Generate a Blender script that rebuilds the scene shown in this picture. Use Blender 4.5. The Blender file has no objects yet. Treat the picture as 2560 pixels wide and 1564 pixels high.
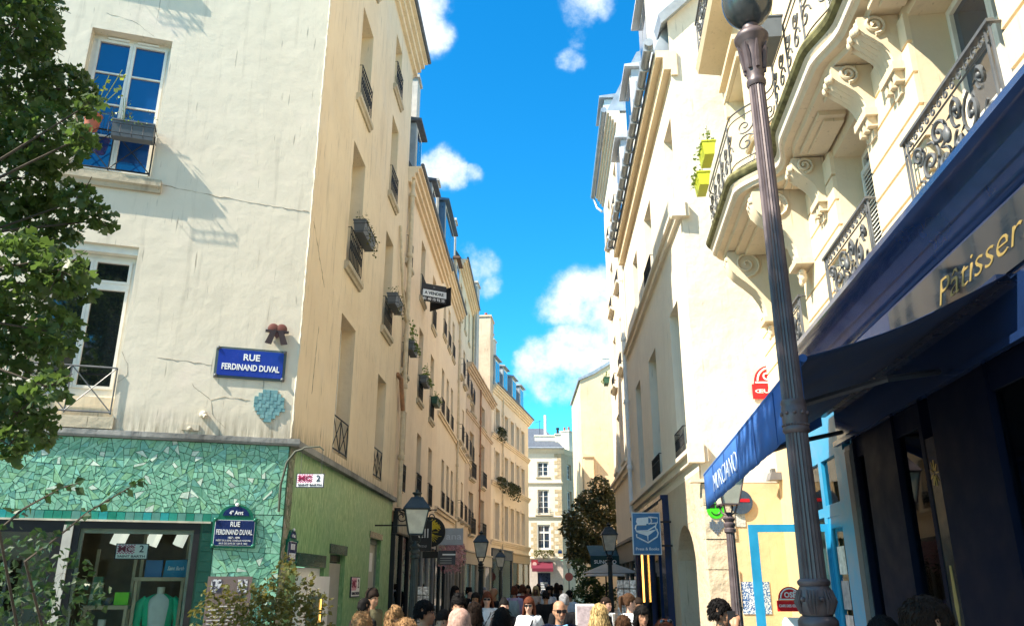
import bpy, bmesh, math, random
from mathutils import Vector, Matrix
random.seed(7)
R = math.radians
sc = bpy.context.scene
COL = sc.collection

# ------------------------------------------------------------------ camera
EYE = 1.75
cam = bpy.data.cameras.new('camera')
cam.sensor_width = 36.0
cam.lens = 28.03
cam.clip_start = 0.05
cam.clip_end = 2000
cam_ob = bpy.data.objects.new('camera', cam)
COL.objects.link(cam_ob)
cam_ob.location = (0, 0, EYE)
cam_ob.rotation_euler = (R(90 + 18.7), 0, 0)
sc.camera = cam_ob

# ------------------------------------------------------------------ sun, sky, exposure
SUN_AZ, SUN_EL = 60.0, 47.0            # direction the light travels to; height of the sun
ld = Vector((math.sin(R(SUN_AZ)) * math.cos(R(SUN_EL)), math.cos(R(SUN_AZ)) * math.cos(R(SUN_EL)), -math.sin(R(SUN_EL))))
sun = bpy.data.lights.new('sun', 'SUN')
sun.energy = 4.9
sun.angle = R(0.5)
sun.color = (1.0, 0.90, 0.75)
sun_ob = bpy.data.objects.new('sun', sun)
COL.objects.link(sun_ob)
sun_ob.rotation_euler = ld.to_track_quat('-Z', 'Y').to_euler()
sun_ob.location = (-20, -10, 40)

sc.view_settings.view_transform = 'Standard'
sc.view_settings.look = 'None'
sc.view_settings.gamma = 1
sc.view_settings.use_curve_mapping = False
sc.view_settings.exposure = 1.30
sc.render.engine = 'CYCLES'
sc.cycles.use_denoising = True
sc.cycles.max_bounces = 8
sc.cycles.diffuse_bounces = 5
sc.cycles.transparent_max_bounces = 12

world = bpy.data.worlds.new('World')
sc.world = world
world.use_nodes = True
wn, wl = world.node_tree.nodes, world.node_tree.links
wn.clear()
sky = wn.new('ShaderNodeTexSky')
sky.sky_type = 'NISHITA'
sky.sun_disc = False
sky.sun_elevation = R(SUN_EL)
sky.sun_rotation = R(SUN_AZ + 180)
sky.altitude = 50
sky.air_density = 1.0
sky.dust_density = 0.2
sky.ozone_density = 3.0
hs = wn.new('ShaderNodeHueSaturation')
hs.inputs['Saturation'].default_value = 1.38
hs.inputs['Value'].default_value = 1.42
wl.new(sky.outputs[0], hs.inputs['Color'])
tint = wn.new('ShaderNodeMix'); tint.data_type = 'RGBA'; tint.blend_type = 'MULTIPLY'
tint.inputs[0].default_value = 1.0
tint.inputs[7].default_value = (0.50, 1.20, 1.10, 1)
wl.new(hs.outputs[0], tint.inputs[6])
tc = wn.new('ShaderNodeTexCoord')
nz = wn.new('ShaderNodeTexNoise'); nz.inputs['Scale'].default_value = 22.0; nz.inputs['Detail'].default_value = 9; nz.inputs['Roughness'].default_value = 0.62
wl.new(tc.outputs['Generated'], nz.inputs['Vector'])
nz2 = wn.new('ShaderNodeTexNoise'); nz2.inputs['Scale'].default_value = 2.2; nz2.inputs['Detail'].default_value = 4
wl.new(tc.outputs['Generated'], nz2.inputs['Vector'])
wz = wn.new('ShaderNodeTexNoise'); wz.inputs['Scale'].default_value = 17.0; wz.inputs['Detail'].default_value = 7; wz.inputs['Roughness'].default_value = .6
wl.new(tc.outputs['Generated'], wz.inputs['Vector'])
wv1 = wn.new('ShaderNodeVectorMath'); wv1.operation = 'SUBTRACT'; wv1.inputs[1].default_value = (.5, .5, .5)
wl.new(wz.outputs['Color'], wv1.inputs[0])
wv2 = wn.new('ShaderNodeVectorMath'); wv2.operation = 'MULTIPLY_ADD'; wv2.inputs[1].default_value = (.034, .034, .030)
wl.new(wv1.outputs[0], wv2.inputs[0]); wl.new(tc.outputs['Generated'], wv2.inputs[2])
wv3 = wn.new('ShaderNodeVectorMath'); wv3.operation = 'NORMALIZE'
wl.new(wv2.outputs[0], wv3.inputs[0])
# cumulus puffs: (direction azimuth, elevation, angular radius, weight)
PUFFS = [(-8.1,39.1,1.67,1.0),(-7.2,37.9,1.35,.95),(-8.7,37.4,1.12,.9),(-6.6,39.5,.97,.8),(5.1,36.2,.74,.7),(5.5,37.5,.62,.55),(6.1,39.3,1.25,.7),(7.5,39.6,.97,.65),
         (-5.6,28.9,1.23,1.0),(-4.6,28.3,.94,.9),(-3.1,28.4,.59,.55),(-2.6,22.0,1.13,.62),(-1.8,20.6,.78,.58),(-3.3,22.8,.74,.5),(5.3,19.6,1.84,1.0),(6.9,20.1,1.48,1.0),(3.6,19.2,1.25,.95),(6.9,18.6,1.63,1.0),(2.5,19.2,.6,.6),
         (5.2,16.0,1.78,1.05),(6.8,16.3,1.78,1.05),(3.5,15.6,1.34,1.0),(1.8,15.5,1.25,.95),(.9,15.8,.66,.7),(2.1,14.0,1.49,.95),(3.9,13.8,1.34,.9),(6.4,14.2,1.48,.95),(1.0,13.9,.74,.7),
         (-60,30,8,.9),(-75,24,6,.8),(-95,40,8,.9),(60,20,5,.9),(70,35,8,.9),(110,25,7,.9),(160,30,8,.9),(-130,20,7,.9),(200,40,7,.8),(40,60,8,.8),(-40,65,7,.8),(180,60,8,.9),(130,55,7,.8),(-150,45,8,.9),(25,28,5,.9),(-25,50,5,.8)]
acc = None
for az, el, rad, wgt in PUFFS:
    d = (math.sin(R(az)) * math.cos(R(el)), math.cos(R(az)) * math.cos(R(el)), math.sin(R(el)))
    dt = wn.new('ShaderNodeVectorMath'); dt.operation = 'DOT_PRODUCT'
    wl.new(wv3.outputs[0], dt.inputs[0]); dt.inputs[1].default_value = d
    mr = wn.new('ShaderNodeMapRange'); mr.interpolation_type = 'SMOOTHSTEP'
    mr.inputs['From Min'].default_value = math.cos(R(rad * 1.7)); mr.inputs['From Max'].default_value = 1.0
    mr.inputs['To Max'].default_value = wgt
    wl.new(dt.outputs['Value'], mr.inputs['Value'])
    if acc is None:
        acc = mr.outputs[0]
    else:
        mx = wn.new('ShaderNodeMath'); mx.operation = 'MAXIMUM'
        wl.new(acc, mx.inputs[0]); wl.new(mr.outputs[0], mx.inputs[1]); acc = mx.outputs[0]
m1 = wn.new('ShaderNodeMath'); m1.operation = 'MULTIPLY_ADD'; m1.inputs[1].default_value = 2.0; m1.inputs[2].default_value = -1.1
wl.new(nz.outputs[0], m1.inputs[0])
gt_ = wn.new('ShaderNodeMath'); gt_.operation = 'MULTIPLY'; gt_.use_clamp = True; gt_.inputs[1].default_value = 3.0
wl.new(acc, gt_.inputs[0])
m2 = wn.new('ShaderNodeMath'); m2.operation = 'MULTIPLY_ADD'
wl.new(m1.outputs[0], m2.inputs[0]); wl.new(gt_.outputs[0], m2.inputs[1]); wl.new(acc, m2.inputs[2])
cm = wn.new('ShaderNodeMapRange'); cm.interpolation_type = 'SMOOTHSTEP'
cm.inputs['From Min'].default_value = 0.05; cm.inputs['From Max'].default_value = 1.05; cm.inputs['To Max'].default_value = .97
wl.new(m2.outputs[0], cm.inputs['Value'])
cr = wn.new('ShaderNodeMix'); cr.data_type = 'RGBA'
cr.inputs[6].default_value = (3.4, 4.7, 5.8, 1); cr.inputs[7].default_value = (6.6, 6.7, 6.7, 1)
cs = wn.new('ShaderNodeMapRange'); cs.inputs['From Min'].default_value = .2; cs.inputs['From Max'].default_value = 1.2
wl.new(m2.outputs[0], cs.inputs['Value']); wl.new(cs.outputs[0], cr.inputs[0])
mixc = wn.new('ShaderNodeMix'); mixc.data_type = 'RGBA'
wl.new(cm.outputs[0], mixc.inputs[0]); wl.new(tint.outputs[2], mixc.inputs[6]); wl.new(cr.outputs[2], mixc.inputs[7])
bg = wn.new('ShaderNodeBackground'); bg.inputs['Strength'].default_value = 0.085
wl.new(mixc.outputs[2], bg.inputs['Color'])
wo = wn.new('ShaderNodeOutputWorld')
wl.new(bg.outputs[0], wo.inputs['Surface'])
# ------------------------------------------------------------------ helpers
ROOTS = {}

def frame(o, az, z=0.0):
    """wall frame: x to the right seen from outside, y into the wall, z up; az = bearing of x from +Y"""
    return Matrix.Translation((o[0], o[1], z)) @ Matrix.Rotation(R(90 - az), 4, 'Z')

FA = frame((-3.33, 12.0), 72.6)        # sunlit flank of the corner house
FS = frame((-3.33, 12.0), 2.0)         # left side of the lane
F5 = frame((-2.35, 40.0), 6.0)
F6 = frame((-1.30, 50.0), 12.0)
FB = frame((4.58, 13.1), 186.0)        # balcony house
BIG = Matrix.Scale(1.084, 4)           # the white house has taller storeys and a sunken plinth
FW = frame((4.965, 14.2), 90.0, -.147) @ BIG         # white flank facing the camera
FC = frame((3.328, 14.2), 182.3, -.147) @ BIG        # right side of the lane
FE = frame((4.4, 72.0), 90.0)
FF = frame((5.0, 60.0), 90.0)

class MB:
    def __init__(s, T=None):
        s.v = []; s.f = []; s.T = T.copy() if T is not None else Matrix()
    def add(s, vs, fs):
        b = len(s.v); T = s.T
        s.v += [T @ Vector(p) for p in vs]
        s.f += [tuple(b + i for i in f) for f in fs]
        return s
    def box(s, x0, x1, y0, y1, z0, z1):
        if x0 > x1: x0, x1 = x1, x0
        if y0 > y1: y0, y1 = y1, y0
        if z0 > z1: z0, z1 = z1, z0
        return s.add([(x0,y0,z0),(x1,y0,z0),(x1,y1,z0),(x0,y1,z0),(x0,y0,z1),(x1,y0,z1),(x1,y1,z1),(x0,y1,z1)],
                     [(0,3,2,1),(4,5,6,7),(0,1,5,4),(1,2,6,5),(2,3,7,6),(3,0,4,7)])
    def prism(s, pts, a0, a1, axis='y'):
        """polygon extruded: axis y: pts=(x,z); axis x: pts=(y,z); axis z: pts=(x,y)"""
        n = len(pts)
        def P(p, a):
            return (p[0], a, p[1]) if axis == 'y' else ((a, p[0], p[1]) if axis == 'x' else (p[0], p[1], a))
        vs = [P(p, a0) for p in pts] + [P(p, a1) for p in pts]
        fs = [tuple(range(n)), tuple(range(2*n-1, n-1, -1))] + [((i+1) % n, i, n+i, n+(i+1) % n) for i in range(n)]
        return s.add(vs, fs)
    def tube(s, pts, r, n=6, cap=True):
        pts = [Vector(p) for p in pts]; m = len(pts)
        rs = r if isinstance(r, (list, tuple)) else [r]*m
        vs = []; up = None
        for i, p in enumerate(pts):
            t = (pts[min(i+1, m-1)] - pts[max(i-1, 0)])
            if t.length < 1e-9: t = Vector((0,0,1))
            t.normalize()
            if up is None:
                up = Vector((0,0,1)) if abs(t.z) < .9 else Vector((1,0,0))
            a = t.cross(up)
            if a.length < 1e-6: a = t.cross(Vector((1,0.3,0)))
            a.normalize(); b = a.cross(t).normalized(); up = b
            for k in range(n):
                q = 2*math.pi*k/n
                vs.append(p + a*(rs[i]*math.cos(q)) + b*(rs[i]*math.sin(q)))
        fs = []
        for i in range(m-1):
            for k in range(n):
                k2 = (k+1) % n
                fs.append((i*n+k, i*n+k2, (i+1)*n+k2, (i+1)*n+k))
        if cap:
            fs.append(tuple(range(n-1, -1, -1))); fs.append(tuple((m-1)*n+k for k in range(n)))
        return s.add(vs, fs)
    def lathe(s, prof, n=16, c=(0,0), flute=None):
        vs = []; fs = []; m = len(prof)
        for (r, z) in prof:
            for k in range(n):
                q = 2*math.pi*k/n
                rr = r if flute is None else r*flute(k, z)
                vs.append((c[0]+rr*math.cos(q), c[1]+rr*math.sin(q), z))
        for i in range(m-1):
            for k in range(n):
                k2 = (k+1) % n
                fs.append((i*n+k, i*n+k2, (i+1)*n+k2, (i+1)*n+k))
        fs.append(tuple(range(n-1, -1, -1))); fs.append(tuple((m-1)*n+k for k in range(n)))
        return s.add(vs, fs)
    def frustum(s, a, b, z0, z1, c=(0,0), n=4, rot=math.pi/4):
        k = math.sqrt(2) if n == 4 else 1
        vs = [(c[0]+r*k*math.cos(rot+2*math.pi*i/n), c[1]+r*k*math.sin(rot+2*math.pi*i/n), z) for r, z in ((a, z0), (b, z1)) for i in range(n)]
        fs = [tuple(range(n-1,-1,-1)), tuple(range(n, 2*n))] + [(i, (i+1) % n, n+(i+1) % n, n+i) for i in range(n)]
        return s.add(vs, fs)
    def ball(s, c, r, nu=10, nv=7, sc3=(1,1,1)):
        vs = [(c[0], c[1], c[2]-r*sc3[2])]
        for j in range(1, nv):
            t = math.pi*j/nv
            for i in range(nu):
                q = 2*math.pi*i/nu
                vs.append((c[0]+r*sc3[0]*math.sin(t)*math.cos(q), c[1]+r*sc3[1]*math.sin(t)*math.sin(q), c[2]-r*sc3[2]*math.cos(t)))
        vs.append((c[0], c[1], c[2]+r*sc3[2])); L = len(vs)-1
        fs = [(0, 1+(i+1) % nu, 1+i) for i in range(nu)]
        for j in range(nv-2):
            for i in range(nu):
                a = 1+j*nu; fs.append((a+i, a+(i+1) % nu, a+nu+(i+1) % nu, a+nu+i))
        a = 1+(nv-2)*nu
        fs += [(a+i, a+(i+1) % nu, L) for i in range(nu)]
        return s.add(vs, fs)
    def wall(s, x0, x1, z0, z1, ops=(), d=.28, y=0.0, core=None):
        """front sheet at y with real openings and reveals; core = depth of the solid mass behind"""
        xs = sorted({x0, x1} | {v for o in ops for v in o[:2] if x0 < v < x1})
        zs = sorted({z0, z1} | {v for o in ops for v in o[2:4] if z0 < v < z1})
        for i in range(len(xs)-1):
            for j in range(len(zs)-1):
                a, b, c, e = xs[i], xs[i+1], zs[j], zs[j+1]
                mx, mz = (a+b)/2, (c+e)/2
                if any(o[0] < mx < o[1] and o[2] < mz < o[3] for o in ops): continue
                s.add([(a,y,c),(b,y,c),(b,y,e),(a,y,e)], [(0,1,2,3)])
        for o in ops:
            a, b, c, e = o[:4]; D = y + (o[4] if len(o) > 4 else d)
            s.add([(a,y,c),(a,y,e),(a,D,e),(a,D,c)], [(0,1,2,3)])
            s.add([(b,y,c),(b,D,c),(b,D,e),(b,y,e)], [(0,1,2,3)])
            s.add([(a,y,e),(b,y,e),(b,D,e),(a,D,e)], [(0,1,2,3)])
            s.add([(a,y,c),(a,D,c),(b,D,c),(b,y,c)], [(0,1,2,3)])
        if core:
            s.add([(x0,y,z0),(x0,y,z1),(x0,core,z1),(x0,core,z0)], [(0,1,2,3)])
            s.add([(x1,y,z0),(x1,core,z0),(x1,core,z1),(x1,y,z1)], [(0,1,2,3)])
            s.add([(x0,y,z1),(x1,y,z1),(x1,core,z1),(x0,core,z1)], [(0,1,2,3)])
            s.add([(x0,core,z0),(x0,core,z1),(x1,core,z1),(x1,core,z0)], [(0,1,2,3)])
        return s

def mesh_of(name, mb, inv=None, smooth=False, fix=True):
    me = bpy.data.meshes.new(name)
    vs = [inv @ p for p in mb.v] if inv is not None else mb.v
    me.from_pydata([tuple(p) for p in vs], [], mb.f)
    if fix:
        b = bmesh.new(); b.from_mesh(me); bmesh.ops.recalc_face_normals(b, faces=b.faces); b.to_mesh(me); b.free()
    if smooth:
        for p in me.polygons: p.use_smooth = True
        try: me.set_sharp_from_angle(angle=R(smooth if smooth > 1 else 40))
        except Exception: pass
    me.update()
    return me

def root_of(o):
    while o.parent: o = o.parent
    return o

def obj(name, mb, m, parent=None, smooth=False, fix=True, label=None, kind=None):
    """ONE mesh object; vertices come in world metres and are stored relative to the thing's base"""
    if parent is not None:
        rt = root_of(parent); inv = ROOTS[rt.name]
        me = mesh_of(name, mb, inv, smooth, fix)
        o = bpy.data.objects.new(name, me); COL.objects.link(o); o.parent = parent
        if parent.name in OFFS:      # parent mesh carries its own location
            pass
    else:
        xs = [p.x for p in mb.v]; ys = [p.y for p in mb.v]; zs = [p.z for p in mb.v]
        base = Matrix.Translation(((min(xs)+max(xs))/2, (min(ys)+max(ys))/2, min(zs)))
        me = mesh_of(name, mb, base.inverted(), smooth, fix)
        o = bpy.data.objects.new(name, me); COL.objects.link(o); o.matrix_world = base
        ROOTS[o.name] = base.inverted()
    if isinstance(m, (list, tuple)):
        for k in m: me.materials.append(k)
    else:
        me.materials.append(m)
    if label: o['label'] = label
    if kind: o['kind'] = kind
    return o
OFFS = {}

def thing(name, label, cat, M, group=None, kind=None):
    o = bpy.data.objects.new(name, None); COL.objects.link(o)
    o.empty_display_size = .2
    o.matrix_world = M; ROOTS[o.name] = M.inverted()
    o['label'] = label; o['category'] = cat
    if group: o['group'] = group
    if kind: o['kind'] = kind
    return o

def tag(o, label, cat, group=None, kind=None):
    o['label'] = label; o['category'] = cat
    if group: o['group'] = group
    if kind: o['kind'] = kind
    return o

# ------------------------------------------------------------------ materials
def newmat(name):
    m = bpy.data.materials.new(name); m.use_nodes = True
    nt = m.node_tree; b = nt.nodes['Principled BSDF']
    return m, nt, b

def coords(nt, sc3=(1,1,1), kind='Object'):
    t = nt.nodes.new('ShaderNodeTexCoord'); mp = nt.nodes.new('ShaderNodeMapping')
    mp.inputs['Scale'].default_value = sc3
    nt.links.new(t.outputs[kind], mp.inputs[0]); return mp.outputs[0]

def noise(nt, vec, scale, detail=4, rough=.55):
    n = nt.nodes.new('ShaderNodeTexNoise'); n.inputs['Scale'].default_value = scale
    n.inputs['Detail'].default_value = detail; n.inputs['Roughness'].default_value = rough
    nt.links.new(vec, n.inputs['Vector']); return n.outputs[0]

def ramp(nt, fac, lo, hi, a=0., b=1.):
    r = nt.nodes.new('ShaderNodeMapRange'); r.inputs['From Min'].default_value = lo; r.inputs['From Max'].default_value = hi
    r.inputs['To Min'].default_value = a; r.inputs['To Max'].default_value = b
    nt.links.new(fac, r.inputs['Value']); return r.outputs[0]

def mixc2(nt, fac, a, b, mode='MIX'):
    x = nt.nodes.new('ShaderNodeMix'); x.data_type = 'RGBA'; x.blend_type = mode
    if isinstance(fac, float): x.inputs[0].default_value = fac
    else: nt.links.new(fac, x.inputs[0])
    for i, c in ((6, a), (7, b)):
        if isinstance(c, tuple): x.inputs[i].default_value = (*c[:3], 1)
        else: nt.links.new(c, x.inputs[i])
    return x.outputs[2]

def bump(nt, b, h, strength=.3, dist=.01, prev=None):
    n = nt.nodes.new('ShaderNodeBump'); n.inputs['Strength'].default_value = strength; n.inputs['Distance'].default_value = dist
    nt.links.new(h, n.inputs['Height'])
    if prev is not None: nt.links.new(prev, n.inputs['Normal'])
    nt.links.new(n.outputs[0], b.inputs['Normal']); return n.outputs[0]

def plain(name, col, rough=.6, metal=0., var=.12, vs=6., bmp=0., bs=60., spec=.4, coat=0.):
    m, nt, b = newmat(name)
    v = coords(nt); n = noise(nt, v, vs, 4)
    lo = tuple(c*(1-var) for c in col); hi = tuple(min(1, c*(1+var)) for c in col)
    nt.links.new(mixc2(nt, ramp(nt, n, .3, .7), lo, hi), b.inputs['Base Color'])
    nt.links.new(ramp(nt, n, .3, .7, max(.02, rough-.08), min(1, rough+.08)), b.inputs['Roughness'])
    b.inputs['Metallic'].default_value = metal
    b.inputs['Specular IOR Level'].default_value = spec
    b.inputs['Coat Weight'].default_value = coat
    if bmp: bump(nt, b, noise(nt, v, bs, 3), bmp, .004)
    return m

def plaster(name, col, dirt, streak=.35, blotch=.4, bmp=.35, grain=55., patch=None, foot=None):
    m, nt, b = newmat(name)
    v = coords(nt); vs = coords(nt, (7, 7, .55)); vs2 = coords(nt, (22, 22, 1.6))
    big = noise(nt, v, .55, 6, .6); mid = noise(nt, v, 2.6, 6, .62)
    c = mixc2(nt, ramp(nt, big, .35, .72, 0, blotch), col, dirt)
    if patch: c = mixc2(nt, ramp(nt, noise(nt, v, .9, 3), .58, .72, 0, .5), c, patch)
    st = ramp(nt, noise(nt, vs, 1.0, 6, .62), .55, .8, 0, streak)
    c = mixc2(nt, st, c, tuple(k*.45 for k in dirt))
    fs = ramp(nt, noise(nt, vs2, 1.0, 3, .5), .655, .73, 0, min(.9, streak*1.5))
    c = mixc2(nt, fs, c, tuple(k*.3 for k in dirt))
    c = mixc2(nt, ramp(nt, mid, .3, .75, 0, .22), c, tuple(k*.72 for k in col))
    if foot:     # splash-back grime above a ledge at height foot
        sp = nt.nodes.new('ShaderNodeSeparateXYZ'); nt.links.new(v, sp.inputs[0])
        hh = ramp(nt, sp.outputs['Z'], foot, foot+.42, 1., 0.)
        mu = nt.nodes.new('ShaderNodeMath'); mu.operation = 'MULTIPLY'; nt.links.new(hh, mu.inputs[0]); nt.links.new(ramp(nt, noise(nt, vs, 2.2, 5, .7), .38, .7), mu.inputs[1])
        c = mixc2(nt, mu.outputs[0], c, (.16,.13,.08))
    nt.links.new(c, b.inputs['Base Color'])
    b.inputs['Roughness'].default_value = .9
    b.inputs['Specular IOR Level'].default_value = .15
    p = bump(nt, b, noise(nt, v, grain, 3), bmp*.5, .006)
    bump(nt, b, noise(nt, v, 3.2, 5), bmp, .05, p)
    return m

def glass_mat(name, col=(.02,.03,.04), rough=.03):
    m, nt, b = newmat(name)
    b.inputs['Base Color'].default_value = (*col, 1); b.inputs['Roughness'].default_value = rough
    b.inputs['Specular IOR Level'].default_value = .9; b.inputs['IOR'].default_value = 1.6
    b.inputs['Coat Weight'].default_value = .4; b.inputs['Coat Roughness'].default_value = .02
    v = coords(nt); bump(nt, b, noise(nt, v, 1.6, 2), .04, .02)
    return m

def clear_glass(name, tint=(.9,.97,.95), refl=.0):
    m, nt, b = newmat(name); nt.nodes.remove(b)
    t = nt.nodes.new('ShaderNodeBsdfTransparent'); t.inputs[0].default_value = (*tint, 1)
    g = nt.nodes.new('ShaderNodeBsdfGlossy'); g.inputs['Roughness'].default_value = .02
    f = nt.nodes.new('ShaderNodeFresnel'); f.inputs[0].default_value = 1.33
    a = nt.nodes.new('ShaderNodeMath'); a.operation = 'ADD'; a.inputs[1].default_value = refl
    nt.links.new(f.outputs[0], a.inputs[0])
    x = nt.nodes.new('ShaderNodeMixShader'); nt.links.new(a.outputs[0], x.inputs[0])
    nt.links.new(t.outputs[0], x.inputs[1]); nt.links.new(g.outputs[0], x.inputs[2])
    nt.links.new(x.outputs[0], nt.nodes['Material Output'].inputs[0]); return m

def emit(name, col, s):
    m, nt, b = newmat(name)
    b.inputs['Base Color'].default_value = (*col, 1); b.inputs['Emission Color'].default_value = (*col, 1)
    b.inputs['Emission Strength'].default_value = s; return m

def leaf_mat(name, a, b2, trans=.35, rough=.45):
    m, nt, b = newmat(name)
    g = nt.nodes.new('ShaderNodeNewGeometry'); v = coords(nt)
    w = nt.nodes.new('ShaderNodeTexWhiteNoise'); w.noise_dimensions = '1D'
    nt.links.new(g.outputs['Random Per Island'], w.inputs['W'])
    f = ramp(nt, noise(nt, v, 1.4, 3), .3, .7)
    c = mixc2(nt, w.outputs['Value'], mixc2(nt, f, a, b2), mixc2(nt, f, b2, tuple(k*.6 for k in a)))
    nt.links.new(c, b.inputs['Base Color']); b.inputs['Roughness'].default_value = rough
    tr = nt.nodes.new('ShaderNodeBsdfTranslucent'); nt.links.new(mixc2(nt, .5, c, tuple(min(1,k*2.2) for k in b2)), tr.inputs[0])
    x = nt.nodes.new('ShaderNodeMixShader'); x.inputs[0].default_value = trans
    nt.links.new(b.outputs[0], x.inputs[1]); nt.links.new(tr.outputs[0], x.inputs[2])
    nt.links.new(x.outputs[0], nt.nodes['Material Output'].inputs[0]); return m

M = {}
M['flank'] = plaster('flank_plaster', (.73,.66,.53), (.58,.51,.39), .45, .4, .22, foot=3.8, patch=(.80,.68,.58))
M['street_plaster'] = plaster('street_plaster', (.84,.70,.49), (.66,.52,.34), .5, .6, .3, foot=3.8, patch=(.72,.62,.48))
M['cream2'] = plaster('cream_plaster', (.86,.70,.50), (.63,.48,.33), .46, .5, .35)
M['cream3'] = plaster('pale_plaster', (.86,.71,.51), (.64,.50,.35), .32, .4, .25)
M['cream4'] = plaster('sandy_plaster', (.84,.70,.50), (.60,.48,.34), .5, .5, .35)
M['worn'] = plaster('worn_plaster', (.68,.54,.39), (.42,.31,.22), .6, .7, .5, patch=(.52,.44,.34))
M['cream6'] = plaster('cream_stucco', (.84,.71,.52), (.63,.51,.37), .35, .45, .25)
M['white_wall'] = plaster('white_render', (.84,.78,.66), (.50,.46,.38), .25, .55, .6, 40.)
M['c_wall'] = plaster('pale_render', (.85,.76,.61), (.62,.54,.43), .28, .4, .3)
M['tan_base'] = plaster('tan_render', (.76,.55,.31), (.60,.44,.27), .15, .3, .4)
M['gable'] = plaster('ochre_gable', (.82,.66,.43), (.58,.45,.29), .5, .7, .4)
M['stone'] = plaster('limestone', (.84,.70,.48), (.64,.51,.34), .14, .35, .3, 30.)
M['carved'] = plaster('carved_limestone', (.76,.64,.45), (.50,.40,.27), .25, .5, .3, 30.)
M['ashlar'] = plaster('worn_ashlar', (.66,.55,.40), (.42,.34,.25), .35, .6, 1.2, 18.)
M['end_wall'] = plaster('end_house_render', (.80,.73,.60), (.6,.53,.42), .25, .4, .3)
M['zinc'] = plain('zinc', (.34,.38,.42), .45, .35, .18, 3, .15)
M['slate'] = plain('slate', (.10,.115,.14), .6, 0, .35, 8, .4, 30)
M['chimney'] = plaster('chimney_render', (.56,.53,.48), (.34,.32,.29), .6, .8, .5)
M['pot'] = plain('terracotta', (.42,.13,.08), .8)
M['ledge'] = plaster('stained_ledge', (.36,.36,.34), (.06,.06,.055), .9, 1.0, .8)
M['moss'] = plain('mossy_stone', (.15,.14,.06), .95, 0, .55, 9, .9, 70)
M['sill'] = plaster('sill_stone', (.60,.52,.38), (.30,.25,.18), .6, .7, .6)
M['frame_white'] = plain('white_window_paint', (.74,.71,.62), .5, 0, .08)
M['frame_bright'] = plain('bright_window_paint', (.80,.80,.78), .45, 0, .05)
M['iron'] = plain('black_iron', (.018,.02,.024), .5, .2, .3)
M['iron_grey'] = plain('grey_painted_iron', (.115,.12,.125), .45, .2, .25)
M['pane'] = glass_mat('window_glass', (.012,.03,.06))
M['pane_blue'] = glass_mat('sky_tinted_glass', (.006,.045,.16))  # blue of the reflected sky put into the base colour
M['pane_dark'] = glass_mat('dark_glass', (.008,.011,.013))
M['pane_curtain'] = glass_mat('curtained_glass', (.30,.28,.23), .12)
M['pane_half'] = glass_mat('dim_glass', (.07,.07,.065), .06)
M['shop_glass'] = clear_glass('shop_glass')
M['lamp_iron'] = plain('lamp_iron_green_black', (.035,.048,.05), .42, .3, .3, 9, .1)
M['lamp_violet'] = plain('lamp_iron_violet_brown', (.105,.080,.084), .45, .25, .25, 9, .12, 40, .5)
M['lamp_glass'] = plain('milky_lantern_glass', (.62,.60,.48), .25, 0, .1)
M['shutter'] = plain('grey_white_shutter', (.62,.63,.60), .55, 0, .06)
M['pipe'] = plain('painted_pipe', (.60,.50,.34), .6, 0, .18)
M['pipe_rust'] = plain('rusty_pipe', (.36,.19,.10), .8, 0, .3)
M['black'] = plain('black_paint', (.012,.012,.014), .4)
M['navy'] = plain('navy_paint', (.010,.020,.055), .3, 0, .2)
M['navy_gloss'] = plain('navy_gloss_paint', (.012,.030,.095), .18, 0, .15, 4, 0, 60, .6, .3)
M['blue_paint'] = plain('sky_blue_paint', (.02,.27,.50), .4, 0, .1)
M['awning'] = plain('blue_awning_cloth', (.030,.115,.36), .75, 0, .18, 3, .15, 220)
M['white'] = plain('white_enamel', (.82,.82,.80), .35, 0, .02)
M['sign_blue'] = plain('blue_enamel', (.012,.035,.30), .22, 0, .1, 4, 0, 60, .6)
M['sign_navy'] = plain('navy_enamel', (.010,.022,.10), .25, 0, .1)
M['sign_green'] = plain('green_enamel', (.008,.13,.075), .28, 0, .1)
M['gold'] = plain('gold_leaf_paint', (.40,.28,.09), .4, .3, .1)
M['red'] = plain('red_sign_paint', (.66,.012,.02), .35, 0, .04)
M['magenta'] = plain('magenta_print', (.22,.008,.05), .5, 0, .05)
M['pink_check'] = plain('pink_check_print', (.55,.08,.22), .5, 0, .05)
M['grout'] = plain('dark_grout', (.05,.10,.07), .9)
M['wood'] = plain('pale_wood', (.45,.34,.22), .6, 0, .2)
M['lime'] = plain('lime_plastic', (.46,.50,.03), .5, 0, .1)
M['grey_plastic'] = plain('grey_planter_plastic', (.10,.115,.125), .55, 0, .15)
M['leaf'] = leaf_mat('tree_leaf', (.035,.078,.015), (.08,.13,.025), .40)
M['leaf_bush'] = leaf_mat('bush_leaf', (.06,.11,.02), (.15,.12,.025))
M['leaf_plant'] = leaf_mat('plant_leaf', (.05,.12,.02), (.16,.22,.03))
M['leaf_far'] = leaf_mat('far_tree_leaf', (.05,.09,.025), (.12,.10,.04), .35)
M['leaf_dark'] = leaf_mat('shop_garland_leaf', (.03,.045,.015), (.06,.07,.02), .2)
M['blossom'] = leaf_mat('pink_blossom', (.42,.17,.20), (.55,.32,.32), .2)
M['bark'] = plain('bark', (.07,.055,.04), .9, 0, .35, 12, .8, 30)

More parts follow.
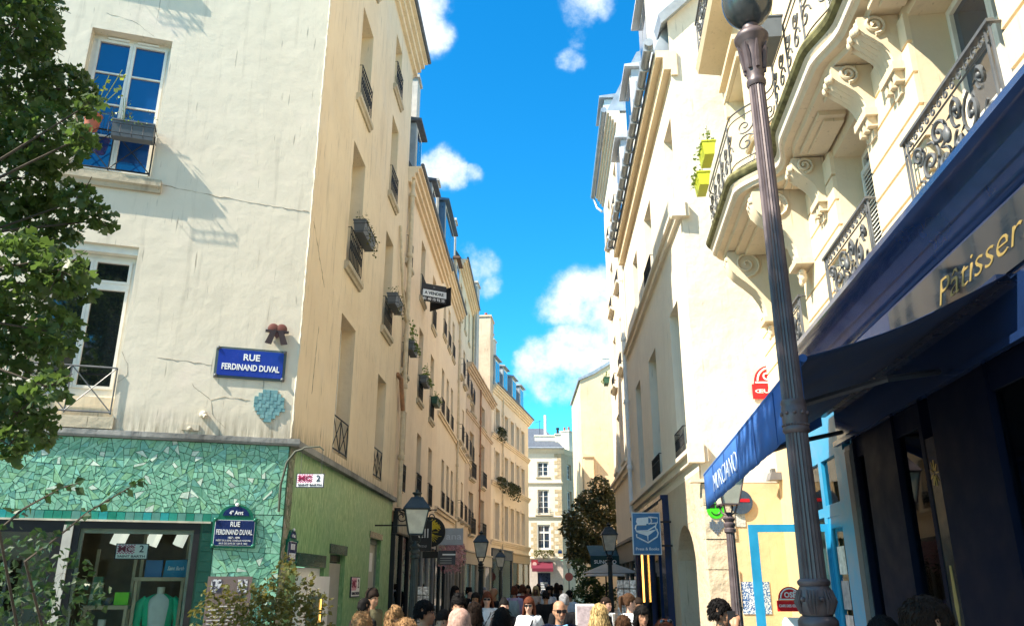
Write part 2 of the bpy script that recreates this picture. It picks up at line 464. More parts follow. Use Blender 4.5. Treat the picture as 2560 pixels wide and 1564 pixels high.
# ------------------------------------------------------------------ lettering
def lettering(txt, size, T, m, parent, name='lettering', bold=0., ext=.003, align='CENTER', shear=0., space=1., wid=None, squash=1.):
    cu = bpy.data.curves.new('lettering', 'FONT'); cu.body = txt; cu.size = size
    cu.align_x = align; cu.align_y = 'CENTER'; cu.extrude = ext; cu.offset = bold*size; cu.shear = shear
    cu.space_character = space; cu.resolution_u = 3
    t = bpy.data.objects.new('lettering', cu); COL.objects.link(t)
    dg = bpy.context.evaluated_depsgraph_get()
    me = bpy.data.meshes.new_from_object(t.evaluated_get(dg), depsgraph=dg)
    COL.objects.unlink(t); bpy.data.objects.remove(t)
    sx = squash
    if wid:
        xs = [v.co.x for v in me.vertices]
        w = max(xs)-min(xs)
        if w > 1e-6: sx = wid/w
    X = T @ Matrix.Rotation(R(90), 4, 'X') @ Matrix.Diagonal((sx, 1, 1, 1))
    inv = ROOTS[root_of(parent).name]
    me.transform(inv @ X); me.name = name
    me.materials.clear(); me.materials.append(m)
    o = bpy.data.objects.new(name, me); COL.objects.link(o); o.parent = parent
    return o

def TL(F, x, y, z): return F @ Matrix.Translation((x, y, z))

# ------------------------------------------------------------------ windows and ironwork
WR = random.Random(77)
def window(par, F, x0, x1, z0, z1, y=.26, rows=3, cols=2, fm=None, pm=None, split=False, transom=None, fw=.055, name='window'):
    """casement at depth y: frame mesh with its panes as sub-parts (split) or as one pane object"""
    fm = fm or M['frame_white']; pm = pm or M['pane']
    if pm is M['pane_dark'] and not split: pm = WR.choice((pm, pm, M['pane_half'], M['pane_curtain']))
    f = MB(F); t = .05
    f.box(x0, x0+fw, y-t, y, z0, z1); f.box(x1-fw, x1, y-t, y, z0, z1)
    f.box(x0+fw, x1-fw, y-t, y, z1-fw, z1); f.box(x0+fw, x1-fw, y-t, y, z0, z0+fw*1.6)
    ix0, ix1, iz0, iz1 = x0+fw, x1-fw, z0+fw*1.6, z1-fw
    cw = (ix1-ix0)/cols; panes = []
    if transom:
        f.box(ix0, ix1, y-t-.012, y-.002, transom-.03, transom+.03)
    for c in range(cols):
        a, b = ix0+c*cw, ix0+(c+1)*cw
        s = .045
        bands = [(iz0, iz1)] if not transom else [(iz0, transom-.03), (transom+.03, iz1)]
        for bi, (q0, q1) in enumerate(bands):
            f.box(a+.002, a+s, y-t-.02, y-.005, q0+.001, q1-.001); f.box(b-s, b-.002, y-t-.02, y-.005, q0+.001, q1-.001)
            f.box(a+s, b-s, y-t-.02, y-.005, q1-s, q1-.001); f.box(a+s, b-s, y-t-.02, y-.005, q0+.001, q0+s)
            nr = rows if (not transom or bi == 0) else 1
            ph = (q1-q0-2*s)/nr
            for r in range(nr):
                if r: f.box(a+s, b-s, y-t-.01, y-.008, q0+s+r*ph-.013, q0+s+r*ph+.013)
                panes.append((a+s, b-s, q0+s+r*ph, q0+s+(r+1)*ph))
    w = obj(name, f, fm, par)
    if split:
        for (a, b, c, d) in panes:
            obj('pane', MB(F).box(a, b, y-.03, y-.018, c, d), pm, w)
    else:
        p = MB(F)
        for (a, b, c, d) in panes: p.box(a, b, y-.03, y-.018, c, d)
        obj('pane', p, pm, w)
    return w

def sill(par, F, x0, x1, z, out=.10, h=.14, m=None):
    p = [(.10, z), (-out, z), (-out, z-h*.55), (-out*.6, z-h*.7), (-out*.45, z-h), (.10, z-h)]
    return obj('sill', MB(F).prism(p, x0-.12, x1+.12, 'x'), m or M['sill'], par)

def rail_cross(par, F, x0, x1, z0, z1, y=-.04, n=2, m=None, name='railing'):
    b = MB(F); r = .011
    for z in (z0+.03, z1): b.tube([(x0, y, z), (x1, y, z)], r*1.3, 5)
    w = (x1-x0)/n
    for i in range(n+1): b.tube([(x0+i*w, y, z0), (x0+i*w, y, z1)], r, 5)
    for i in range(n):
        a, c = x0+i*w, x0+(i+1)*w
        b.tube([(a, y-.004, z0+.03), (c, y-.004, z1)], r*.8, 5); b.tube([(c, y+.004, z0+.03), (a, y+.004, z1)], r*.8, 5)
    return obj(name, b, m or M['iron'], par, 30)

def rail_bars(par, F, x0, x1, z0, z1, y=-.06, m=None, step=.11, name='railing', scroll=True):
    b = MB(F); r = .009
    for z in (z0+.03, z1-.14, z1): b.tube([(x0, y, z), (x1, y, z)], r*1.3, 5)
    n = max(3, int((x1-x0)/step))
    for i in range(n+1):
        x = x0+(x1-x0)*i/n
        b.tube([(x, y, z0), (x, y, z1)], r, 4)
        if scroll and i < n:
            cx = x+(x1-x0)/n/2
            pts = [(cx+.035*math.cos(q), y, (z0+z1)/2+.09*math.sin(q)) for q in [k*math.pi/4 for k in range(9)]]
            b.tube(pts, r*.8, 4, False)
    for x in (x0, x1): b.tube([(x, y, z1), (x, .05, z1)], r, 4)
    return obj(name, b, m or M['iron'], par)

def spiral(cx, cz, r0, r1, a0, a1, n=14):
    return [(cx+(r0+(r1-r0)*k/n)*math.cos(a0+(a1-a0)*k/n), cz+(r0+(r1-r0)*k/n)*math.sin(a0+(a1-a0)*k/n)) for k in range(n+1)]

def cornice(par, F, x0, x1, z, out, h, m, name='cornice', steps=4):
    p = [(.12, z+h), (-out, z+h)]
    for i in range(steps):
        t = (i+1)/steps
        yy = -out*(1-t)
        p.append((-out*(1-i/steps), z+h*(1-(i+.55)/steps))); p.append((yy-.004, z+h*(1-(i+.55)/steps)))
    p += [(-.004, z), (.12, z)]
    return obj(name, MB(F).prism(p, x0, x1, 'x'), m, par)

def leafmesh(mb, pts, size, n_per=1, droop=.3, rnd=None, shape=0):
    rnd = rnd or random
    for p in pts:
        p = Vector(p)
        for _ in range(n_per):
            a = rnd.uniform(0, 6.283); el = rnd.uniform(-1.0, .7)-droop
            d = Vector((math.cos(a)*math.cos(el), math.sin(a)*math.cos(el), math.sin(el)))
            sd = d.cross(Vector((rnd.uniform(-1,1), rnd.uniform(-1,1), rnd.uniform(-.2,1))))
            if sd.length < 1e-4: continue
            sd.normalize(); up = sd.cross(d)
            L = size*rnd.uniform(.45, 1.4); W = L*(.34 if shape == 0 else .5)
            if shape == 1:   # lobed leaf
                q = [p, p+d*L*.35+sd*W*.9+up*L*.06, p+d*L*.42+sd*W*.35, p+d*L*.78+sd*W*.75+up*L*.04, p+d*L, p+d*L*.78-sd*W*.75+up*L*.04, p+d*L*.42-sd*W*.35, p+d*L*.35-sd*W*.9+up*L*.06]
                mb.add(q, [(0,1,2),(0,2,3,4),(0,4,5,6),(0,6,7)])
            else:
                q = [p, p+d*L*.45+sd*W+up*L*.08, p+d*L, p+d*L*.45-sd*W+up*L*.08]
                mb.add(q, [(0,1,2),(0,2,3)])
# ------------------------------------------------------------------ ground
def ground_mat():
    m, nt, b = newmat('street_stone')
    v = coords(nt); n = noise(nt, v, .8, 6); n2 = noise(nt, v, 30, 3)
    nt.links.new(mixc2(nt, ramp(nt, n, .3, .7), (.16,.15,.135), (.26,.245,.22)), b.inputs['Base Color'])
    b.inputs['Roughness'].default_value = .85; bump(nt, b, n2, .4, .01); return m
M['street'] = ground_mat()
g = obj('ground', MB().add([(-400,-400,-.01),(400,-400,-.01),(400,600,-.01),(-400,600,-.01)], [(0,1,2,3)]), M['street'], fix=False); g['kind'] = 'structure'
g = obj('pavement', MB().prism([(-3.2,13.0),(-2.0,13.0),(-1.4,40),(-.3,50),(2.2,61.5),(1.2,61.6),(-1.3,50),(-2.35,40),(-3.2,13.2)], -.004, .08, 'z'), plain('pavement_stone', (.24,.23,.21), .85, 0, .2, 5, .3, 40)); g['kind'] = 'structure'
g = obj('pavement', MB().prism([(2.9,14),(2.2,14),(2.7,30),(4.5,34),(6,34),(3.7,30)], -.004, .08, 'z'), M['street']); g['kind'] = 'structure'

# ------------------------------------------------------------------ mosaic shards
def shards(poly, amin, rnd, out):
    """cut a convex polygon into angular shards"""
    def area(p): return abs(sum(p[i][0]*p[(i+1)%len(p)][1]-p[(i+1)%len(p)][0]*p[i][1] for i in range(len(p))))/2
    st = [poly]
    while st:
        p = st.pop()
        A = area(p)
        if A < amin*rnd.uniform(.75, 2.1):
            out.append(p); continue
        xs = [q[0] for q in p]; zs = [q[1] for q in p]
        cx, cz = sum(xs)/len(xs), sum(zs)/len(zs)
        cx += (max(xs)-min(xs))*rnd.uniform(-.13,.13); cz += (max(zs)-min(zs))*rnd.uniform(-.13,.13)
        w, h = max(xs)-min(xs), max(zs)-min(zs)
        ang = (math.pi/2 if w > h else 0)+rnd.gauss(0, .5)
        nx, nz = -math.sin(ang), math.cos(ang)
        A1, B1 = [], []
        for i in range(len(p)):
            a, b = p[i], p[(i+1)%len(p)]
            da, db = (a[0]-cx)*nx+(a[1]-cz)*nz, (b[0]-cx)*nx+(b[1]-cz)*nz
            (A1 if da >= 0 else B1).append(a)
            if da*db < 0:
                t = da/(da-db); q = (a[0]+(b[0]-a[0])*t, a[1]+(b[1]-a[1])*t)
                A1.append(q); B1.append(q)
        if len(A1) < 3 or len(B1) < 3: out.append(p); continue
        st += [A1, B1]

def shrink(p, g):
    cx, cz = sum(q[0] for q in p)/len(p), sum(q[1] for q in p)/len(p)
    r = []
    for x, z in p:
        d = math.hypot(x-cx, z-cz)
        k = max(.3, 1-g/max(d, 1e-4)); r.append((cx+(x-cx)*k, cz+(z-cz)*k))
    return r

TILE = [plain('glazed_tile', c, .22, 0, .16, 22, .25, 25, .6) for c in
        [(.20,.45,.31),(.23,.49,.34),(.16,.39,.26),(.27,.53,.38),(.19,.45,.36),(.23,.46,.27),(.54,.66,.55)]]
BAND = [plain('glazed_band_tile', c, .15, 0, .12, 10, 0, 60, .6) for c in [(.02,.20,.14),(.03,.26,.20),(.03,.28,.28),(.06,.24,.20),(.10,.26,.22)]]
DARKT = plain('dark_green_tile', (.012,.06,.045), .2, 0, .15)
STONET = [plain('corner_stone_shard', c, .6, 0, .25, 14, .3, 40) for c in [(.17,.20,.12),(.22,.24,.16),(.30,.28,.22),(.13,.16,.10)]]

def shard_box(mb, p, y, t, rnd):
    gx, gz = rnd.gauss(0, .05), rnd.gauss(0, .05); n = len(p)
    cx, cz = sum(q[0] for q in p)/n, sum(q[1] for q in p)/n
    vs = [(x, y, z) for x, z in p] + [(x, y-max(.003, t+gx*(x-cx)+gz*(z-cz)), z) for x, z in p]
    mb.add(vs, [tuple(range(n, 2*n))[::-1]] + [(i, (i+1)%n, n+(i+1)%n, n+i) for i in range(n)])

# ------------------------------------------------------------------ corner house
L1 = thing('corner_house', 'tall cream corner house with green mosaic shopfront and sunlit plaster flank', 'building', FA)
base_poly = [FA @ Vector((0,.7,0)), FA @ Vector((-7.2,.7,0)), FA @ Vector((-7.2,9,0)), FS @ Vector((8.74,9,0)), FS @ Vector((8.74,.7,0)), FS @ Vector((.5,.7,0))]
core_poly = [(p.x, p.y) for p in base_poly]
obj('sun_block_core', MB().prism(core_poly, 3.9, 17.2, 'z'), M['flank'], L1)  # unseen solid core, added to block the sun
AW = [(-3.72,-2.50,7.74,10.38), (-3.72,-2.50,3.98,6.62), (-3.72,-2.50,11.5,14.1)]
obj('flank_wall', MB(FA).wall(-7.2, 0, 3.74, 17.4, AW, .24), M['flank'], L1)
SW = [(2.42,3.52,7.67,10.38),(2.42,3.6,4.0,6.64),(2.42,3.48,11.45,13.72),(2.42,3.48,14.95,16.6),
      (6.08,7.1,4.0,6.38),(6.12,7.1,7.55,10.05),(6.1,7.0,11.1,13.35),(6.05,6.95,14.2,15.85)]
obj('street_wall', MB(FS).wall(0, 8.74, 3.74, 17.0, SW, .34), M['street_plaster'], L1)
obj('end_wall', MB(FS).add([(8.74,0,3.7),(8.74,9,3.7),(8.74,9,17.4),(8.74,0,17.4)], [(0,1,2,3)]), M['street_plaster'], L1)
cornice(L1, FS, -.2, 8.95, 16.45, .42, .55, M['street_plaster'])
obj('gutter', MB(FS).tube([(-.2,-.46,17.02),(8.98,-.46,17.02)], .055, 8), M['slate'], L1)
rp0 = [FA @ Vector((.1,-.05,0)), FA @ Vector((-7.3,-.05,0)), FA @ Vector((-7.3,9,0)), FS @ Vector((8.9,9,0)), FS @ Vector((8.9,-.4,0)), FS @ Vector((0,-.4,0))]
rp1 = [FA @ Vector((-2.5,3.0,0)), FA @ Vector((-6,3.0,0)), FA @ Vector((-6,7,0)), FS @ Vector((8,6,0)), FS @ Vector((8.8,3,0)), FS @ Vector((3,3,0))]
obj('roof', MB().add([(p.x,p.y,17.42) for p in rp0]+[(p.x,p.y,19.6) for p in rp1], [(0,1,2,3,4,5),(6,7,8,9,10,11)]+[(i,(i+1)%6,6+(i+1)%6,6+i) for i in range(6)]), M['slate'], L1)
# flank windows
w = window(L1, FA, -3.72, -2.50, 7.80, 10.38, .24, 4, 2, M['frame_white'], M['pane_blue'], True, None, .07)
obj('vent', MB(FA).box(-3.5,-3.18,.16,.19,10.325,10.36).box(-3.05,-2.72,.16,.19,10.325,10.36), M['frame_bright'], w)
window(L1, FA, -3.72, -2.50, 4.30, 6.5, .24, 1, 2, M['frame_white'], M['pane_dark'], True, 6.02, .075)
obj('apron_panel', MB(FA).box(-3.72,-2.50,.10,.24,3.99,4.29), M['street_plaster'], L1)
obj('shutter_box', MB(FA).box(-3.72,-2.50,.06,.24,6.505,6.62), M['frame_white'], L1)
window(L1, FA, -3.72, -2.50, 11.5, 14.1, .24, 4, 2, M['frame_white'], M['pane_blue'], False)
sill(L1, FA, -3.78, -2.44, 7.75, .10, .20); sill(L1, FA, -3.78, -2.44, 11.5, .08, .2)
obj('sill', MB(FA).box(-4.6,-2.46,-.055,.1,3.815,3.985), M['sill'], L1)
rail_cross(L1, FA, -3.70, -2.52, 7.82, 8.52, -.04, 2)
rail_cross(L1, FA, -3.70, -2.52, 4.02, 4.70, -.03, 2, M['iron_grey'])
# street windows
for (a, b, c, d) in SW:
    window(L1, FS, a, b, c+.02, d, .34, 3, 2, M['frame_white'], M['pane_dark'])
    if c > 5: sill(L1, FS, a, b, c, .10, .17)
rail_cross(L1, FS, 2.44, 3.58, 4.05, 4.68, .02, 2); rail_cross(L1, FS, 6.1, 7.08, 4.05, 4.68, .02, 2)
for (a, b, c) in [(2.44,3.5,7.72),(6.14,7.08,7.6),(2.44,3.46,11.5),(6.12,6.98,11.15),(6.07,6.93,14.25),(2.44,3.46,15.0)]:
    rail_bars(L1, FS, a, b, c, c+.72, -.06)
# ledges over the shop
obj('ledge', MB(FA).prism([(.1,3.83),(-.058,3.80),(-.062,3.73),(-.045,3.70),(.1,3.70)], -7.2, .13, 'x'), M['ledge'], L1)
obj('ledge', MB(FS).prism([(.1,3.84),(-.10,3.80),(-.10,3.70),(.1,3.70)], .1, 8.74, 'x'), M['ledge'], L1)
bd = MB(FA); rb_ = random.Random(8)
bd.tube([(rb_.uniform(-.006,.006), rb_.uniform(-.004,.006), 3.82+i*.09) for i in range(150)], [rb_.uniform(.006,.024) for _ in range(150)], 6)
obj('chipped_corner', bd, M['flank'], L1, 50)
# cracks and old holes in the flank
ck = plain('crack', (.34,.28,.20), .95)
def crack(F, pts, wdt, par, m=ck):
    rnd = random.Random(int(pts[0][0]*100)); fine = []
    for (a, b) in zip(pts[:-1], pts[1:]):
        n = max(2, int(math.hypot(b[0]-a[0], b[1]-a[1])/.06))
        for i in range(n):
            t = i/n; fine.append((a[0]+(b[0]-a[0])*t+rnd.uniform(-.012,.012), a[1]+(b[1]-a[1])*t+rnd.uniform(-.012,.012)))
    fine.append(pts[-1])
    b = MB(F)
    b.tube([(x, -.001, z) for x, z in fine], [wdt*.6*rnd.uniform(.2,1.4) for _ in fine], 4)
    return obj('crack', b, m, par)
crack(FA, [(-2.45,7.72),(-2.0,7.68),(-1.5,7.64),(-.8,7.60),(-.05,7.58)], .009, L1)
crack(FA, [(-2.0,4.92),(-1.75,4.9),(-1.25,4.86)], .007, L1)
crack(FA, [(-1.5,4.55),(-1.2,4.32),(-1.17,4.12),(-.95,3.92)], .006, L1)
crack(FA, [(-1.2,4.33),(-1.0,4.38),(-.65,4.36)], .009, L1)
crack(FA, [(-2.5,4.95),(-2.4,4.8),(-2.38,4.62),(-2.5,4.5)], .005, L1)
crack(FA, [(-3.55,10.7),(-3.1,10.62),(-2.8,10.42)], .004, L1)
crack(FS, [(.15,7.5),(.6,7.1),(1.1,6.65)], .012, L1); crack(FS, [(.95,5.9),(.9,5.3),(.86,4.7)], .012, L1)
obj('cable_stub', MB(FA).ball((-1.28,-.02,4.1), .055, 8, 6).tube([(-1.28,-.03,4.1),(-1.24,-.08,4.06)], .03, 6), M['flank'], L1, 40)
obj('wall_bracket', MB(FA).box(-1.55,-1.32,-.02,.01,3.86,3.95).ball((-1.44,-.03,3.88), .035, 8, 6), M['flank'], L1, 40)
# ground floor: grout bed, shards, tile bands
GW = [(-2.74,-1.13,.35,2.55), (-6.4,-2.86,.05,2.57)]
gw = obj('mosaic_wall', MB(FA).wall(-7.2, -.002, 0, 3.70, GW, .2, .012), plain('mosaic_grout', (.04,.11,.07), .9), L1)
rnd = random.Random(3)
allp = []
for (poly, amin) in [([(-7.2,2.69),(-.015,2.69),(-.015,3.695),(-7.2,3.695)], .0062), ([(-.93,0),(-.015,0),(-.015,2.685),(-.93,2.685)], .0085)]:
    o_ = []; shards(poly, amin, rnd, o_); allp += o_
def parea(p): return abs(sum(p[i][0]*p[(i+1)%len(p)][1]-p[(i+1)%len(p)][0]*p[i][1] for i in range(len(p))))/2
vis = [p for p in allp if max(q[0] for q in p) > -4.4 and max(q[1] for q in p) > 1.3]
vis.sort(key=parea, reverse=True)
single = {id(p) for p in vis[:300]}
rest = {}
for p in allp:
    k = 6 if rnd.random() < .05 else rnd.choice((0,0,1,1,2,3,3,4,5))
    q = shrink(p, .0055); t = rnd.uniform(.006, .013) + (.004 if k == 6 else 0)
    if id(p) in single:
        b = MB(FA); shard_box(b, q, .012, t, rnd); obj('tile', b, TILE[k], gw)
    else:
        shard_box(rest.setdefault(k, MB(FA)), q, .012, t, rnd)
for k, b in rest.items(): obj('small_tiles', b, TILE[k], gw, kind='stuff')
x = -4.7
while x < -1.0:
    obj('band_tile', MB(FA).box(x+.002, x+.108, -.004, .012, 2.578, 2.684), rnd.choice(BAND), gw); x += .112
for z in [2.575-.135*i for i in range(1, 14)]:
    obj('border_tile', MB(FA).box(-1.10,-.935,-.003,.012, z+.003, z+.132), DARKT, gw)
gs_m, nt, b = newmat('streaked_green_mosaic')
v = coords(nt, (17, 17, 3.6)); v1 = coords(nt)
c = mixc2(nt, ramp(nt, noise(nt, v, 1.3, 4), .3, .7), (.07,.20,.055), (.34,.54,.25))
c = mixc2(nt, ramp(nt, noise(nt, v1, .9, 3), .35, .65, 0, .6), c, (.17,.37,.17), 'MIX')
c = mixc2(nt, ramp(nt, noise(nt, v, 2.6, 2), .60, .68, 0, .85), c, (.46,.56,.32))
nt.links.new(c, b.inputs['Base Color']); b.inputs['Roughness'].default_value = .45
bump(nt, b, noise(nt, v, 2.2, 2), .5, .006)
SG = [(.85,2.5,.2,2.0),(2.85,4.02,.05,2.25),(6.25,7.5,.35,2.7)]
gsw = obj('side_mosaic_wall', MB(FS).wall(.002, 8.74, 0, 3.70, SG, .16, .012), gs_m, L1)
o_ = []; shards([(.015,0),(.36,0),(.30,3.69),(.015,3.69)], .008, rnd, o_)
for p in o_:
    b = MB(FS); shard_box(b, shrink(p, .006), .012, .008, rnd); obj('stone_shard', b, rnd.choice(STONET), gsw)
obj('window_border', MB(FS).box(.80,2.55,-.004,.012,2.004,2.2), DARKT, gsw)
obj('window_border', MB(FS).box(6.15,7.6,-.004,.012,2.704,2.84), DARKT, gsw)
obj('door_border', MB(FS).box(2.78,4.1,-.004,.012,2.254,2.42), DARKT, gsw)
# side openings
pz = obj('poster_window', MB(FS).box(.86,2.49,.08,.12,.2,1.99).box(.95,2.7,-.05,.07,.1,1.86), M['frame_bright'], L1)
obj('screen', MB(FS).box(1.35,2.3,-.06,-.051,.3,1.55), plain('teal_screen', (.06,.13,.11), .3), pz)
obj('light_tube', MB(FS).box(2.12,2.17,-.075,-.062,.3,1.5), emit('amber_tube', (1.,.5,.1), 1.2), pz)
dw = obj('side_door', MB(FS).box(2.86,4.01,.10,.15,.05,2.1), plain('grey_door', (.34,.34,.31), .5), L1)
obj('fanlight', MB(FS).box(2.86,4.01,.11,.15,2.13,2.24), M['black'], dw)
wn2 = window(L1, FS, 6.25, 7.5, .35, 2.7, .16, 1, 1, plain('green_grey_frame', (.2,.24,.2), .5), plain('frosted_pane', (.42,.42,.36), .35))
obj('notice', MB(FS).box(6.7,7.0,.095,.11,2.0,2.4), M['white'], wn2)

# ------------------------------------------------------------------ shop window and its display
SH = FA
room = MB(SH)
room.add([(-6.4,.2,.0),(-1.0,.2,0),(-1.0,3.2,0),(-6.4,3.2,0)], [(0,1,2,3)])
room.add([(-6.4,3.2,0),(-1.0,3.2,0),(-1.0,3.2,2.75),(-6.4,3.2,2.75)], [(0,1,2,3)])
room.add([(-6.4,.21,2.75),(-1.0,.21,2.75),(-1.0,3.2,2.75),(-6.4,3.2,2.75)], [(0,1,2,3)])
room.add([(-1.0,.21,0),(-1.0,.21,2.75),(-1.0,3.2,2.75),(-1.0,3.2,0)], [(0,1,2,3)])
room.add([(-6.4,.21,0),(-6.4,.21,2.75),(-6.4,3.2,2.75),(-6.4,3.2,0)], [(0,1,2,3)])
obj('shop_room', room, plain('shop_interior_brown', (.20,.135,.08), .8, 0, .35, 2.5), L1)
sf = MB(SH)
sf.box(-2.74,-2.66,.0,.10,.35,2.55).box(-1.21,-1.13,.0,.10,.35,2.55).box(-2.66,-1.21,.0,.10,2.46,2.55).box(-2.66,-1.21,0,.1,.35,.45)
f_ = obj('shop_window', sf, M['black'], L1)
obj('pane', MB(SH).box(-2.66,-1.21,.045,.053,.45,2.46), M['shop_glass'], f_)
obj('inner_trim', MB(SH).box(-2.66,-1.21,.06,.12,2.40,2.46).box(-2.66,-2.62,.06,.12,.45,2.4).box(-1.25,-1.21,.06,.12,.45,2.4), plain('beige_trim', (.42,.40,.33), .6), f_)
sf2 = MB(SH)
sf2.box(-6.4,-6.3,0,.1,.05,2.57).box(-4.0,-3.9,0,.1,.05,2.4).box(-6.3,-2.86,0,.1,2.4,2.57).box(-2.98,-2.86,0,.1,.05,2.4)
f2_ = obj('shop_door', sf2, M['black'], L1)
obj('pane', MB(SH).box(-3.9,-2.98,.045,.053,.05,2.4).box(-6.3,-4.0,.045,.053,.05,2.4), clear_glass('door_glass', (.55,.62,.55), .12), f2_)
obj('pilaster', MB(SH).box(-2.86,-2.745,-.02,.12,.05,2.5), plain('pale_pilaster', (.46,.45,.40), .6), L1)
obj('lintel_strip', MB(SH).box(-6.4,-1.0,-.03,.03,2.552,2.577), plain('worn_strip', (.50,.46,.36), .7, 0, .3), L1)
for i, xx in enumerate((-2.25, -1.78, -1.4)):
    obj('ceiling_light', MB(SH @ Matrix.Translation((xx,1.1,2.55)) @ Matrix.Rotation(R(18),4,'Y')).box(-.05,.05,-.35,.35,-.28,.0), emit('shop_lamp', (1,.95,.85), .32), L1)

def shelf_unit(x0, x1, z, label):
    t = thing('display_shelf', label, 'shelf', SH @ Matrix.Translation(((x0+x1)/2,.5,0)), 'shelves in the green shop window')
    obj('board', MB(SH).box(x0, x1, .3, .7, z-.05, z), M['wood'], t)
    for xx in (x0+.03, x1-.03):
        for yy in (.33, .67):
            obj('leg', MB(SH).box(xx-.02, xx+.02, yy-.02, yy+.02, 0, z+(.75 if yy > .5 else -.051)), M['wood'], t)
    return t
shelf_unit(-1.93,-1.27,1.83,'taller pale wooden shelf carrying two blue pouches behind the shop glass')
shelf_unit(-2.52,-1.96,1.46,'lower pale wooden shelf carrying a lime box and striped pot')
def small(name, label, cat, mb, m, sm=False): return tag(obj(name, mb, m, None, sm), label, cat)
small('pouch', 'smaller blue and white pouch at the shelf edge in the shop window', 'bag', MB(SH).box(-1.82,-1.60,.4,.5,1.832,2.06), plain('blue_pouch', (.03,.15,.36), .5))
pb = thing('pouch', 'wider turquoise pouch with white script in the shop window', 'bag', SH @ Matrix.Translation((-1.42,.45,1.83)))
obj('body', MB(SH).prism([(-1.58,1.832),(-1.26,1.832),(-1.28,2.07),(-1.56,2.06)], .4, .5), plain('turquoise_pouch', (.015,.22,.40), .5), pb)
lettering('Saint Barth', .075, TL(SH,-1.42,.397,1.95), M['white'], pb, 'script', .01, .001, shear=.35, wid=.22)
small('gift_box', 'bright lime green box on the lower shelf of the shop window', 'box', MB(SH).box(-2.16,-1.98,.38,.52,1.462,1.63), plain('lime_box', (.18,.62,.01), .45))
pot = thing('basket', 'green and cream striped cloth basket on the lower shop shelf', 'basket', SH @ Matrix.Translation((-2.38,.45,1.46)))
for i in range(5):
    obj('stripe', MB(SH @ Matrix.Translation((-2.40,.45,1.462+i*.075))).frustum(.085-.006*i, .079-.006*i, 0, .0745), plain('basket_stripe', ((.10,.2,.12) if i % 2 == 0 else (.55,.52,.40)), .8), pot)
small('bowl', 'dark grey bowl beside the lime box in the shop window', 'bowl', MB(SH).lathe([(.05,1.462),(.075,1.50),(.085,1.56),(.07,1.56)], 12, (-2.24,.45)), plain('grey_bowl', (.12,.11,.12), .5), True)

def mannequin(x, zt, mj, ms, label, s=1.0):
    t = thing('mannequin', label, 'mannequin', SH @ Matrix.Translation((x,.45,0)))
    T = SH @ Matrix.Translation((x,.45,zt))
    n = MB(T)
    n.lathe([(.052,-.15),(.05,-.07),(.053,-.005),(.045,0)], 14)
    obj('neck', n, plain('mannequin_skin', (.66,.62,.52), .5), t, 40)
    def torso(kx, ky, cut):
        b = MB(T); ring = []
        prof = [(-.09,.07,.06),(-.13,.15,.08),(-.17,.205,.10),(-.24,.215,.115),(-.40,.19,.12),(-.60,.17,.11),(-.85,.19,.12)]
        vs = []; N = 20
        for z, a, c in prof:
            for k in range(N):
                q = 2*math.pi*k/N
                vs.append((a*kx*math.cos(q)*s, c*ky*math.sin(q)*s, z*s))
        fs = [(i*N+k, i*N+(k+1)%N, (i+1)*N+(k+1)%N, (i+1)*N+k) for i in range(len(prof)-1) for k in range(N)
              if not (cut and 13 <= k <= 16)]
        b.add(vs, fs); return b
    obj('shirt', torso(.95, .95, False), ms, t, 60)
    j = torso(1.06, 1.08, True)
    for sg in (-1, 1):
        j.tube([(sg*.17*s,0,-.15*s),(sg*.235*s,0,-.22*s),(sg*.27*s,-.01,-.45*s),(sg*.26*s,-.05,-.75*s)], [.05*s,.075*s,.062*s,.05*s], 10)
    obj('jacket', j, mj, t, 60)
    obj('stand', MB(SH).tube([(x,.45,0),(x,.45,zt-.8)], .02, 8).lathe([(.16,0),(.16,.015),(.03,.03)], 16, (x,.45)), M['iron_grey'], t)
    return t
mannequin(-1.58, 1.70, plain('green_jacket', (.01,.46,.24), .7), plain('white_tee', (.62,.64,.62), .8), 'headless mannequin in green jacket and white tee in the shop window')
mannequin(-2.28, 1.28, plain('blue_shirt', (.10,.25,.50), .7), plain('white_tee', (.62,.64,.62), .8), 'headless mannequin in blue shirt low in the shop window', .95)

# ------------------------------------------------------------------ plates and signs on the corner house
t = thing('street_sign', 'blue enamel street plate with white serif lettering high on the corner', 'street sign', FA @ Matrix.Translation((-.70,0,4.67)))
obj('frame', MB(FA).box(-1.21,-.18,-.025,.01,4.675,5.155), plain('dark_sign_frame', (.07,.10,.10), .5), t)
obj('plate', MB(FA).box(-1.17,-.22,-.034,-.024,4.71,5.12), M['sign_blue'], t)
for xx, zz in ((-1.18,4.70),(-.21,4.70),(-1.18,5.13),(-.21,5.13)):
    obj('bolt', MB(FA).ball((xx,-.03,zz), .03, 8, 6), M['iron_grey'], t, 40)
lettering('RUE', .14, TL(FA,-.69,-.036,5.005), M['white'], t, bold=.025, wid=.24)
lettering('FERDINAND DUVAL', .13, TL(FA,-.69,-.036,4.845), M['white'], t, bold=.028, wid=.84)

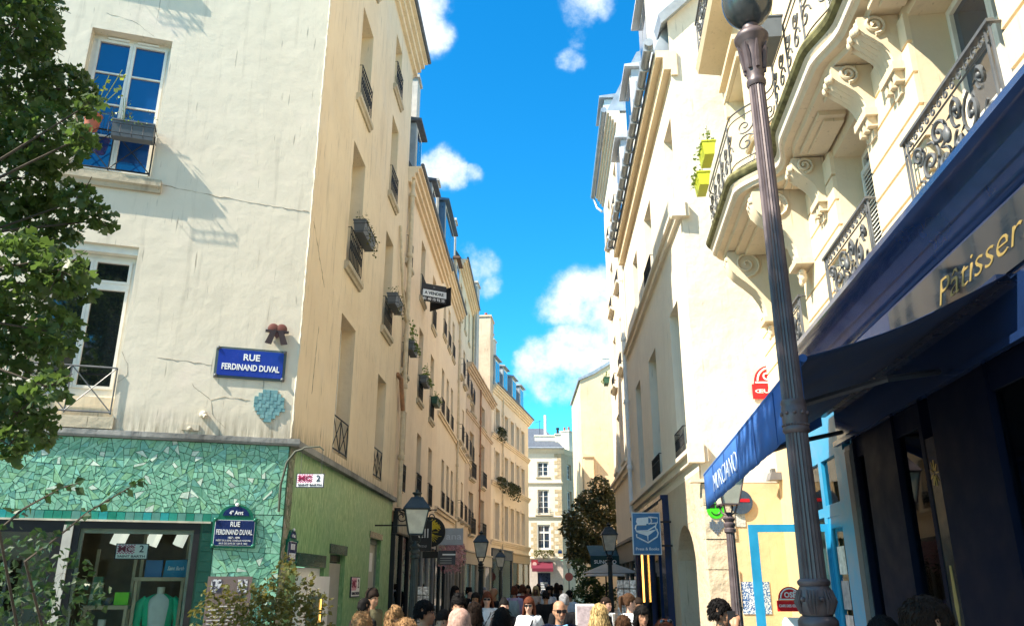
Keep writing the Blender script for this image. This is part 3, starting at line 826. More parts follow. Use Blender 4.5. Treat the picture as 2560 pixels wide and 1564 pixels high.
def arr_plate(F, x, z, s, label, full=True):
    t = thing('district_plaque', label, 'street sign', F @ Matrix.Translation((x,0,z-.21*s)))
    def pts(g, topr):
        w, h = .30*s-g, .21*s-g
        p = [(x-w,z-h),(x+w,z-h),(x+w,z+h*.98)]
        if topr: p += [(x+(.24*s-g)*math.cos(a), z+h*.98+(.24*s-g)*.78*math.sin(a)) for a in [k*math.pi/10 for k in range(11)]]
        p += [(x-w,z+h*.98)]; return p
    obj('green_border', MB(F).prism(pts(0, True), -.03, .005), M['sign_green'], t)
    obj('white_line', MB(F).prism(pts(.03*s, False), -.0335, -.0305), M['white'], t)
    obj('plate', MB(F).prism(pts(.036*s, False), -.037, -.034), M['sign_navy'], t)
    arc = [(x+.18*s*math.cos(a), z+.235*s+.13*s*math.sin(a)) for a in [k*math.pi/10 for k in range(11)]]
    obj('arch_plate', MB(F).prism(arc, -.037, -.0305), M['sign_navy'], t)
    for xx, zz in ((-.27,-.18),(.27,-.18),(-.27,.18),(.27,.18),(0,.39)):
        obj('bolt', MB(F).lathe([(.030*s,0),(.026*s,.012),(.012*s,.016)], 12).__class__(F).ball((x+xx*s,-.032,z+zz*s), .028*s, 8, 6), M['white'] if zz > .3 else M['sign_green'], t, 40)
    lettering('4e Arr\u1d57' if False else '4\u00b0 Arrt', .075*s, TL(F,x,-.039,z+.275*s), M['white'], t, bold=.03, wid=.19*s)
    if full:
        lettering('RUE', .10*s, TL(F,x,-.039,z+.115*s), M['white'], t, bold=.015, wid=.13*s)
        lettering('FERDINAND DUVAL', .10*s, TL(F,x,-.039,z+.005*s), M['white'], t, bold=.012, wid=.49*s)
        lettering('1827 - 1896', .034*s, TL(F,x,-.039,z-.068*s), M['white'], t, bold=.02)
        lettering('PR\u00c9FET DE LA SEINE, CONSEILLER MUNICIPAL', .034*s, TL(F,x,-.039,z-.108*s), M['white'], t, bold=0, wid=.47*s)
        lettering('(RUE DES JUIFS DE 1500 \u00c0 1900)', .034*s, TL(F,x,-.039,z-.148*s), M['white'], t, bold=0, wid=.38*s)
    return t
arr_plate(FA, -.67, 2.43, 1.0, 'arched green and navy street plaque on the sunlit mosaic wall')
t2 = arr_plate(FS, .42, 2.2, .8, 'green and navy street plaque on the shaded lane side of the mosaic', False)
lettering('RUE DES', .11, TL(FS,.42,-.039,2.26), M['white'], t2, bold=.03, wid=.2)
lettering('ROSIERS', .11, TL(FS,.42,-.039,2.13), M['white'], t2, bold=.03, wid=.3)

def mc2(F, x, z, w, label, name='shop_sign', dy=0.):
    h = w*.5; t = thing(name, label, 'sign', F @ Matrix.Translation((x,dy,z-h/2)))
    obj('border', MB(F).box(x-w/2,x+w/2,dy-.012,dy+.012,z-h/2,z+h/2), M['navy'], t)
    obj('panel', MB(F).box(x-w*.47,x+w*.47,dy-.015,dy-.0125,z-h*.45,z+h*.45), M['white'], t)
    nx, nz = 12, 8; a = w*.54/nx; b_ = h*.60/nz
    mbc = MB(F)
    for i in range(nx):
        for j in range(nz):
            if (i+j) % 2 == 0:
                xx, zz = x-w*.455+i*a, z-h*.17+j*b_
                mbc.box(xx, xx+a, dy-.017, dy-.0152, zz, zz+b_)
    obj('checks', mbc, M['pink_check'], t)
    lettering('MC', h*.50, TL(F,x-w*.19,dy-.019,z+h*.13), M['magenta'], t, bold=.02, wid=w*.46)
    lettering('2', h*.62, TL(F,x+w*.29,dy-.019,z+h*.14), M['navy'], t, bold=.01)
    lettering('SAINT BARTH', h*.19, TL(F,x,dy-.019,z-h*.32), M['navy'], t, bold=.02, wid=w*.84)
    return t
mc2(FA, -2.0, 2.17, .42, 'checkered magenta sign hung inside the shop window', dy=.2)
mc2(FS, 4.95, 1.68, .78, 'checkered shop sign fixed flat on the shaded green wall')
HG = frame((-2.93, 11.75), 88)
t = mc2(HG, 0, 3.16, .40, 'lit checkered shop sign hanging by wires from the corner bracket', 'hanging_sign')
obj('wire', MB(HG).tube([(-.15,0,3.26),(-.15,0,3.60)], .003, 4).tube([(.15,0,3.26),(.15,0,3.60)], .003, 4), M['iron_grey'], t)
obj('bracket', MB(HG).tube([(-.16,0,3.6),(-.12,0,3.64),(.1,0,3.65),(.16,0,3.6)], .012, 6).tube([(-.42,.02,2.72),(-.42,0,3.1),(-.36,0,3.42),(-.25,0,3.58),(-.15,0,3.61)], .018, 8), plain('verdigris_bracket', (.07,.08,.055), .6), t, 40)
# brown twin-lobed wall ornament
t = thing('wall_ornament', 'small brown twin-lobed plaque with two hanging straps above the street plate', 'plaque', FA @ Matrix.Translation((-.35,0,5.2)))
br = plain('brown_enamel', (.14,.045,.03), .45); dk = plain('dark_strap', (.04,.025,.025), .5)
for sg in (-1, 1):
    obj('lobe', MB(FA @ Matrix.Translation((-.355+sg*.062,-.05,5.49)) @ Matrix.Rotation(R(90),4,'X')).lathe([(.085,-.02),(.085,.02),(.06,.032)], 20), br, t, 40)
    obj('strap', MB(FA).prism([(-.355+sg*.01,5.46),(-.355+sg*.09,5.46),(-.355+sg*.17,5.25),(-.355+sg*.07,5.23)], -.10, -.082), dk, t)
obj('point', MB(FA).prism([(-.44,5.44),(-.27,5.44),(-.355,5.34)], -.078, -.03), br, t)
obj('bar', MB(FA).box(-.53,-.18,-.09,-.03,5.435,5.465), dk, t)
# turquoise tile cluster under the plate
t = thing('tile_mosaic', 'small turquoise square-tile mosaic under the blue street plate', 'mosaic', FA @ Matrix.Translation((-.37,0,4.02)))
tq = [plain('turquoise_tile', c, .2, 0, .08) for c in ((.17,.33,.35),(.14,.29,.31),(.20,.37,.38))]
for r, (a, n) in enumerate([(-.055,2),(-.11,4),(-.165,6),(-.20,8),(-.22,8),(-.22,8),(-.22,8),(-.165,6),(-.11,4)]):
    for k in range(n):
        obj('tile', MB(FA).box(-.37+a+k*.055+.001, -.37+a+(k+1)*.055-.001, -.022-.004*((r+k) % 2), -.001, 4.04+r*.055+.001, 4.04+(r+1)*.055-.001), rnd.choice(tq), t)
# info board
t = thing('notice_board', 'brown history board with two small photographs beside the shop window', 'board', FA @ Matrix.Translation((-.65,0,.9)))
obj('panel', MB(FA).box(-.95,-.36,-.05,.0,.9,1.84), plain('brown_board', (.16,.12,.11), .5), t)
for a, b in ((-.90,-.76),(-.55,-.42)):
    m_, nt, bb = newmat('printed_photo'); v = coords(nt)
    nt.links.new(mixc2(nt, ramp(nt, noise(nt, v, 28, 3), .45, .55), (.03,.03,.05), (.6,.6,.62)), bb.inputs['Base Color'])
    obj('photograph', MB(FA).box(a,b,-.054,-.051,1.63,1.80), m_, t)
for i in range(9):
    obj('text_line', MB(FA).box(-.91,-.42-.05*(i % 3),-.053,-.051,1.44-.045*i,1.455-.045*i), plain('printed_line', (.5,.48,.45), .7), t)
lettering('Pardi', .05, TL(FA,-.5,-.053,1.56), plain('orange_print', (.6,.12,.03), .6), t)
# ------------------------------------------------------------------ houses along the left of the lane
def facade(t, F, x0, x1, z0, ztop, ops, m, depth=.30, core=8.):
    obj('wall', MB(F).wall(x0, x1, z0, ztop, ops, depth, 0, core), m, t)

def dormer(par, F, x0, x1, z0, z1, y0, y1, mw, mr, pane=True):
    d = obj('dormer', MB(F).box(x0, x1, y0, y1, z0, z1), mw, par)
    obj('dormer_roof', MB(F).prism([(y0-.18, z1+.02), (y0-.18, z1+.09), ((y0+y1)/2, z1+.26), (y1, z1+.26), (y1, z1+.02)], x0-.12, x1+.12, 'x'), mr, d)
    f = MB(F).box(x0+.10, x1-.10, y0-.03, y0-.004, z0+.2, z1-.12)
    obj('dormer_frame', f, M['frame_white'], d)
    obj('pane', MB(F).box(x0+.17, (x0+x1)/2-.03, y0-.038, y0-.031, z0+.28, z1-.2).box((x0+x1)/2+.03, x1-.17, y0-.038, y0-.031, z0+.28, z1-.2), M['pane'], d)
    return d

def chimney(par, F, x0, x1, y0, y1, z0, z1, pots=4, m=None):
    c = obj('chimney', MB(F).box(x0, x1, y0, y1, z0, z1).box(x0-.06, x1+.06, y0-.06, y1+.06, z1+.002, z1+.12), m or M['chimney'], par)
    for i in range(pots):
        yy = y0+(y1-y0)*(i+.5)/pots
        obj('chimney_pot', MB(F).lathe([(.10, z1+.12), (.085, z1+.45), (.10, z1+.47), (.10, z1+.52)], 10, ((x0+x1)/2, yy)), M['pot'], c, 40)
    return c

def downpipe(par, F, x, z0, z1, y=-.09, m=None, r=.05):
    b = MB(F).tube([(x, y, z0), (x, y, z1)], r, 8)
    z = z0+1.2
    while z < z1:
        b.lathe([(r*1.35, z), (r*1.45, z+.03), (r*1.45, z+.09), (r*1.35, z+.12)], 10, (x, y)); z += 1.9
    return obj('downpipe', b, m or M['pipe'], par, 40)

def shopfront(par, F, x0, x1, zt, m, bays, name='shopfront', signs=None, glass=None, depth=.35, glow=None):
    """timber front: fascia, stallriser, mullions, glass, dark recess with goods behind"""
    b = MB(F).box(x0, x1, -.10, .02, zt-.55, zt).box(x0-.0, x1, -.16, .02, zt+.002, zt+.08)
    w = (x1-x0)/bays
    for i in range(bays+1):
        xx = x0+i*w; b.box(max(x0, xx-.07), min(x1, xx+.07), -.06, .06, .0, zt-.552)
    b.box(x0+.07, x1-.07, -.05, .05, .0, .35)
    sfr = obj(name, b, m, par)
    g_ = MB(F).box(x0+.07, x1-.07, .0, .01, .352, zt-.552)
    obj('pane', g_, glass or M['shop_glass'], sfr)
    rm = MB(F)
    rm.add([(x0,2.2,0),(x1,2.2,0),(x1,2.2,zt),(x0,2.2,zt)], [(0,1,2,3)])
    rm.add([(x0,.06,zt-.3),(x1,.06,zt-.3),(x1,2.2,zt-.3),(x0,2.2,zt-.3)], [(0,1,2,3)])
    rm.add([(x0,.06,0),(x0,2.2,0),(x0,2.2,zt),(x0,.06,zt)], [(0,1,2,3)]); rm.add([(x1,.06,0),(x1,2.2,0),(x1,2.2,zt),(x1,.06,zt)], [(0,1,2,3)])
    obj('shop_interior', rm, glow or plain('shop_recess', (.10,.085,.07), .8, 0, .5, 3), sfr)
    return sfr

# second house
L2 = thing('lane_house', 'second cream house after the corner, with planters and a for-sale board', 'building', FS @ Matrix.Translation((8.75,0,0)), 'houses along the left of the lane')
o2 = [(8.95,9.85,10.45,12.5),(11.75,12.65,10.35,12.3),(14.6,15.5,10.3,12.2),
      (8.95,9.85,7.25,9.55),(11.95,12.85,7.1,9.4),(14.7,15.6,7.05,9.3),
      (9.35,10.2,4.05,6.3),(12.3,13.2,4.15,6.12),(14.9,15.8,4.15,6.1)]
facade(L2, FS, 8.75, 16.9, 3.5, 12.9, o2, M['cream2'])
for (a, b, c, d) in o2:
    window(L2, FS, a, b, c+.02, d, .30, 3, 2, M['frame_white'], M['pane_dark'])
    if c > 5: sill(L2, FS, a, b, c, .09, .15)
    rail_bars(L2, FS, a+.02, b-.02, c+.04, c+.75, -.05)
cornice(L2, FS, 8.75, 17.1, 12.75, .38, .55, M['cream2'])
obj('gutter', MB(FS).tube([(8.8,-.40,13.36),(17.1,-.40,13.36)], .06, 8), M['slate'], L2, 40)
obj('roof', MB(FS).prism([(-.1,13.32),(1.4,16.2),(4.5,17.2),(8,13.32)], 8.76, 16.9, 'x'), M['slate'], L2)
dormer(L2, FS, 9.6, 10.7, 13.5, 15.3, -.02, 1.6, M['zinc'], M['slate']); dormer(L2, FS, 13.3, 14.4, 13.5, 15.2, -.02, 1.6, M['zinc'], M['slate'])
chimney(L2, FS, 11.4, 12.0, .3, 2.6, 13.4, 18.2, 0); chimney(L2, FS, 16.4, 16.95, .2, 2.2, 13.4, 16.9, 0)
downpipe(L2, FS, 8.95, 3.6, 13.3, -.12, M['pipe'], .065)
obj('rusty_elbow', MB(FS).tube([(8.35,-.02,6.95),(8.55,-.1,6.85),(8.62,-.12,6.5),(8.9,-.12,6.1)], .06, 8), M['pipe_rust'], L2, 40)
obj('branch_pipe', MB(FS).tube([(7.7,-.05,10.9),(7.75,-.08,10.2),(8.2,-.1,9.2),(8.9,-.12,8.55)], .04, 6), M['pipe'], L2, 40)
s_ = shopfront(L2, FS, 8.98, 12.6, 3.5, M['black'], 3)
s_2 = shopfront(L2, FS, 12.75, 16.8, 3.4, plain('pale_shopfront', (.34,.32,.29), .6), 3, glow=plain('pale_shop_recess', (.3,.28,.26), .8, 0, .4, 3))
obj('fascia_panel', MB(FS).box(9.0,12.6,-.13,-.101,2.98,3.45), plain('stained_fascia', (.30,.26,.18), .7, 0, .3), L2)

# third house
L3 = thing('lane_house', 'third house with three tight window columns and a blue glazed dormer', 'building', FS @ Matrix.Translation((16.9,0,0)), 'houses along the left of the lane')
o3 = [(x, x+.82, z0, z1) for x in (17.9,19.55,21.2) for z0, z1 in ((11.0,12.65),(7.85,9.65))] + [(x, x+.85, 4.4, 6.25) for x in (18.6,20.25,21.85)]
facade(L3, FS, 16.9, 23.6, 3.4, 13.4, o3, M['cream3'])
for (a, b, c, d) in o3:
    window(L3, FS, a, b, c+.02, d, .28, 3, 2, M['frame_white'], M['pane_dark'])
    rail_bars(L3, FS, a+.02, b-.02, c+.03, c+.62, -.05)
    if c > 10: sill(L3, FS, a, b, c, .08, .14)
cornice(L3, FS, 16.9, 23.7, 7.55, .12, .22, M['cream3'], 'string_course', 2); cornice(L3, FS, 16.9, 23.7, 4.1, .14, .24, M['cream3'], 'string_course', 2)
cornice(L3, FS, 16.9, 23.7, 13.2, .34, .5, M['cream3'])
obj('gutter', MB(FS).tube([(16.95,-.36,13.76),(23.7,-.36,13.76)], .055, 8), M['slate'], L3, 40)
obj('roof', MB(FS).prism([(-.1,13.7),(1.2,17.0),(4.5,18),(8,13.7)], 16.92, 23.6, 'x'), M['slate'], L3)
bz = plain('blue_zinc', (.10,.17,.25), .35, .3, .15, 3)
dormer(L3, FS, 17.2, 20.6, 13.9, 16.4, -.02, 2.2, bz, bz); dormer(L3, FS, 21.6, 22.7, 13.8, 15.7, -.05, 1.6, M['cream3'], plain('brown_tiles', (.14,.09,.07), .8))
chimney(L3, FS, 23.0, 23.6, .2, 2.4, 13.7, 18.3, 0)
downpipe(L3, FS, 23.45, 3.5, 13.5, -.1)
shopfront(L3, FS, 17.1, 20.2, 3.3, plain('dark_teal_front', (.02,.028,.03), .4), 2)
shopfront(L3, FS, 20.4, 23.5, 3.3, plain('grey_front', (.22,.22,.21), .5), 3, glow=plain('bright_recess', (.35,.36,.36), .7, 0, .4, 3))

# fourth house, tall
L4 = thing('lane_house', 'fourth, tallest lane house with small projecting iron balconies', 'building', FS @ Matrix.Translation((23.6,0,0)), 'houses along the left of the lane')
o4 = [(x, x+.9, z0, z1) for x in (24.2,26.3,28.4,30.2) for z0, z1 in ((11.0,12.8),(7.9,9.8),(4.5,6.3))] + [(x, x+.85, 13.9, 15.6) for x in (24.2,26.4,28.6)]
facade(L4, FS, 23.6, 31.2, 3.4, 16.2, o4, M['cream4'])
for (a, b, c, d) in o4:
    window(L4, FS, a, b, c+.02, d, .28, 3, 2, M['frame_white'], M['pane_dark'])
    if c < 13: rail_bars(L4, FS, a-.08, b+.08, c+.0, c+.72, -.22)
    sill(L4, FS, a, b, c, .16 if c < 13 else .07, .13)
cornice(L4, FS, 23.6, 31.4, 16.05, .36, .5, M['cream4']); cornice(L4, FS, 23.6, 31.3, 7.4, .12, .24, M['cream4'], 'string_course', 2)
obj('gutter', MB(FS).tube([(23.6,-.38,16.6),(31.4,-.38,16.6)], .055, 8), M['slate'], L4, 40)
obj('roof', MB(FS).prism([(-.1,16.55),(1.2,18.6),(4.5,19.4),(8,16.55)], 23.62, 31.2, 'x'), M['slate'], L4)
chimney(L4, FS, 30.7, 31.2, .1, 2.0, 16.5, 18.2, 0); chimney(L4, FS, 31.25, 31.8, .15, 2.1, 12.0, 17.2, 0)
downpipe(L4, FS, 31.05, 3.5, 16.2, -.1)
shopfront(L4, FS, 23.8, 27.2, 3.3, plain('beige_front', (.30,.26,.20), .6), 2); shopfront(L4, FS, 27.5, 31.1, 3.2, plain('charcoal_front', (.05,.05,.055), .5), 2)

# fifth house, stained
L5 = thing('lane_house', 'weathered brownish fifth house where the lane starts to bend', 'building', F5, 'houses along the left of the lane')
o5 = [(x, x+1.5, z0, z1) for x in (1.4,5.5) for z0, z1 in ((10.3,11.5),(6.9,9.3),(4.1,6.2))]
facade(L5, F5, -8.2, 10.3, 3.3, 12.4, o5 + [(-6.6,-5.6,10.0,11.6),(-3.4,-2.4,10.0,11.6)], M['worn'], .26)
for (a, b, c, d) in o5:
    window(L5, F5, a, b, c+.02, d, .26, 3, 2, M['frame_white'], M['pane_dark'])
    if c < 10: rail_bars(L5, F5, a, b, c+.02, c+.8, -.16)
    sill(L5, F5, a, b, c, .14, .14)
cornice(L5, F5, -.0, 10.5, 12.2, .34, .42, M['worn']); cornice(L5, F5, 0, 10.35, 9.95, .1, .2, M['worn'], 'string_course', 2)
obj('roof', MB(F5).prism([(-.1,12.62),(1.2,14.6),(4.5,15.4),(8,12.62)], 0, 10.3, 'x'), M['slate'], L5)
chimney(L5, F5, 3.2, 4.2, .0, 2.2, 12.62, 18.2, 2); chimney(L5, F5, 8.8, 10.4, -.05, 1.6, 12.62, 18.0, 2, M['worn'])
downpipe(L5, F5, 4.6, 3.4, 12.2, -.1, M['pipe_rust'])
shopfront(L5, F5, .2, 4.3, 3.2, plain('stone_front', (.30,.26,.20), .7), 2); shopfront(L5, F5, 4.8, 10.1, 3.2, plain('sand_front', (.42,.38,.30), .6), 2)

# sixth house, five bays and mansard
L6 = thing('lane_house', 'sixth house with five window bays, mansard dormers and hanging greenery', 'building', F6, 'houses along the left of the lane')
X6 = ((.95,2.2),(3.7,4.85),(5.6,6.75),(7.55,8.7),(9.4,10.6))
o6 = [(a, b, z0, z1) for a, b in X6 for z0, z1 in ((10.9,12.55),(7.95,9.75),(4.35,6.55))]
facade(L6, F6, 0, 12.3, 3.3, 13.5, o6, M['cream6'], .30)
for (a, b, c, d) in o6:
    window(L6, F6, a, b, c+.02, d, .30, 3, 2, M['frame_white'], M['pane_dark'])
    obj('surround', MB(F6).box(a-.16, a-.004, -.045, .02, c, d+.16).box(b+.004, b+.16, -.045, .02, c, d+.16).box(a-.004, b+.004, -.045, .02, d+.004, d+.16), M['cream6'], L6)
for z in (10.45, 7.5, 3.95): cornice(L6, F6, 0, 12.45, z, .18, .32, M['cream6'], 'string_course', 3)
cornice(L6, F6, 0, 12.6, 13.35, .4, .5, M['cream6'])
obj('gutter', MB(F6).tube([(0,-.42,13.92),(12.6,-.42,13.92)], .06, 8), M['slate'], L6, 40)
obj('mansard', MB(F6).prism([(.0,13.86),(.75,16.3),(4.5,17.4),(8,13.86)], .3, 12.2, 'x'), M['slate'], L6)
for a in (.9, 3.4, 6.4, 9.2): dormer(L6, F6, a, a+1.5, 14.0, 15.9, .05, 1.6, M['zinc'], M['zinc'])
chimney(L6, F6, 4.2, 5.0, .9, 3.0, 14.5, 18.1, 4); chimney(L6, F6, .02, .35, .0, 2.5, 13.9, 17.2, 0)
downpipe(L6, F6, 2.95, 3.5, 13.6, -.1)
navyf = shopfront(L6, F6, .2, 6.0, 3.7, plain('slate_blue_front', (.05,.065,.085), .5), 2); shopfront(L6, F6, 6.2, 12.2, 3.6, plain('tan_front', (.45,.34,.20), .6), 3)

# ------------------------------------------------------------------ house closing the lane
E1 = thing('end_house', 'pale sunlit house closing the lane, with quoins and a red-awning shop', 'building', FE)
oe = [(-2.14,-1.12,10.7,12.05),(-2.14,-1.12,7.45,9.6),(-2.17,-1.06,4.5,6.6)]
obj('wall', MB(FE).wall(-7, 0, 3.7, 13.0, oe, .22, 0, 7), M['end_wall'], E1)
for i, (a, b, c, d) in enumerate(oe):
    window(E1, FE, a, b, c+.02, d, .2, (3,4,2)[i], 2, M['frame_bright'], M['pane'], True, (None,None,5.95)[i], .06)
rail_bars(E1, FE, -2.25, -.98, 7.38, 7.95, -.14)
sill(E1, FE, -2.14, -1.12, 10.7, .1, .12); sill(E1, FE, -2.25, -.98, 7.42, .2, .12)
for z in (10.02, 7.08, 3.62): cornice(E1, FE, -7, .12, z, .14, .2, M['end_wall'], 'string_course', 2)
cornice(E1, FE, -7, .3, 12.8, .3, .4, M['end_wall'])
obj('gutter', MB(FE).tube([(-7,-.34,13.24),(.3,-.34,13.24)], .07, 8), M['zinc'], E1, 40)
obj('roof', MB(FE).add([(-7,-.3,13.22),(.3,-.3,13.22),(.3,7,13.22),(-7,7,13.22),(-1.4,3,15.6),(-7,3,15.6)], [(0,1,4,5),(1,2,4),(2,3,5,4)]), M['slate'], E1)
chimney(E1, FE, -2.3, -.45, .9, 1.5, 13.3, 14.5, 0, M['white_wall']); chimney(E1, FE, -.45, .05, .7, 1.4, 13.2, 14.6, 0, M['white_wall'])
obj('flue_pipe', MB(FE).tube([(-1.32,1.2,14.4),(-1.32,1.2,16.5)], .13, 10), M['white'], E1, 40)
obj('antenna', MB(FE).tube([(-1.85,1.2,14.4),(-1.85,1.2,16.0)], .02, 5).tube([(-2.3,1.2,15.8),(-1.7,1.2,16.0)], .015, 4), M['iron'], E1)
obj('chimney_pot', MB(FE).lathe([(.12,14.7),(.10,15.1),(.15,15.15),(.15,15.3)], 10, (-.2,1.05)), M['iron'], E1, 40)
qm = plain('quoin_stone', (.50,.40,.26), .85, 0, .25, 4, .4, 30)
z = 3.95; k = 0
while z < 12.6:
    if not 9.6 < z < 10.3 and not 6.7 < z < 7.4:
        wq = .62 if k % 2 else .36
        obj('quoin', MB(FE).box(-wq, .002, -.025, .03, z, z+.30), qm, E1)
        if z < 6.8: obj('quoin', MB(FE).box(-1.0+(.2 if k % 2 else 0), -.7+.3*(k % 2), -.012, .02, z, z+.3), qm, E1); obj('quoin', MB(FE).box(-2.75+(.2*(k % 2)), -2.24, -.012, .02, z, z+.3), qm, E1)
    z += .315; k += 1
# side street face of the end house
FE2 = frame((4.4, 72.0), 28)
oe2 = [(x, x+1.0, z0, z1) for x in (1.2,3.6,6.0,8.4) for z0, z1 in ((10.6,12.0),(7.5,9.6),(4.6,6.6))]
obj('side_wall', MB(FE2).wall(0, 11, 0, 13.0, oe2, .25, 0), M['worn'], E1)
for (a, b, c, d) in oe2: window(E1, FE2, a, b, c+.02, d, .24, 3, 2, M['frame_bright'], M['pane'])
cornice(E1, FE2, 0, 11, 12.8, .3, .4, M['end_wall'])
chimney(E1, FE2, 3.0, 4.0, .5, 1.4, 13.2, 15.3, 2, M['white_wall']); chimney(E1, FE2, 7.0, 8.2, .5, 1.4, 13.2, 15.0, 2, M['chimney'])
# its shop
pk = plain('pale_pink_front', (.50,.42,.37), .6)
obj('shop_wall', MB(FE).wall(-7, 0, 0, 3.6, [(-2.2,-1.1,0,2.6)], .2, .0), pk, E1)
dd = obj('shop_door', MB(FE).box(-2.2,-1.1,.1,.16,0,2.6), plain('dark_blue_door', (.012,.018,.045), .3), E1)
for i in range(5): obj('door_print', MB(FE).box(-1.95,-1.95+(.62,.5,.6,.4,.6)[i],.094,.099,1.75-.13*i,1.80-.13*i), M['white'], dd)
t = thing('shop_awning', 'dark red awning over the end house shop door', 'awning', FE @ Matrix.Translation((-1.6,0,2.7)))
obj('canopy', MB(FE).prism([(.0,3.5),(0,3.35),(-1.0,2.85),(-1.0,2.95)], -2.7, -.9, 'x'), plain('burgundy_cloth', (.13,.012,.03), .8), t)
obj('valance', MB(FE).box(-2.7,-.9,-1.02,-1.0,2.68,2.949), plain('burgundy_cloth', (.13,.012,.03), .8), t)
t = thing('projecting_sign', 'small red projecting sign with pale disc on the end house', 'sign', FE @ Matrix.Translation((-2.6,-.5,3.0)))
obj('board', MB(FE).box(-2.75,-2.2,-.52,-.48,2.95,3.65), plain('red_board', (.25,.02,.03), .5), t)
obj('disc', MB(FE @ Matrix.Translation((-2.47,-.53,3.3)) @ Matrix.Rotation(R(90),4,'X')).lathe([(.18,0),(.18,.01)], 20), plain('pink_disc', (.55,.35,.33), .5), t)
arr_plate(FE, -.25, 4.3, .6, 'tiny arched plaque on the corner of the end house', False)

# ------------------------------------------------------------------ ochre gable behind the lane
G1 = thing('gable_house', 'tall blind ochre gable with zinc coping rising behind the street tree', 'building', FF)
obj('wall', MB(FF).prism([(.25,0),(9,0),(9,20.5),(2.85,18.0),(1.36,17.05),(.25,16.55)], 0, 9), M['gable'], G1)
obj('coping', MB(FF).prism([(.1,16.52),(1.36,17.06),(2.85,18.0),(9,20.5),(9,20.75),(2.8,18.25),(1.3,17.3),(.1,16.72)], -.12, 9.2), M['zinc'], G1)
obj('buttress', MB(FF).box(.34,1.05,-.5,.0,0,10.6).prism([(.28,10.602),(1.12,10.602),(1.12,10.7),(.28,10.85)], -.6, .0), M['gable'], G1)
chimney(G1, FF, 2.2, 3.4, 1, 2, 17.3, 18.6, 0, M['white_wall'])
# ------------------------------------------------------------------ white house on the right (flank + lane front)
C1 = thing('white_house', 'white rendered house with arched passage, its flank blazing in the sun', 'building', FC)
oc = [(-2.05,-1.05,4.0,6.8),(-5.5,-4.25,4.0,6.8),(-8.4,-7.3,4.1,6.82),(-1.35,-.4,8.45,10.35),(-4.9,-3.72,8.4,10.25),(-7.6,-6.6,8.4,10.2)]
obj('lane_wall', MB(FC).wall(-10, 0, 3.5, 11.4, oc, .34, 0), M['c_wall'], C1)
obj('sun_block_core', MB(FC).box(-9.99,-.3,.5,8,3.4,11.5), M['c_wall'], C1)  # unseen core behind the sheet wall, stops sunlight passing through
for (a, b, c, d) in oc:
    window(C1, FC, a, b, c+.02, d, .33, 3, 2, plain('cream_frame', (.6,.58,.5), .5), M['pane_dark'])
for a, b in ((-2.05,-1.05),(-5.5,-4.25)):
    rr = rail_bars(C1, FC, a+.02, b-.02, 3.95, 4.42, -.05, None, .12)
rail_bars(C1, FC, -4.9, -3.74, 8.42, 8.85, -.07)
for z in (8.0, 3.62):
    cornice(C1, FC, -10, .10, z, .16, .26, M['c_wall'], 'string_course', 2)
    obj('course_end_block', MB(FC).box(-.02,.14,-.20,.05,z-.02,z+.30), M['c_wall'], C1)
cornice(C1, FC, -10, .05, 11.0, .28, .55, M['stone'], 'cornice', 2)
obj('gutter', MB(FC).tube([(-10,-.40,11.72),(.1,-.40,11.72)], .09, 10), M['zinc'], C1, 40)
for i in range(16): obj('gutter_clip', MB(FC).box(-9.8+i*.65,-9.77+i*.65,-.50,-.30,11.60,11.82), M['zinc'], C1)
obj('roof', MB(FC).prism([(-.3,11.66),(.9,14.6),(3.5,16.2),(8,11.66)], -10, -.2, 'x'), M['zinc'], C1)
lz = plain('light_zinc', (.55,.57,.58), .5, .1, .1, 3)
dormer(C1, FC, -2.9, -1.5, 12.0, 14.4, -.12, 2.0, lz, lz); dormer(C1, FC, -6.2, -4.8, 12.0, 14.6, -.12, 2.0, lz, lz); dormer(C1, FC, -9.3, -8.0, 12.0, 14.4, -.12, 2.0, lz, lz)
obj('upper_house_wall', MB(FC).box(-1.3,6,1.2,8,11.4,16.5), M['white_wall'], C1)
downpipe(C1, FC, -9.75, 3.6, 11.0, -.12, M['frame_bright'], .06)
# flank facing the camera
obj('flank_wall', MB(FW).add([(-1.51,0,3.29),(.35,0,3.29),(.35,0,14.2),(-1.51,0,12.3)], [(0,1,2,3)]), M['white_wall'], C1)
obj('flank_coping', MB(FW).prism([(-1.66,12.12),(.4,14.15),(.4,14.4),(-1.7,12.34)], -.14, .4), M['zinc'], C1)
obj('flank_base', MB(FW).box(-1.08,-.05,.005,.2,0,3.288), M['tan_base'], C1)
obj('base_ledge', MB(FW).prism([(-1.7,3.29),(-1.3,3.29),(-1.3,3.36),(-1.7,3.33)], -.06, .1), M['stone'], C1)
z = 0; k = 0
while z < 3.2:
    h = (.46,.52,.42,.55)[k % 4]; h = min(h, 3.28-z)
    obj('stone_block', MB(FW).box(-1.51, -1.09+(.06 if k % 2 else -.06), -.012-.01*(k % 2), .2, z+.006, z+h-.006), M['ashlar'], C1)
    z += h; k += 1
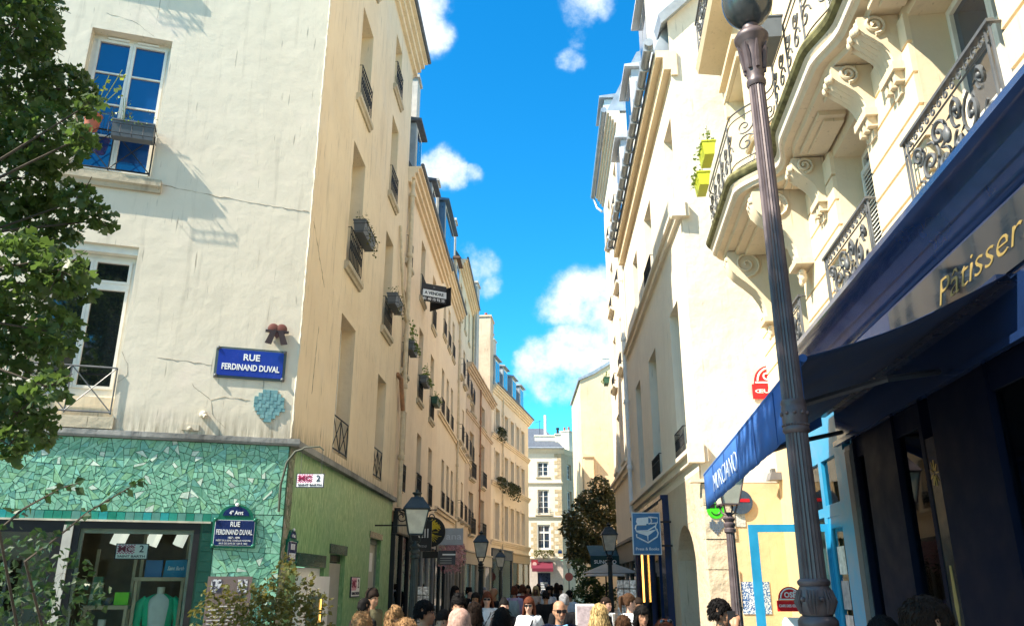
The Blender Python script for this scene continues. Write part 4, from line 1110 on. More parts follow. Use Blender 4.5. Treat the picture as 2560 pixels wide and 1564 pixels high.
# arched passage on the lane front
obj('lane_base', MB(FC).wall(-3.7, -.0, 0, 3.5, [(-2.95,-1.0,0,2.75)], .9, 0), M['ashlar'], C1)
ar = MB(FC)
for i in range(12):
    a0, a1 = math.pi*i/12, math.pi*(i+1)/12
    ax, az_ = -1.975+.975*math.cos(a0), 1.95+.8*math.sin(a0); bx_, bz_ = -1.975+.975*math.cos(a1), 1.95+.8*math.sin(a1)
    ar.add([(ax,.003,az_),(bx_,.003,bz_),(bx_,.003,2.76),(ax,.003,2.76)], [(0,1,2,3)]); ar.add([(ax,.003,az_),(bx_,.003,bz_),(bx_,.9,bz_),(ax,.9,az_)], [(0,1,2,3)])
obj('arch_vault', ar, M['ashlar'], C1)
obj('passage_door', MB(FC).box(-2.95,-1.0,.8,.88,0,2.7).box(-2.6,-2.0,.76,.80,.1,1.9).box(-1.9,-1.3,.76,.80,.1,1.9), M['black'], C1)
bf = shopfront(C1, FC, -9.9, -3.72, 3.4, M['navy_gloss'], 4, glow=plain('book_shop_recess', (.16,.15,.14), .8, 0, .5, 3))
obj('amber_tube', MB(FC).box(-8.2,-8.15,-.10,-.06,1.3,2.75), emit('amber_neon', (1.,.45,.08), 2.0), bf)
obj('corner_pilaster', MB(FC).box(-4.25,-3.715,-.13,-.061,0,3.395), M['navy_gloss'], bf)

# farther, taller house on the right
D1 = thing('tall_house', 'tall white house beyond, with zinc gutter and window boxes against the sky', 'building', FC @ Matrix.Translation((-10,0,0)))
od = [(x, x+1.0, z0, z1) for x in (-12.0,-14.6) for z0, z1 in ((13.7,15.4),(11.0,12.8),(8.2,10.0),(5.3,7.2))]
obj('wall', MB(FC).wall(-16.2, -10, 2.9, 16.6, od, .3, 0, 8), M['c_wall'], D1)
for (a, b, c, d) in od:
    window(D1, FC, a, b, c+.02, d, .29, 3, 2, M['frame_bright'], M['pane_dark'])
    sill(D1, FC, a, b, c, .16, .14, M['c_wall'])
    if c > 8: rail_bars(D1, FC, a, b, c+.02, c+.4, -.1)
obj('gutter', MB(FC).tube([(-16.4,-.40,16.75),(-10,-.40,16.75)], .10, 10).tube([(-16.3,-.40,16.7),(-16.3,-.25,16.2),(-16.0,-.1,15.9)], .05, 8), M['zinc'], D1, 40)
cornice(D1, FC, -16.3, -10, 16.2, .3, .5, M['c_wall']); cornice(D1, FC, -16.3, -10, 4.8, .16, .3, M['c_wall'], 'string_course', 2)
obj('roof', MB(FC).prism([(-.3,16.7),(.8,19),(3.5,20),(8,16.7)], -16.2, -10, 'x'), M['zinc'], D1)
dormer(D1, FC, -13.6, -11.9, 16.9, 18.4, -.2, 2, lz, M['zinc'])
shopfront(D1, FC, -16.1, -10.1, 2.9, plain('weathered_front', (.28,.26,.22), .6), 4)
D2 = FC @ Matrix.Translation((-16.2,0,0)) @ Matrix.Rotation(R(-78),4,'Z')
obj('return_wall', MB(D2).box(-6,-.02,.02,.4,0,16.6), M['c_wall'], D1)

# ------------------------------------------------------------------ balcony house (limestone) with the pastry shop
B1 = thing('balcony_house', 'limestone house with serpentine balcony on carved brackets over the pastry shop', 'building', FB)
WB = [(1.0,2.02,4.97,6.95),(3.92,5.22,4.97,7.0),(6.62,8.12,4.97,7.05)]
obj('wall', MB(FB).wall(-1.3, 12.5, 4.97, 7.22, WB, .42, .02, 7), M['carved'], B1)
# rusticated courses, each a slab with a real joint
def free(x0, x1, z0, z1, holes):
    segs = [(x0, x1)]
    for (a, b, c, d) in holes:
        if z1 <= c or z0 >= d: continue
        ns = []
        for s0, s1 in segs:
            if b <= s0 or a >= s1: ns.append((s0, s1)); continue
            if a > s0: ns.append((s0, a))
            if b < s1: ns.append((b, s1))
        segs = ns
    return segs
z = 4.99
while z < 7.1:
    z1 = min(z+.352, 7.2)
    for s0, s1 in free(-1.25, 12.4, z+.02, z1-.02, WB):
        if s1-s0 > .05: obj('ashlar_course', MB(FB).box(s0+.001, s1-.001, -.03, .025, z+.018, z1-.018), M['stone'], B1)
    z = z1
def louvre(par, F, x0, x1, y, z0, z1, ang=0.):
    T = F @ Matrix.Translation((x0, y, 0)) @ Matrix.Rotation(R(ang), 4, 'Z')
    w = x1-x0
    b = MB(T).box(0,.05,-.03,0,z0,z1).box(w-.05,w,-.03,0,z0,z1).box(.05,w-.05,-.03,0,z1-.06,z1).box(.05,w-.05,-.03,0,z0,z0+.06)
    s_ = obj('shutter', b, M['shutter'], par)
    n = int((z1-z0-.12)/.055)
    for i in range(n):
        zz = z0+.06+(i+.5)*(z1-z0-.12)/n
        obj('slat', MB(T).add([(.05,-.028,zz-.022),(w-.05,-.028,zz-.022),(w-.05,-.004,zz+.020),(.05,-.004,zz+.020),(.05,-.022,zz-.026),(w-.05,-.022,zz-.026),(w-.05,.002,zz+.016),(.05,.002,zz+.016)],
            [(0,1,2,3),(7,6,5,4),(0,4,5,1),(2,6,7,3)]), M['shutter'], s_)
    return s_
window(B1, FB, 1.0, 2.02, 5.0, 6.95, .42, 3, 2, M['frame_white'], M['pane'])
window(B1, FB, 3.92, 5.22, 5.0, 7.0, .42, 3, 2, M['frame_white'], M['pane'])
window(B1, FB, 6.62, 8.12, 5.0, 7.05, .42, 3, 2, M['frame_white'], M['pane'], True)
louvre(B1, FB, 1.04, 1.98, .34, 5.0, 6.9); louvre(B1, FB, 3.98, 4.95, .34, 5.0, 6.73)
# ornate iron guards
def guard(par, F, x0, x1, z0, z1, y=-.12, m=None):
    m = m or M['iron_grey']; w = x1-x0
    b = MB(F); b.box(x0-.03, x1+.03, y-.03, y+.03, z1-.03, z1)
    for z in (z0+.04, z0+.15, z1-.16): b.tube([(x0, y, z), (x1, y, z)], .010, 5)
    for x in (x0, x0+.07, x1-.07, x1): b.tube([(x, y, z0), (x, y, z1-.03)], .013, 5)
    for x in (x0, x1): b.tube([(x, y, z1-.015), (x, .03, z1-.015)], .014, 5); b.tube([(x, y, z0+.04), (x, .03, z0+.04)], .014, 5)
    g_ = obj('guard_rail', b, m, par, 40)
    n = max(5, int(w/.145))
    for i in range(n):                       # running scrolls under the handrail
        cx = x0+.08+(w-.16)*(i+.5)/n; cz = z1-.095
        p = spiral(cx, cz, .055, .012, .3, 7.5, 14)
        obj('small_scroll', MB(F).tube([(a, y, c) for a, c in p], [.009]*14+[.014], 5), m, g_, 50)
    mid = (x0+x1)/2; cz = (z0+z1)/2-.03
    for sg in (-1, 1):                       # large acanthus scrolls
        for (dx, dz, r0, turns, k) in ((.30*w/1.3,-.06,.19,1.6,1),(.13*w/1.3,.10,.14,1.5,-1),(.10*w/1.3,-.17,.11,1.4,1),(.46*w/1.3,.12,.10,1.4,-1),(.49*w/1.3,-.20,.09,1.3,1)):
            q = spiral(mid+sg*dx, cz+dz, r0, .02, math.pi/2*k, (math.pi/2+turns*2*math.pi)*k, 22)
            pts = [(mid+sg*(a-mid-sg*dx)+sg*dx if sg < 0 else a, y+.012*math.sin(i*.5), c) for i, (a, c) in enumerate(q)]
            bb = MB(F).tube(pts, [.013+.008*math.sin(math.pi*i/22) for i in range(23)], 6)
            bb.ball((pts[-1][0], y, pts[-1][2]), .028, 8, 6)
            for i in (4, 8, 12):
                px, _, pz = pts[i]; ang = math.atan2(pz-(cz+dz), px-(mid+sg*dx))
                bb.add([(px-.02, y, pz), (px+.02, y-.015, pz+.01), (px+.055*math.cos(ang+.5), y-.02, pz+.055*math.sin(ang+.5)), (px+.01, y+.015, pz)], [(0,1,2),(1,3,2),(3,0,2)])
            obj('scroll', bb, m, g_, 50)
    obj('mask_boss', MB(F).ball((mid, y-.02, cz-.02), .055, 10, 8, (.9,.6,1.4)), m, g_, 50)
    return g_
guard(B1, FB, .98, 2.04, 4.99, 5.78); guard(B1, FB, 3.46, 5.22, 4.99, 5.78); guard(B1, FB, 6.35, 8.14, 4.99, 5.79)

# serpentine balcony slab: outer edge n(s)
def edge_n(s):
    if s < .0: return .55+.42*math.sin(max(0, (s+.45)/.45)*math.pi/2)
    if s < 2.3: return .97
    if s < 3.2: return .97-.50*(.5-.5*math.cos((s-2.3)/.9*math.pi))
    if s < 3.9: return .47+.13*(.5-.5*math.cos((s-3.2)/.7*math.pi))
    if s < 5.4: return .60
    if s < 6.1: return .60-.16*(.5-.5*math.cos((s-5.4)/.7*math.pi))
    if s < 6.9: return .44
    return .44+.14*(.5-.5*math.cos(min(1, (s-6.9)/.6)*math.pi))
SS = [-.45+.1*i for i in range(130)]
prof = [(.0,7.22,-.30),(.0,7.22,-.17),(.0,7.29,-.15),(.0,7.29,-.05),(.0,7.34,-.02),(.0,7.42,0.03),(.0,7.46,.05)]
sl = MB(FB); n = len(prof)
vs = []
for s in SS:
    e = edge_n(s)
    vs += [(s, .05, 7.22)] + [(s, -(e+dn), z) for _, z, dn in prof] + [(s, .05, 7.47)]
N = n+2
sl.add(vs, [(i*N+k, i*N+k+1, (i+1)*N+k+1, (i+1)*N+k) for i in range(len(SS)-1) for k in range(N-1)] + [tuple(range(N)), tuple((len(SS)-1)*N+k for k in range(N-1, -1, -1))])
obj('balcony_slab', sl, M['carved'], B1, 35)
ms = MB(FB); vs = []
for s in SS:
    e = edge_n(s)
    vs += [(s, -(e-.12), 7.475), (s, -(e+.045), 7.465), (s, -(e+.10), 7.50), (s, -(e+.12), 7.55), (s, -(e+.09), 7.61), (s, -(e-.12), 7.62)]
ms.add(vs, [(i*6+k, i*6+(k+1)%6, (i+1)*6+(k+1)%6, (i+1)*6+k) for i in range(len(SS)-1) for k in range(6)] + [tuple(range(6)), tuple((len(SS)-1)*6+k for k in range(5,-1,-1))])
obj('mossy_rim', ms, M['moss'], B1, 35)
wl_ = MB(FB); vs = []
for s in SS:
    e = edge_n(s); vs += [(s, -(e-.03), 7.345), (s, -(e+.012), 7.345), (s, -(e+.022), 7.40), (s, -(e-.02), 7.41)]
wl_.add(vs, [(i*4+k, i*4+(k+1)%4, (i+1)*4+(k+1)%4, (i+1)*4+k) for i in range(len(SS)-1) for k in range(4)])
obj('pale_moulding', wl_, M['white_wall'], B1, 35)
for (a, b) in ((2.75,3.1),(3.75,4.7),(4.95,5.2),(6.6,8.0)):
    obj('soffit_panel', MB(FB).box(a, b, -.34, -.02, 7.16, 7.218).box(a+.08, b-.08, -.26, -.02, 7.12, 7.158), M['carved'], B1)
obj('soffit_panel', MB(FB).box(.35,2.1,-.66,-.02,7.15,7.218).box(.5,1.95,-.52,-.02,7.08,7.148), M['carved'], B1)

def bracket(par, s, w, out, z0, z1, big=False):
    """carved console: S-profile extruded across w with flutes, volute, leaf and pendant block"""
    H = z1-z0
    cv = [(-out,1.0),(-out*1.02,.86),(-out*.98,.74),(-out*.86,.64),(-out*.66,.52),(-out*.48,.40),(-out*.36,.26),(-out*.30,.12),(-out*.30,0)]
    nf = 9; b = MB(FB); vs = []
    for (y, t) in cv:
        for k in range(nf+1):
            x = s-w/2+w*k/nf
            dd = (.035 if k % 2 else 0.)*(1 if .1 < t < .95 else .3)
            vs.append((x, y+dd, z0+t*H))
    fs = [(i*(nf+1)+k, i*(nf+1)+k+1, (i+1)*(nf+1)+k+1, (i+1)*(nf+1)+k) for i in range(len(cv)-1) for k in range(nf)]
    b.add(vs, fs)
    for xx in (s-w/2, s+w/2):
        side = [(xx, y, z0+t*H) for y, t in cv] + [(xx, .0, z0), (xx, .0, z1)]
        b.add(side, [tuple(range(len(side)))])
    c_ = obj('bracket', b, M['carved'], par, 50)
    for xx in (s-w/2-.012, s+w/2+.012):
        pts = [(xx, -out*.62+a, z0+H*.80+c) for a, c in spiral(0, 0, H*.20, .015, -math.pi/2, 3.2*math.pi, 26)]
        obj('volute', MB(FB).tube(pts, [.022]*26+[.03], 6), M['carved'], c_, 50)
    lf = MB(FB)
    for i in range(5):
        lf.ball((s+(i-2)*w*.19, -out*1.0, z1-.07-.03*abs(i-2)), w*.12, 8, 6, (.9,.8,1.3))
    obj('acanthus', lf, M['carved'], c_, 50)
    obj('block', MB(FB).box(s-w/2-.03, s+w/2+.03, -out*.36, 0, z0-.09, z0-.002), M['carved'], c_)
    if big:
        obj('rosette', MB(FB).ball((s, -out*.20, z0-.22), .085, 10, 8, (1,.7,1.2)).ball((s-.06,-out*.22,z0-.17), .05, 8, 6).ball((s+.06,-out*.22,z0-.17), .05, 8, 6).ball((s,-out*.24,z0-.30), .04, 8, 6, (1,.8,1.8)), M['carved'], c_, 50)
    else:
        for i in range(3):
            obj('gutta', MB(FB).box(s-w/2+.02+i*w*.34, s-w/2+.02+i*w*.34+w*.2, -out*.30, 0, z0-.20, z0-.092), M['carved'], c_)
        obj('drop', MB(FB).box(s-w*.25, s+w*.25, -.06, 0, z0-.30, z0-.202), M['carved'], c_)
    return c_
bracket(B1, .22, .34, .80, 6.0, 7.2, True); bracket(B1, 2.48, .36, .78, 6.12, 7.2, True)
bracket(B1, 3.42, .34, .42, 6.62, 7.2); bracket(B1, 5.46, .34, .44, 6.64, 7.2); bracket(B1, 6.28, .34, .40, 6.64, 7.2); bracket(B1, 8.5, .34, .42, 6.64, 7.2)
# bay and wall above the balcony
bay = MB(FB)
bp = [(-.05,.1),(-.05,-.45),(.05,-.55),(2.1,-.55)] + [(2.1+.45*math.sin(a), -.10-.45*math.cos(a)) for a in [k*math.pi/12 for k in range(1,7)]] + [(2.55,.1)]
def bayring(z0, z1, out=0.):
    q = [(x, y-out if y < 0 else y) for x, y in bp]
    return MB(FB).prism(q, z0, z1, 'z')
BO = [(.55,1.75,7.7,10.1),(.55,1.75,11.4,13.6)]
obj('bay_front', MB(FB).wall(.05, 2.1, 7.62, 14.5, BO, .36, -.55), M['stone'], B1)
bc = MB(FB)
cvp = [(2.1,-.55)] + [(2.1+.45*math.sin(a), -.10-.45*math.cos(a)) for a in [k*math.pi/16 for k in range(1,9)]] + [(2.56,.05)]
for (a, b) in zip(cvp[:-1], cvp[1:]): bc.add([(a[0],a[1],7.62),(b[0],b[1],7.62),(b[0],b[1],14.5),(a[0],a[1],14.5)], [(0,1,2,3)])
bc.add([(.05,-.55,7.62),(.05,.1,7.62),(.05,.1,14.5),(.05,-.55,14.5)], [(0,1,2,3)])
obj('bay_curve', bc, M['stone'], B1, 50)
mb_ = MB(FB)
for zz in (8.35, 8.46): mb_.tube([(1.78,-.57,zz)]+[(x, y-.02, zz) for x, y in cvp], .05 if zz < 8.4 else .035, 6)
obj('bay_band', mb_, M['carved'], B1, 50)
window(B1, FB, .55, 1.75, 7.72, 10.1, -.55+.36, 3, 2, M['frame_white'], M['pane'])
louvre(B1, FB, .6, 1.7, -.27, 7.75, 10.05)
window(B1, FB, .55, 1.75, 11.42, 13.6, -.55+.36, 3, 2, M['frame_white'], M['pane'])
louvre(B1, FB, .6, 1.7, -.27, 11.45, 13.5)
obj('window_hood', MB(FB).box(.42,1.88,-.62,-.552,10.12,10.22).box(.36,1.94,-.68,-.552,10.42,10.52).box(.42,.54,-.60,-.552,9.8,10.118), M['carved'], B1)
obj('upper_balcony', MB(FB).prism([(-.55,10.98),(-.98,11.05),(-1.02,11.18),(-1.0,11.28),(-.55,11.28)], .1, 2.2, 'x'), M['carved'], B1)
WU = [(4.0,5.1,7.7,10.0),(6.7,7.9,7.7,10.0),(9.2,10.4,7.7,10.0)]
obj('upper_wall', MB(FB).wall(2.5, 12.5, 7.5, 14.5, WU, .3, .0, 7), M['stone'], B1)
for (a, b, c, d) in WU:
    window(B1, FB, a, b, c+.02, d, .3, 3, 2, M['frame_white'], M['pane']); louvre(B1, FB, a+.03, b-.03, .22, c+.03, d-.05)
# rail along the slab
rl = MB(FB)
pts_r = [(s, -(edge_n(s)-.02)) for s in SS if s > -.3]
for z in (7.68, 7.78, 8.50, 8.62): rl.tube([(a, b, z) for a, b in pts_r], .014 if z > 8.6 else .010, 5)
for i, (a, b) in enumerate(pts_r):
    if i % 8 == 0: rl.tube([(a, b, 7.6), (a, b, 8.62)], .014, 5)
rb = obj('balcony_rail', rl, M['iron_grey'], B1, 50)
for i in range(0, 64, 4):
    s0, n0 = pts_r[i]
    for cz, r0, k in ((8.02,.15,1),(8.30,.13,-1)):
        p = spiral(s0+.1, cz, r0, .015, 0, 8.5*k, 18)
        obj('scroll', MB(FB).tube([(a, -(edge_n(a)-.02), c) for a, c in p], .013, 5), M['iron_grey'], rb, 50)
gu = guard(B1, FB, .25, 2.05, 11.3, 12.1, -.96)
# ------------------------------------------------------------------ pastry shop and cafe under the balcony house
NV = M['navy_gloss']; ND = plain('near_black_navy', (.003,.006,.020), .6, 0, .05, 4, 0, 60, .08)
obj('shop_cornice', MB(FB).prism([(.05,4.968),(-.34,4.94),(-.36,4.86),(-.26,4.80),(-.24,4.70),(-.16,4.62),(-.15,4.52),(-.08,4.44),(.05,4.44)], 1.9, 12.4, 'x'), NV, B1, 50)
obj('fascia_board', MB(FB).box(2.9,12.4,-.10,.05,3.44,4.438), NV, B1)
sg = obj('fascia_glass', MB(FB).box(5.3,12.2,-.125,-.102,3.92,4.40), glass_mat('fascia_glass', (.008,.02,.035), .05), B1)
lettering('P\u00e2tisserie', .31, TL(FB,7.38,-.128,4.15), M['gold'], sg, 'gold_lettering', -.012, .002, shear=.34, wid=1.8)
obj('fascia_rule', MB(FB).box(2.9,12.4,-.16,-.101,3.40,3.46), NV, B1)
# front: posts, glass, panels
b = MB(FB)
for a, c in ((3.34,3.38),(3.72,4.72),(5.42,5.50),(5.74,6.9),(8.0,8.4),(10,10.4),(12.1,12.4)): b.box(a, c, -.06, .06, 0, 3.43)
b.box(3.38,3.72,-.03,.05,0,.5).box(4.72,5.42,-.03,.05,0,.6).box(6.9,8.0,-.03,.05,0,.5).box(8.4,10,-.03,.05,0,.5).box(10.4,12.1,-.03,.05,0,.5)
pf = obj('shopfront', b, ND, B1)
for a, c in ((3.38,3.72),(4.72,5.42),(6.9,8.0),(8.4,10.0),(10.4,12.1)):
    obj('pane', MB(FB).box(a, c, .0, .012, .5 if a != 4.72 else .6, 3.2), M['shop_glass'], pf)
    obj('transom', MB(FB).box(a, c, -.03, .05, 3.2, 3.43), ND, pf)
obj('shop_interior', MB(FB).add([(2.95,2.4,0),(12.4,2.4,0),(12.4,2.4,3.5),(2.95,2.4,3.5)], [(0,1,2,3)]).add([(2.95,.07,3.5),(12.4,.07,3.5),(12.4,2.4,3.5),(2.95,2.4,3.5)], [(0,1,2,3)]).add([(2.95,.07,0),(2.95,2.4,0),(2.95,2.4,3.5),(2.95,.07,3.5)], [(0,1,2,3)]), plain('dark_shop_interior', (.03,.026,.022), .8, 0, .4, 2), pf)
gp = obj('gold_panel', MB(FB).box(5.50,5.74,-.052,-.03,.8,3.05), plain('brown_glass_panel', (.05,.042,.035), .15), pf)
for i in range(9):
    a = i*2*math.pi/9
    obj('gilt_ray', MB(FB).tube([(5.62+.03*math.cos(a),-.056,2.72+.03*math.sin(a)),(5.62+.09*math.cos(a),-.056,2.72+.12*math.sin(a))], .006, 4), M['gold'], gp)
obj('gilt_drop', MB(FB).prism([(5.60,1.9),(5.64,1.9),(5.66,1.55),(5.62,1.3),(5.58,1.55)], -.056, -.0525), M['gold'], gp)
obj('bulb', MB(FB).ball((5.1,1.2,2.35), .03, 8, 6), emit('warm_bulb', (1,.7,.35), 6), pf)
# ribbed grey pilaster between cafe and pastry shop
rp = obj('ribbed_pilaster', MB(FB).box(3.12,3.32,-.09,.05,0,3.36), plain('grey_ribbed_cladding', (.16,.19,.21), .55), B1)
for i in range(9): obj('rib', MB(FB).box(3.125+i*.0215,3.138+i*.0215,-.102,-.091,.02,3.3), plain('grey_rib', (.13,.14,.15), .5), rp)
# cafe front in sky blue
BL = M['blue_paint']
cf = MB(FB)
cf.box(0,2.89,-.05,.06,3.36,3.95).box(0,.16,-.05,.06,0,3.36).box(.86,.96,-.05,.06,0,3.36).box(1.66,1.82,-.05,.06,0,3.36).box(2.55,3.11,-.06,.06,0,3.36).box(.16,.86,-.04,.05,2.58,2.74).box(.96,1.66,-.04,.05,2.62,2.74).box(1.82,2.55,-.05,.05,2.60,2.76).box(.16,.86,-.04,.05,0,.7)
cfo = obj('cafe_front', cf, BL, B1)
for a, c, z0, z1 in ((.16,.86,.7,2.58),(.16,.86,2.74,3.36),(.96,1.66,2.74,3.36),(1.82,2.55,2.76,3.36)):
    obj('pane', MB(FB).box(a,c,-.005,.008,z0,z1), M['shop_glass'], cfo)
obj('cafe_interior', MB(FB).add([(0,2.2,0),(2.9,2.2,0),(2.9,2.2,3.5),(0,2.2,3.5)], [(0,1,2,3)]).add([(2.9,.07,0),(2.9,2.2,0),(2.9,2.2,3.5),(2.9,.07,3.5)], [(0,1,2,3)]).add([(0,.07,3.5),(2.9,.07,3.5),(2.9,2.2,3.5),(0,2.2,3.5)], [(0,1,2,3)]), plain('cafe_interior', (.16,.13,.10), .8, 0, .4, 2), cfo)
obj('end_pier', MB(FB).box(-1.3,-.004,-.02,.3,0,4.965), M['tan_base'], B1)
obj('upper_front', MB(FB).box(0,1.9,-.03,.05,3.952,4.965), M['stone'], B1)
fd = obj('fixed_door', MB(FB).box(1.82,1.94,-.04,.02,0,2.6).box(2.43,2.55,-.04,.02,0,2.6).box(1.94,2.43,-.04,.02,2.45,2.6).box(1.94,2.43,-.04,.02,0,.5), BL, cfo)
obj('pane', MB(FB).box(1.94,2.43,-.02,-.01,.5,2.45), M['shop_glass'], cfo)
for z, c in ((2.05,(.7,.72,.7)),(1.62,(.35,.33,.36)),(1.2,(.62,.5,.48))):
    obj('flyer', MB(FB).box(2.02,2.34,-.028,-.022,z-.19,z+.16), plain('flyer_paper', c, .7, 0, .3, 14), cfo)
lettering('CAFE DES', .26, TL(FB,.62,-.056,3.68), plain('orange_letter', (.75,.35,.12), .5), cfo, bold=.02, wid=1.1)
# outward-opened glazed door
FD = frame((4.394, 11.33), 276)       # leaf standing square to the wall, x runs out from the hinge
FDm = frame((4.394, 11.33), 96)
dl = thing('cafe_door', 'sky-blue framed cafe door standing wide open beside the tan wall', 'door', FDm)
obj('leaf', MB(FDm).box(-1.12,-1.0,-.02,.02,.05,2.52).box(-.10,0,-.02,.02,.05,2.52).box(-1.0,-.10,-.02,.02,2.42,2.52).box(-1.0,-.10,-.02,.02,.05,.5), BL, dl)
obj('pane', MB(FDm).box(-1.0,-.10,-.004,.004,.5,2.42), clear_glass('door_pane', (.95,.98,.96), .03), dl)
obj('hinge', MB(FDm).tube([(.01,0,.5),(.01,0,.62)], .015, 6).tube([(.01,0,1.9),(.01,0,2.02)], .015, 6), M['iron_grey'], dl)
def ose(F, x, z, s, label, dy=-.02, txt='CAFE DES \u0152UVRES'):
    t = thing('cafe_sign', label, 'sign', F @ Matrix.Translation((x,dy,z-.18*s)))
    p = [(x-.17*s,z-.02*s),(x+.17*s,z-.02*s)] + [(x+.165*s*math.cos(a), z+.165*s*math.sin(a)) for a in [k*math.pi/14 for k in range(15)]]
    obj('arch', MB(F).prism(p, dy-.012, dy), M['red'], t)
    obj('band', MB(F).box(x-.19*s,x+.19*s,dy-.014,dy,z-.165*s,z-.021*s), M['red'], t)
    obj('white_arc', MB(F).tube([(x+.13*s*math.cos(a), dy-.014, z+.01*s+.13*s*math.sin(a)) for a in [k*math.pi/14 for k in range(15)]], .009*s, 4), M['white'], t)
    obj('white_rule', MB(F).box(x-.155*s,x+.155*s,dy-.0165,dy-.0141,z-.012*s,z+.004*s), M['white'], t)
    lettering('OS\u00c9', .10*s, TL(F,x,dy-.016,z+.052*s), M['white'], t, bold=.03, wid=.16*s)
    lettering(txt, .05*s, TL(F,x,dy-.017,z-.092*s), M['white'], t, bold=.02, wid=.33*s)
    return t
ose(FDm, -.66, 1.55, .95, 'red arched cafe sign in the open blue door', -.03)
ose(FW, -.22, 4.95, 1.75, 'large red arched cafe sign high on the white flank', -.02, '\u0152UVRES')
bx_ = thing('menu_case', 'white menu case under the red sign on the open door', 'menu case', FDm @ Matrix.Translation((-.55,-.05,.9)))
obj('case', MB(FDm).prism([(-.80,.7),(-.30,.7),(-.30,1.32),(-.76,1.32),(-.80,1.26)], -.09, -.035), M['white'], bx_); obj('paper', MB(FDm).box(-.70,-.36,-.094,-.091,.75,1.2), plain('menu_paper', (.25,.5,.55), .5), bx_)
# pastry shop awning
t = thing('shop_awning', 'long blue fabric awning with white lettered valance over the pastry shop', 'awning', FB @ Matrix.Translation((4.9,-.8,2.85)))
AWX0, AWX1 = 2.5, 8.0; AN = 1.76
def awz(x): return 3.10+.02*(x-2.5)
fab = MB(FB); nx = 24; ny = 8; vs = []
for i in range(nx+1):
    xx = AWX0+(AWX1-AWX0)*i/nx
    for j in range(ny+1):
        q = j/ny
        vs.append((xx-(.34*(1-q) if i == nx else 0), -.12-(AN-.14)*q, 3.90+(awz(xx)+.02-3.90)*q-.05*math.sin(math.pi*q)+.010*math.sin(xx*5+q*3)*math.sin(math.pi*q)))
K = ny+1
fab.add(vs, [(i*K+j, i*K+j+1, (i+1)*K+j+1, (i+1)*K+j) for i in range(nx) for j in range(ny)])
o_ = obj('canopy', fab, plain('shaded_awning_cloth', (.018,.042,.115), .8, 0, .18, 3, .15, 220), t, 60, fix=False)  # same blue cloth, the underside's shade put into its colour
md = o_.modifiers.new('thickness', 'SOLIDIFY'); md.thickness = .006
va = MB(FB); vs = []; NX = 60
for i in range(NX+1):
    xx = AWX0+(AWX1-AWX0)*i/NX; wv = .004*math.sin(xx*9)+.003*math.sin(xx*23)
    for z, k in ((0,0),(-.15,.4),(-.29,.8),(-.43,1.2)): vs.append((xx, -AN-wv*k, awz(xx)+z))
va.add(vs, [(i*4+j, (i+1)*4+j, (i+1)*4+j+1, i*4+j+1) for i in range(NX) for j in range(3)])
vo = obj('valance', va, M['awning'], t, 60, fix=False); md = vo.modifiers.new('thickness', 'SOLIDIFY'); md.thickness = .004
obj('front_bar', MB(FB).tube([(AWX0,-AN+.02,awz(AWX0)+.015),(AWX1,-AN+.02,awz(AWX1)+.015)], .03, 8), M['awning'], t, 40)
obj('cassette', MB(FB).box(AWX0,7.66,-.20,-.101,3.86,3.915), M['navy'], t)
for xx in (3.3, 6.3):
    obj('arm', MB(FB).tube([(xx,-.15,3.52),(xx+.7,-.85,3.30),(xx,-AN+.06,awz(xx)-.02)], .03, 6), plain('awning_arm', (.07,.08,.10), .4), t, 40)
lettering('MURCIANO', .30, TL(FB,4.35,-AN-.020,2.90) @ Matrix.Rotation(R(-1.2),4,'Y'), plain('faded_white', (.50,.58,.72), .7), t, bold=-.022, wid=1.75)
for i in range(1, 6):
    xs_ = AWX0+(AWX1-AWX0)*i/6
    obj('seam', MB(FB).box(xs_-.006,xs_+.006,-AN-.012,-AN-.004,awz(xs_)-.42,awz(xs_)), plain('seam_thread', (.018,.07,.23), .8), t)
obj('side_valance', MB(FB).prism([(-.15,3.9),(-AN,3.10),(-AN,2.68),(-AN+.04,2.68),(-AN+.2,3.05),(-.15,3.75)], AWX0-.008, AWX0-.002, 'x'), M['awning'], t)
# things on the white flank
t = thing('smiley_sticker', 'green smiling disc with dark glasses on the stone corner', 'sticker', FW @ Matrix.Translation((-1.33,-.03,2.72)))
TS = FW @ Matrix.Translation((-1.33,-.03,2.86)) @ Matrix.Rotation(R(90),4,'X')
obj('disc', MB(TS).lathe([(.14,-.004),(.14,.004)], 24), plain('bright_green', (.06,.55,.02), .4), t)
obj('smile', MB(FW).tube([(-1.33+.07*math.cos(a),-.036,2.86-.01+.07*math.sin(a)) for a in [math.pi+.3+k*(math.pi-.6)/10 for k in range(11)]], .008, 5), M['black'], t)
obj('dark_glasses', MB(FW).box(-1.44,-1.34,-.04,-.035,2.89,2.94).box(-1.32,-1.22,-.04,-.035,2.89,2.94).box(-1.46,-1.2,-.04,-.035,2.94,2.955), M['black'], t)
t = thing('wall_disc', 'dark round sign with red stripe behind the lantern on the flank', 'sign', FW @ Matrix.Translation((-.92,0,2.8)))
obj('disc', MB(FW @ Matrix.Translation((-.92,-.04,2.98)) @ Matrix.Rotation(R(90),4,'X')).lathe([(.19,-.01),(.19,.01)], 28), plain('dark_disc', (.05,.07,.10), .3), t)
obj('stripe', MB(FW).box(-1.0,-.78,-.056,-.052,2.98,3.03), M['red'], t)
t = thing('tile_heart', 'small grey tile heart on the worn stone blocks', 'mosaic', FW @ Matrix.Translation((-1.33,-.02,2.45)))
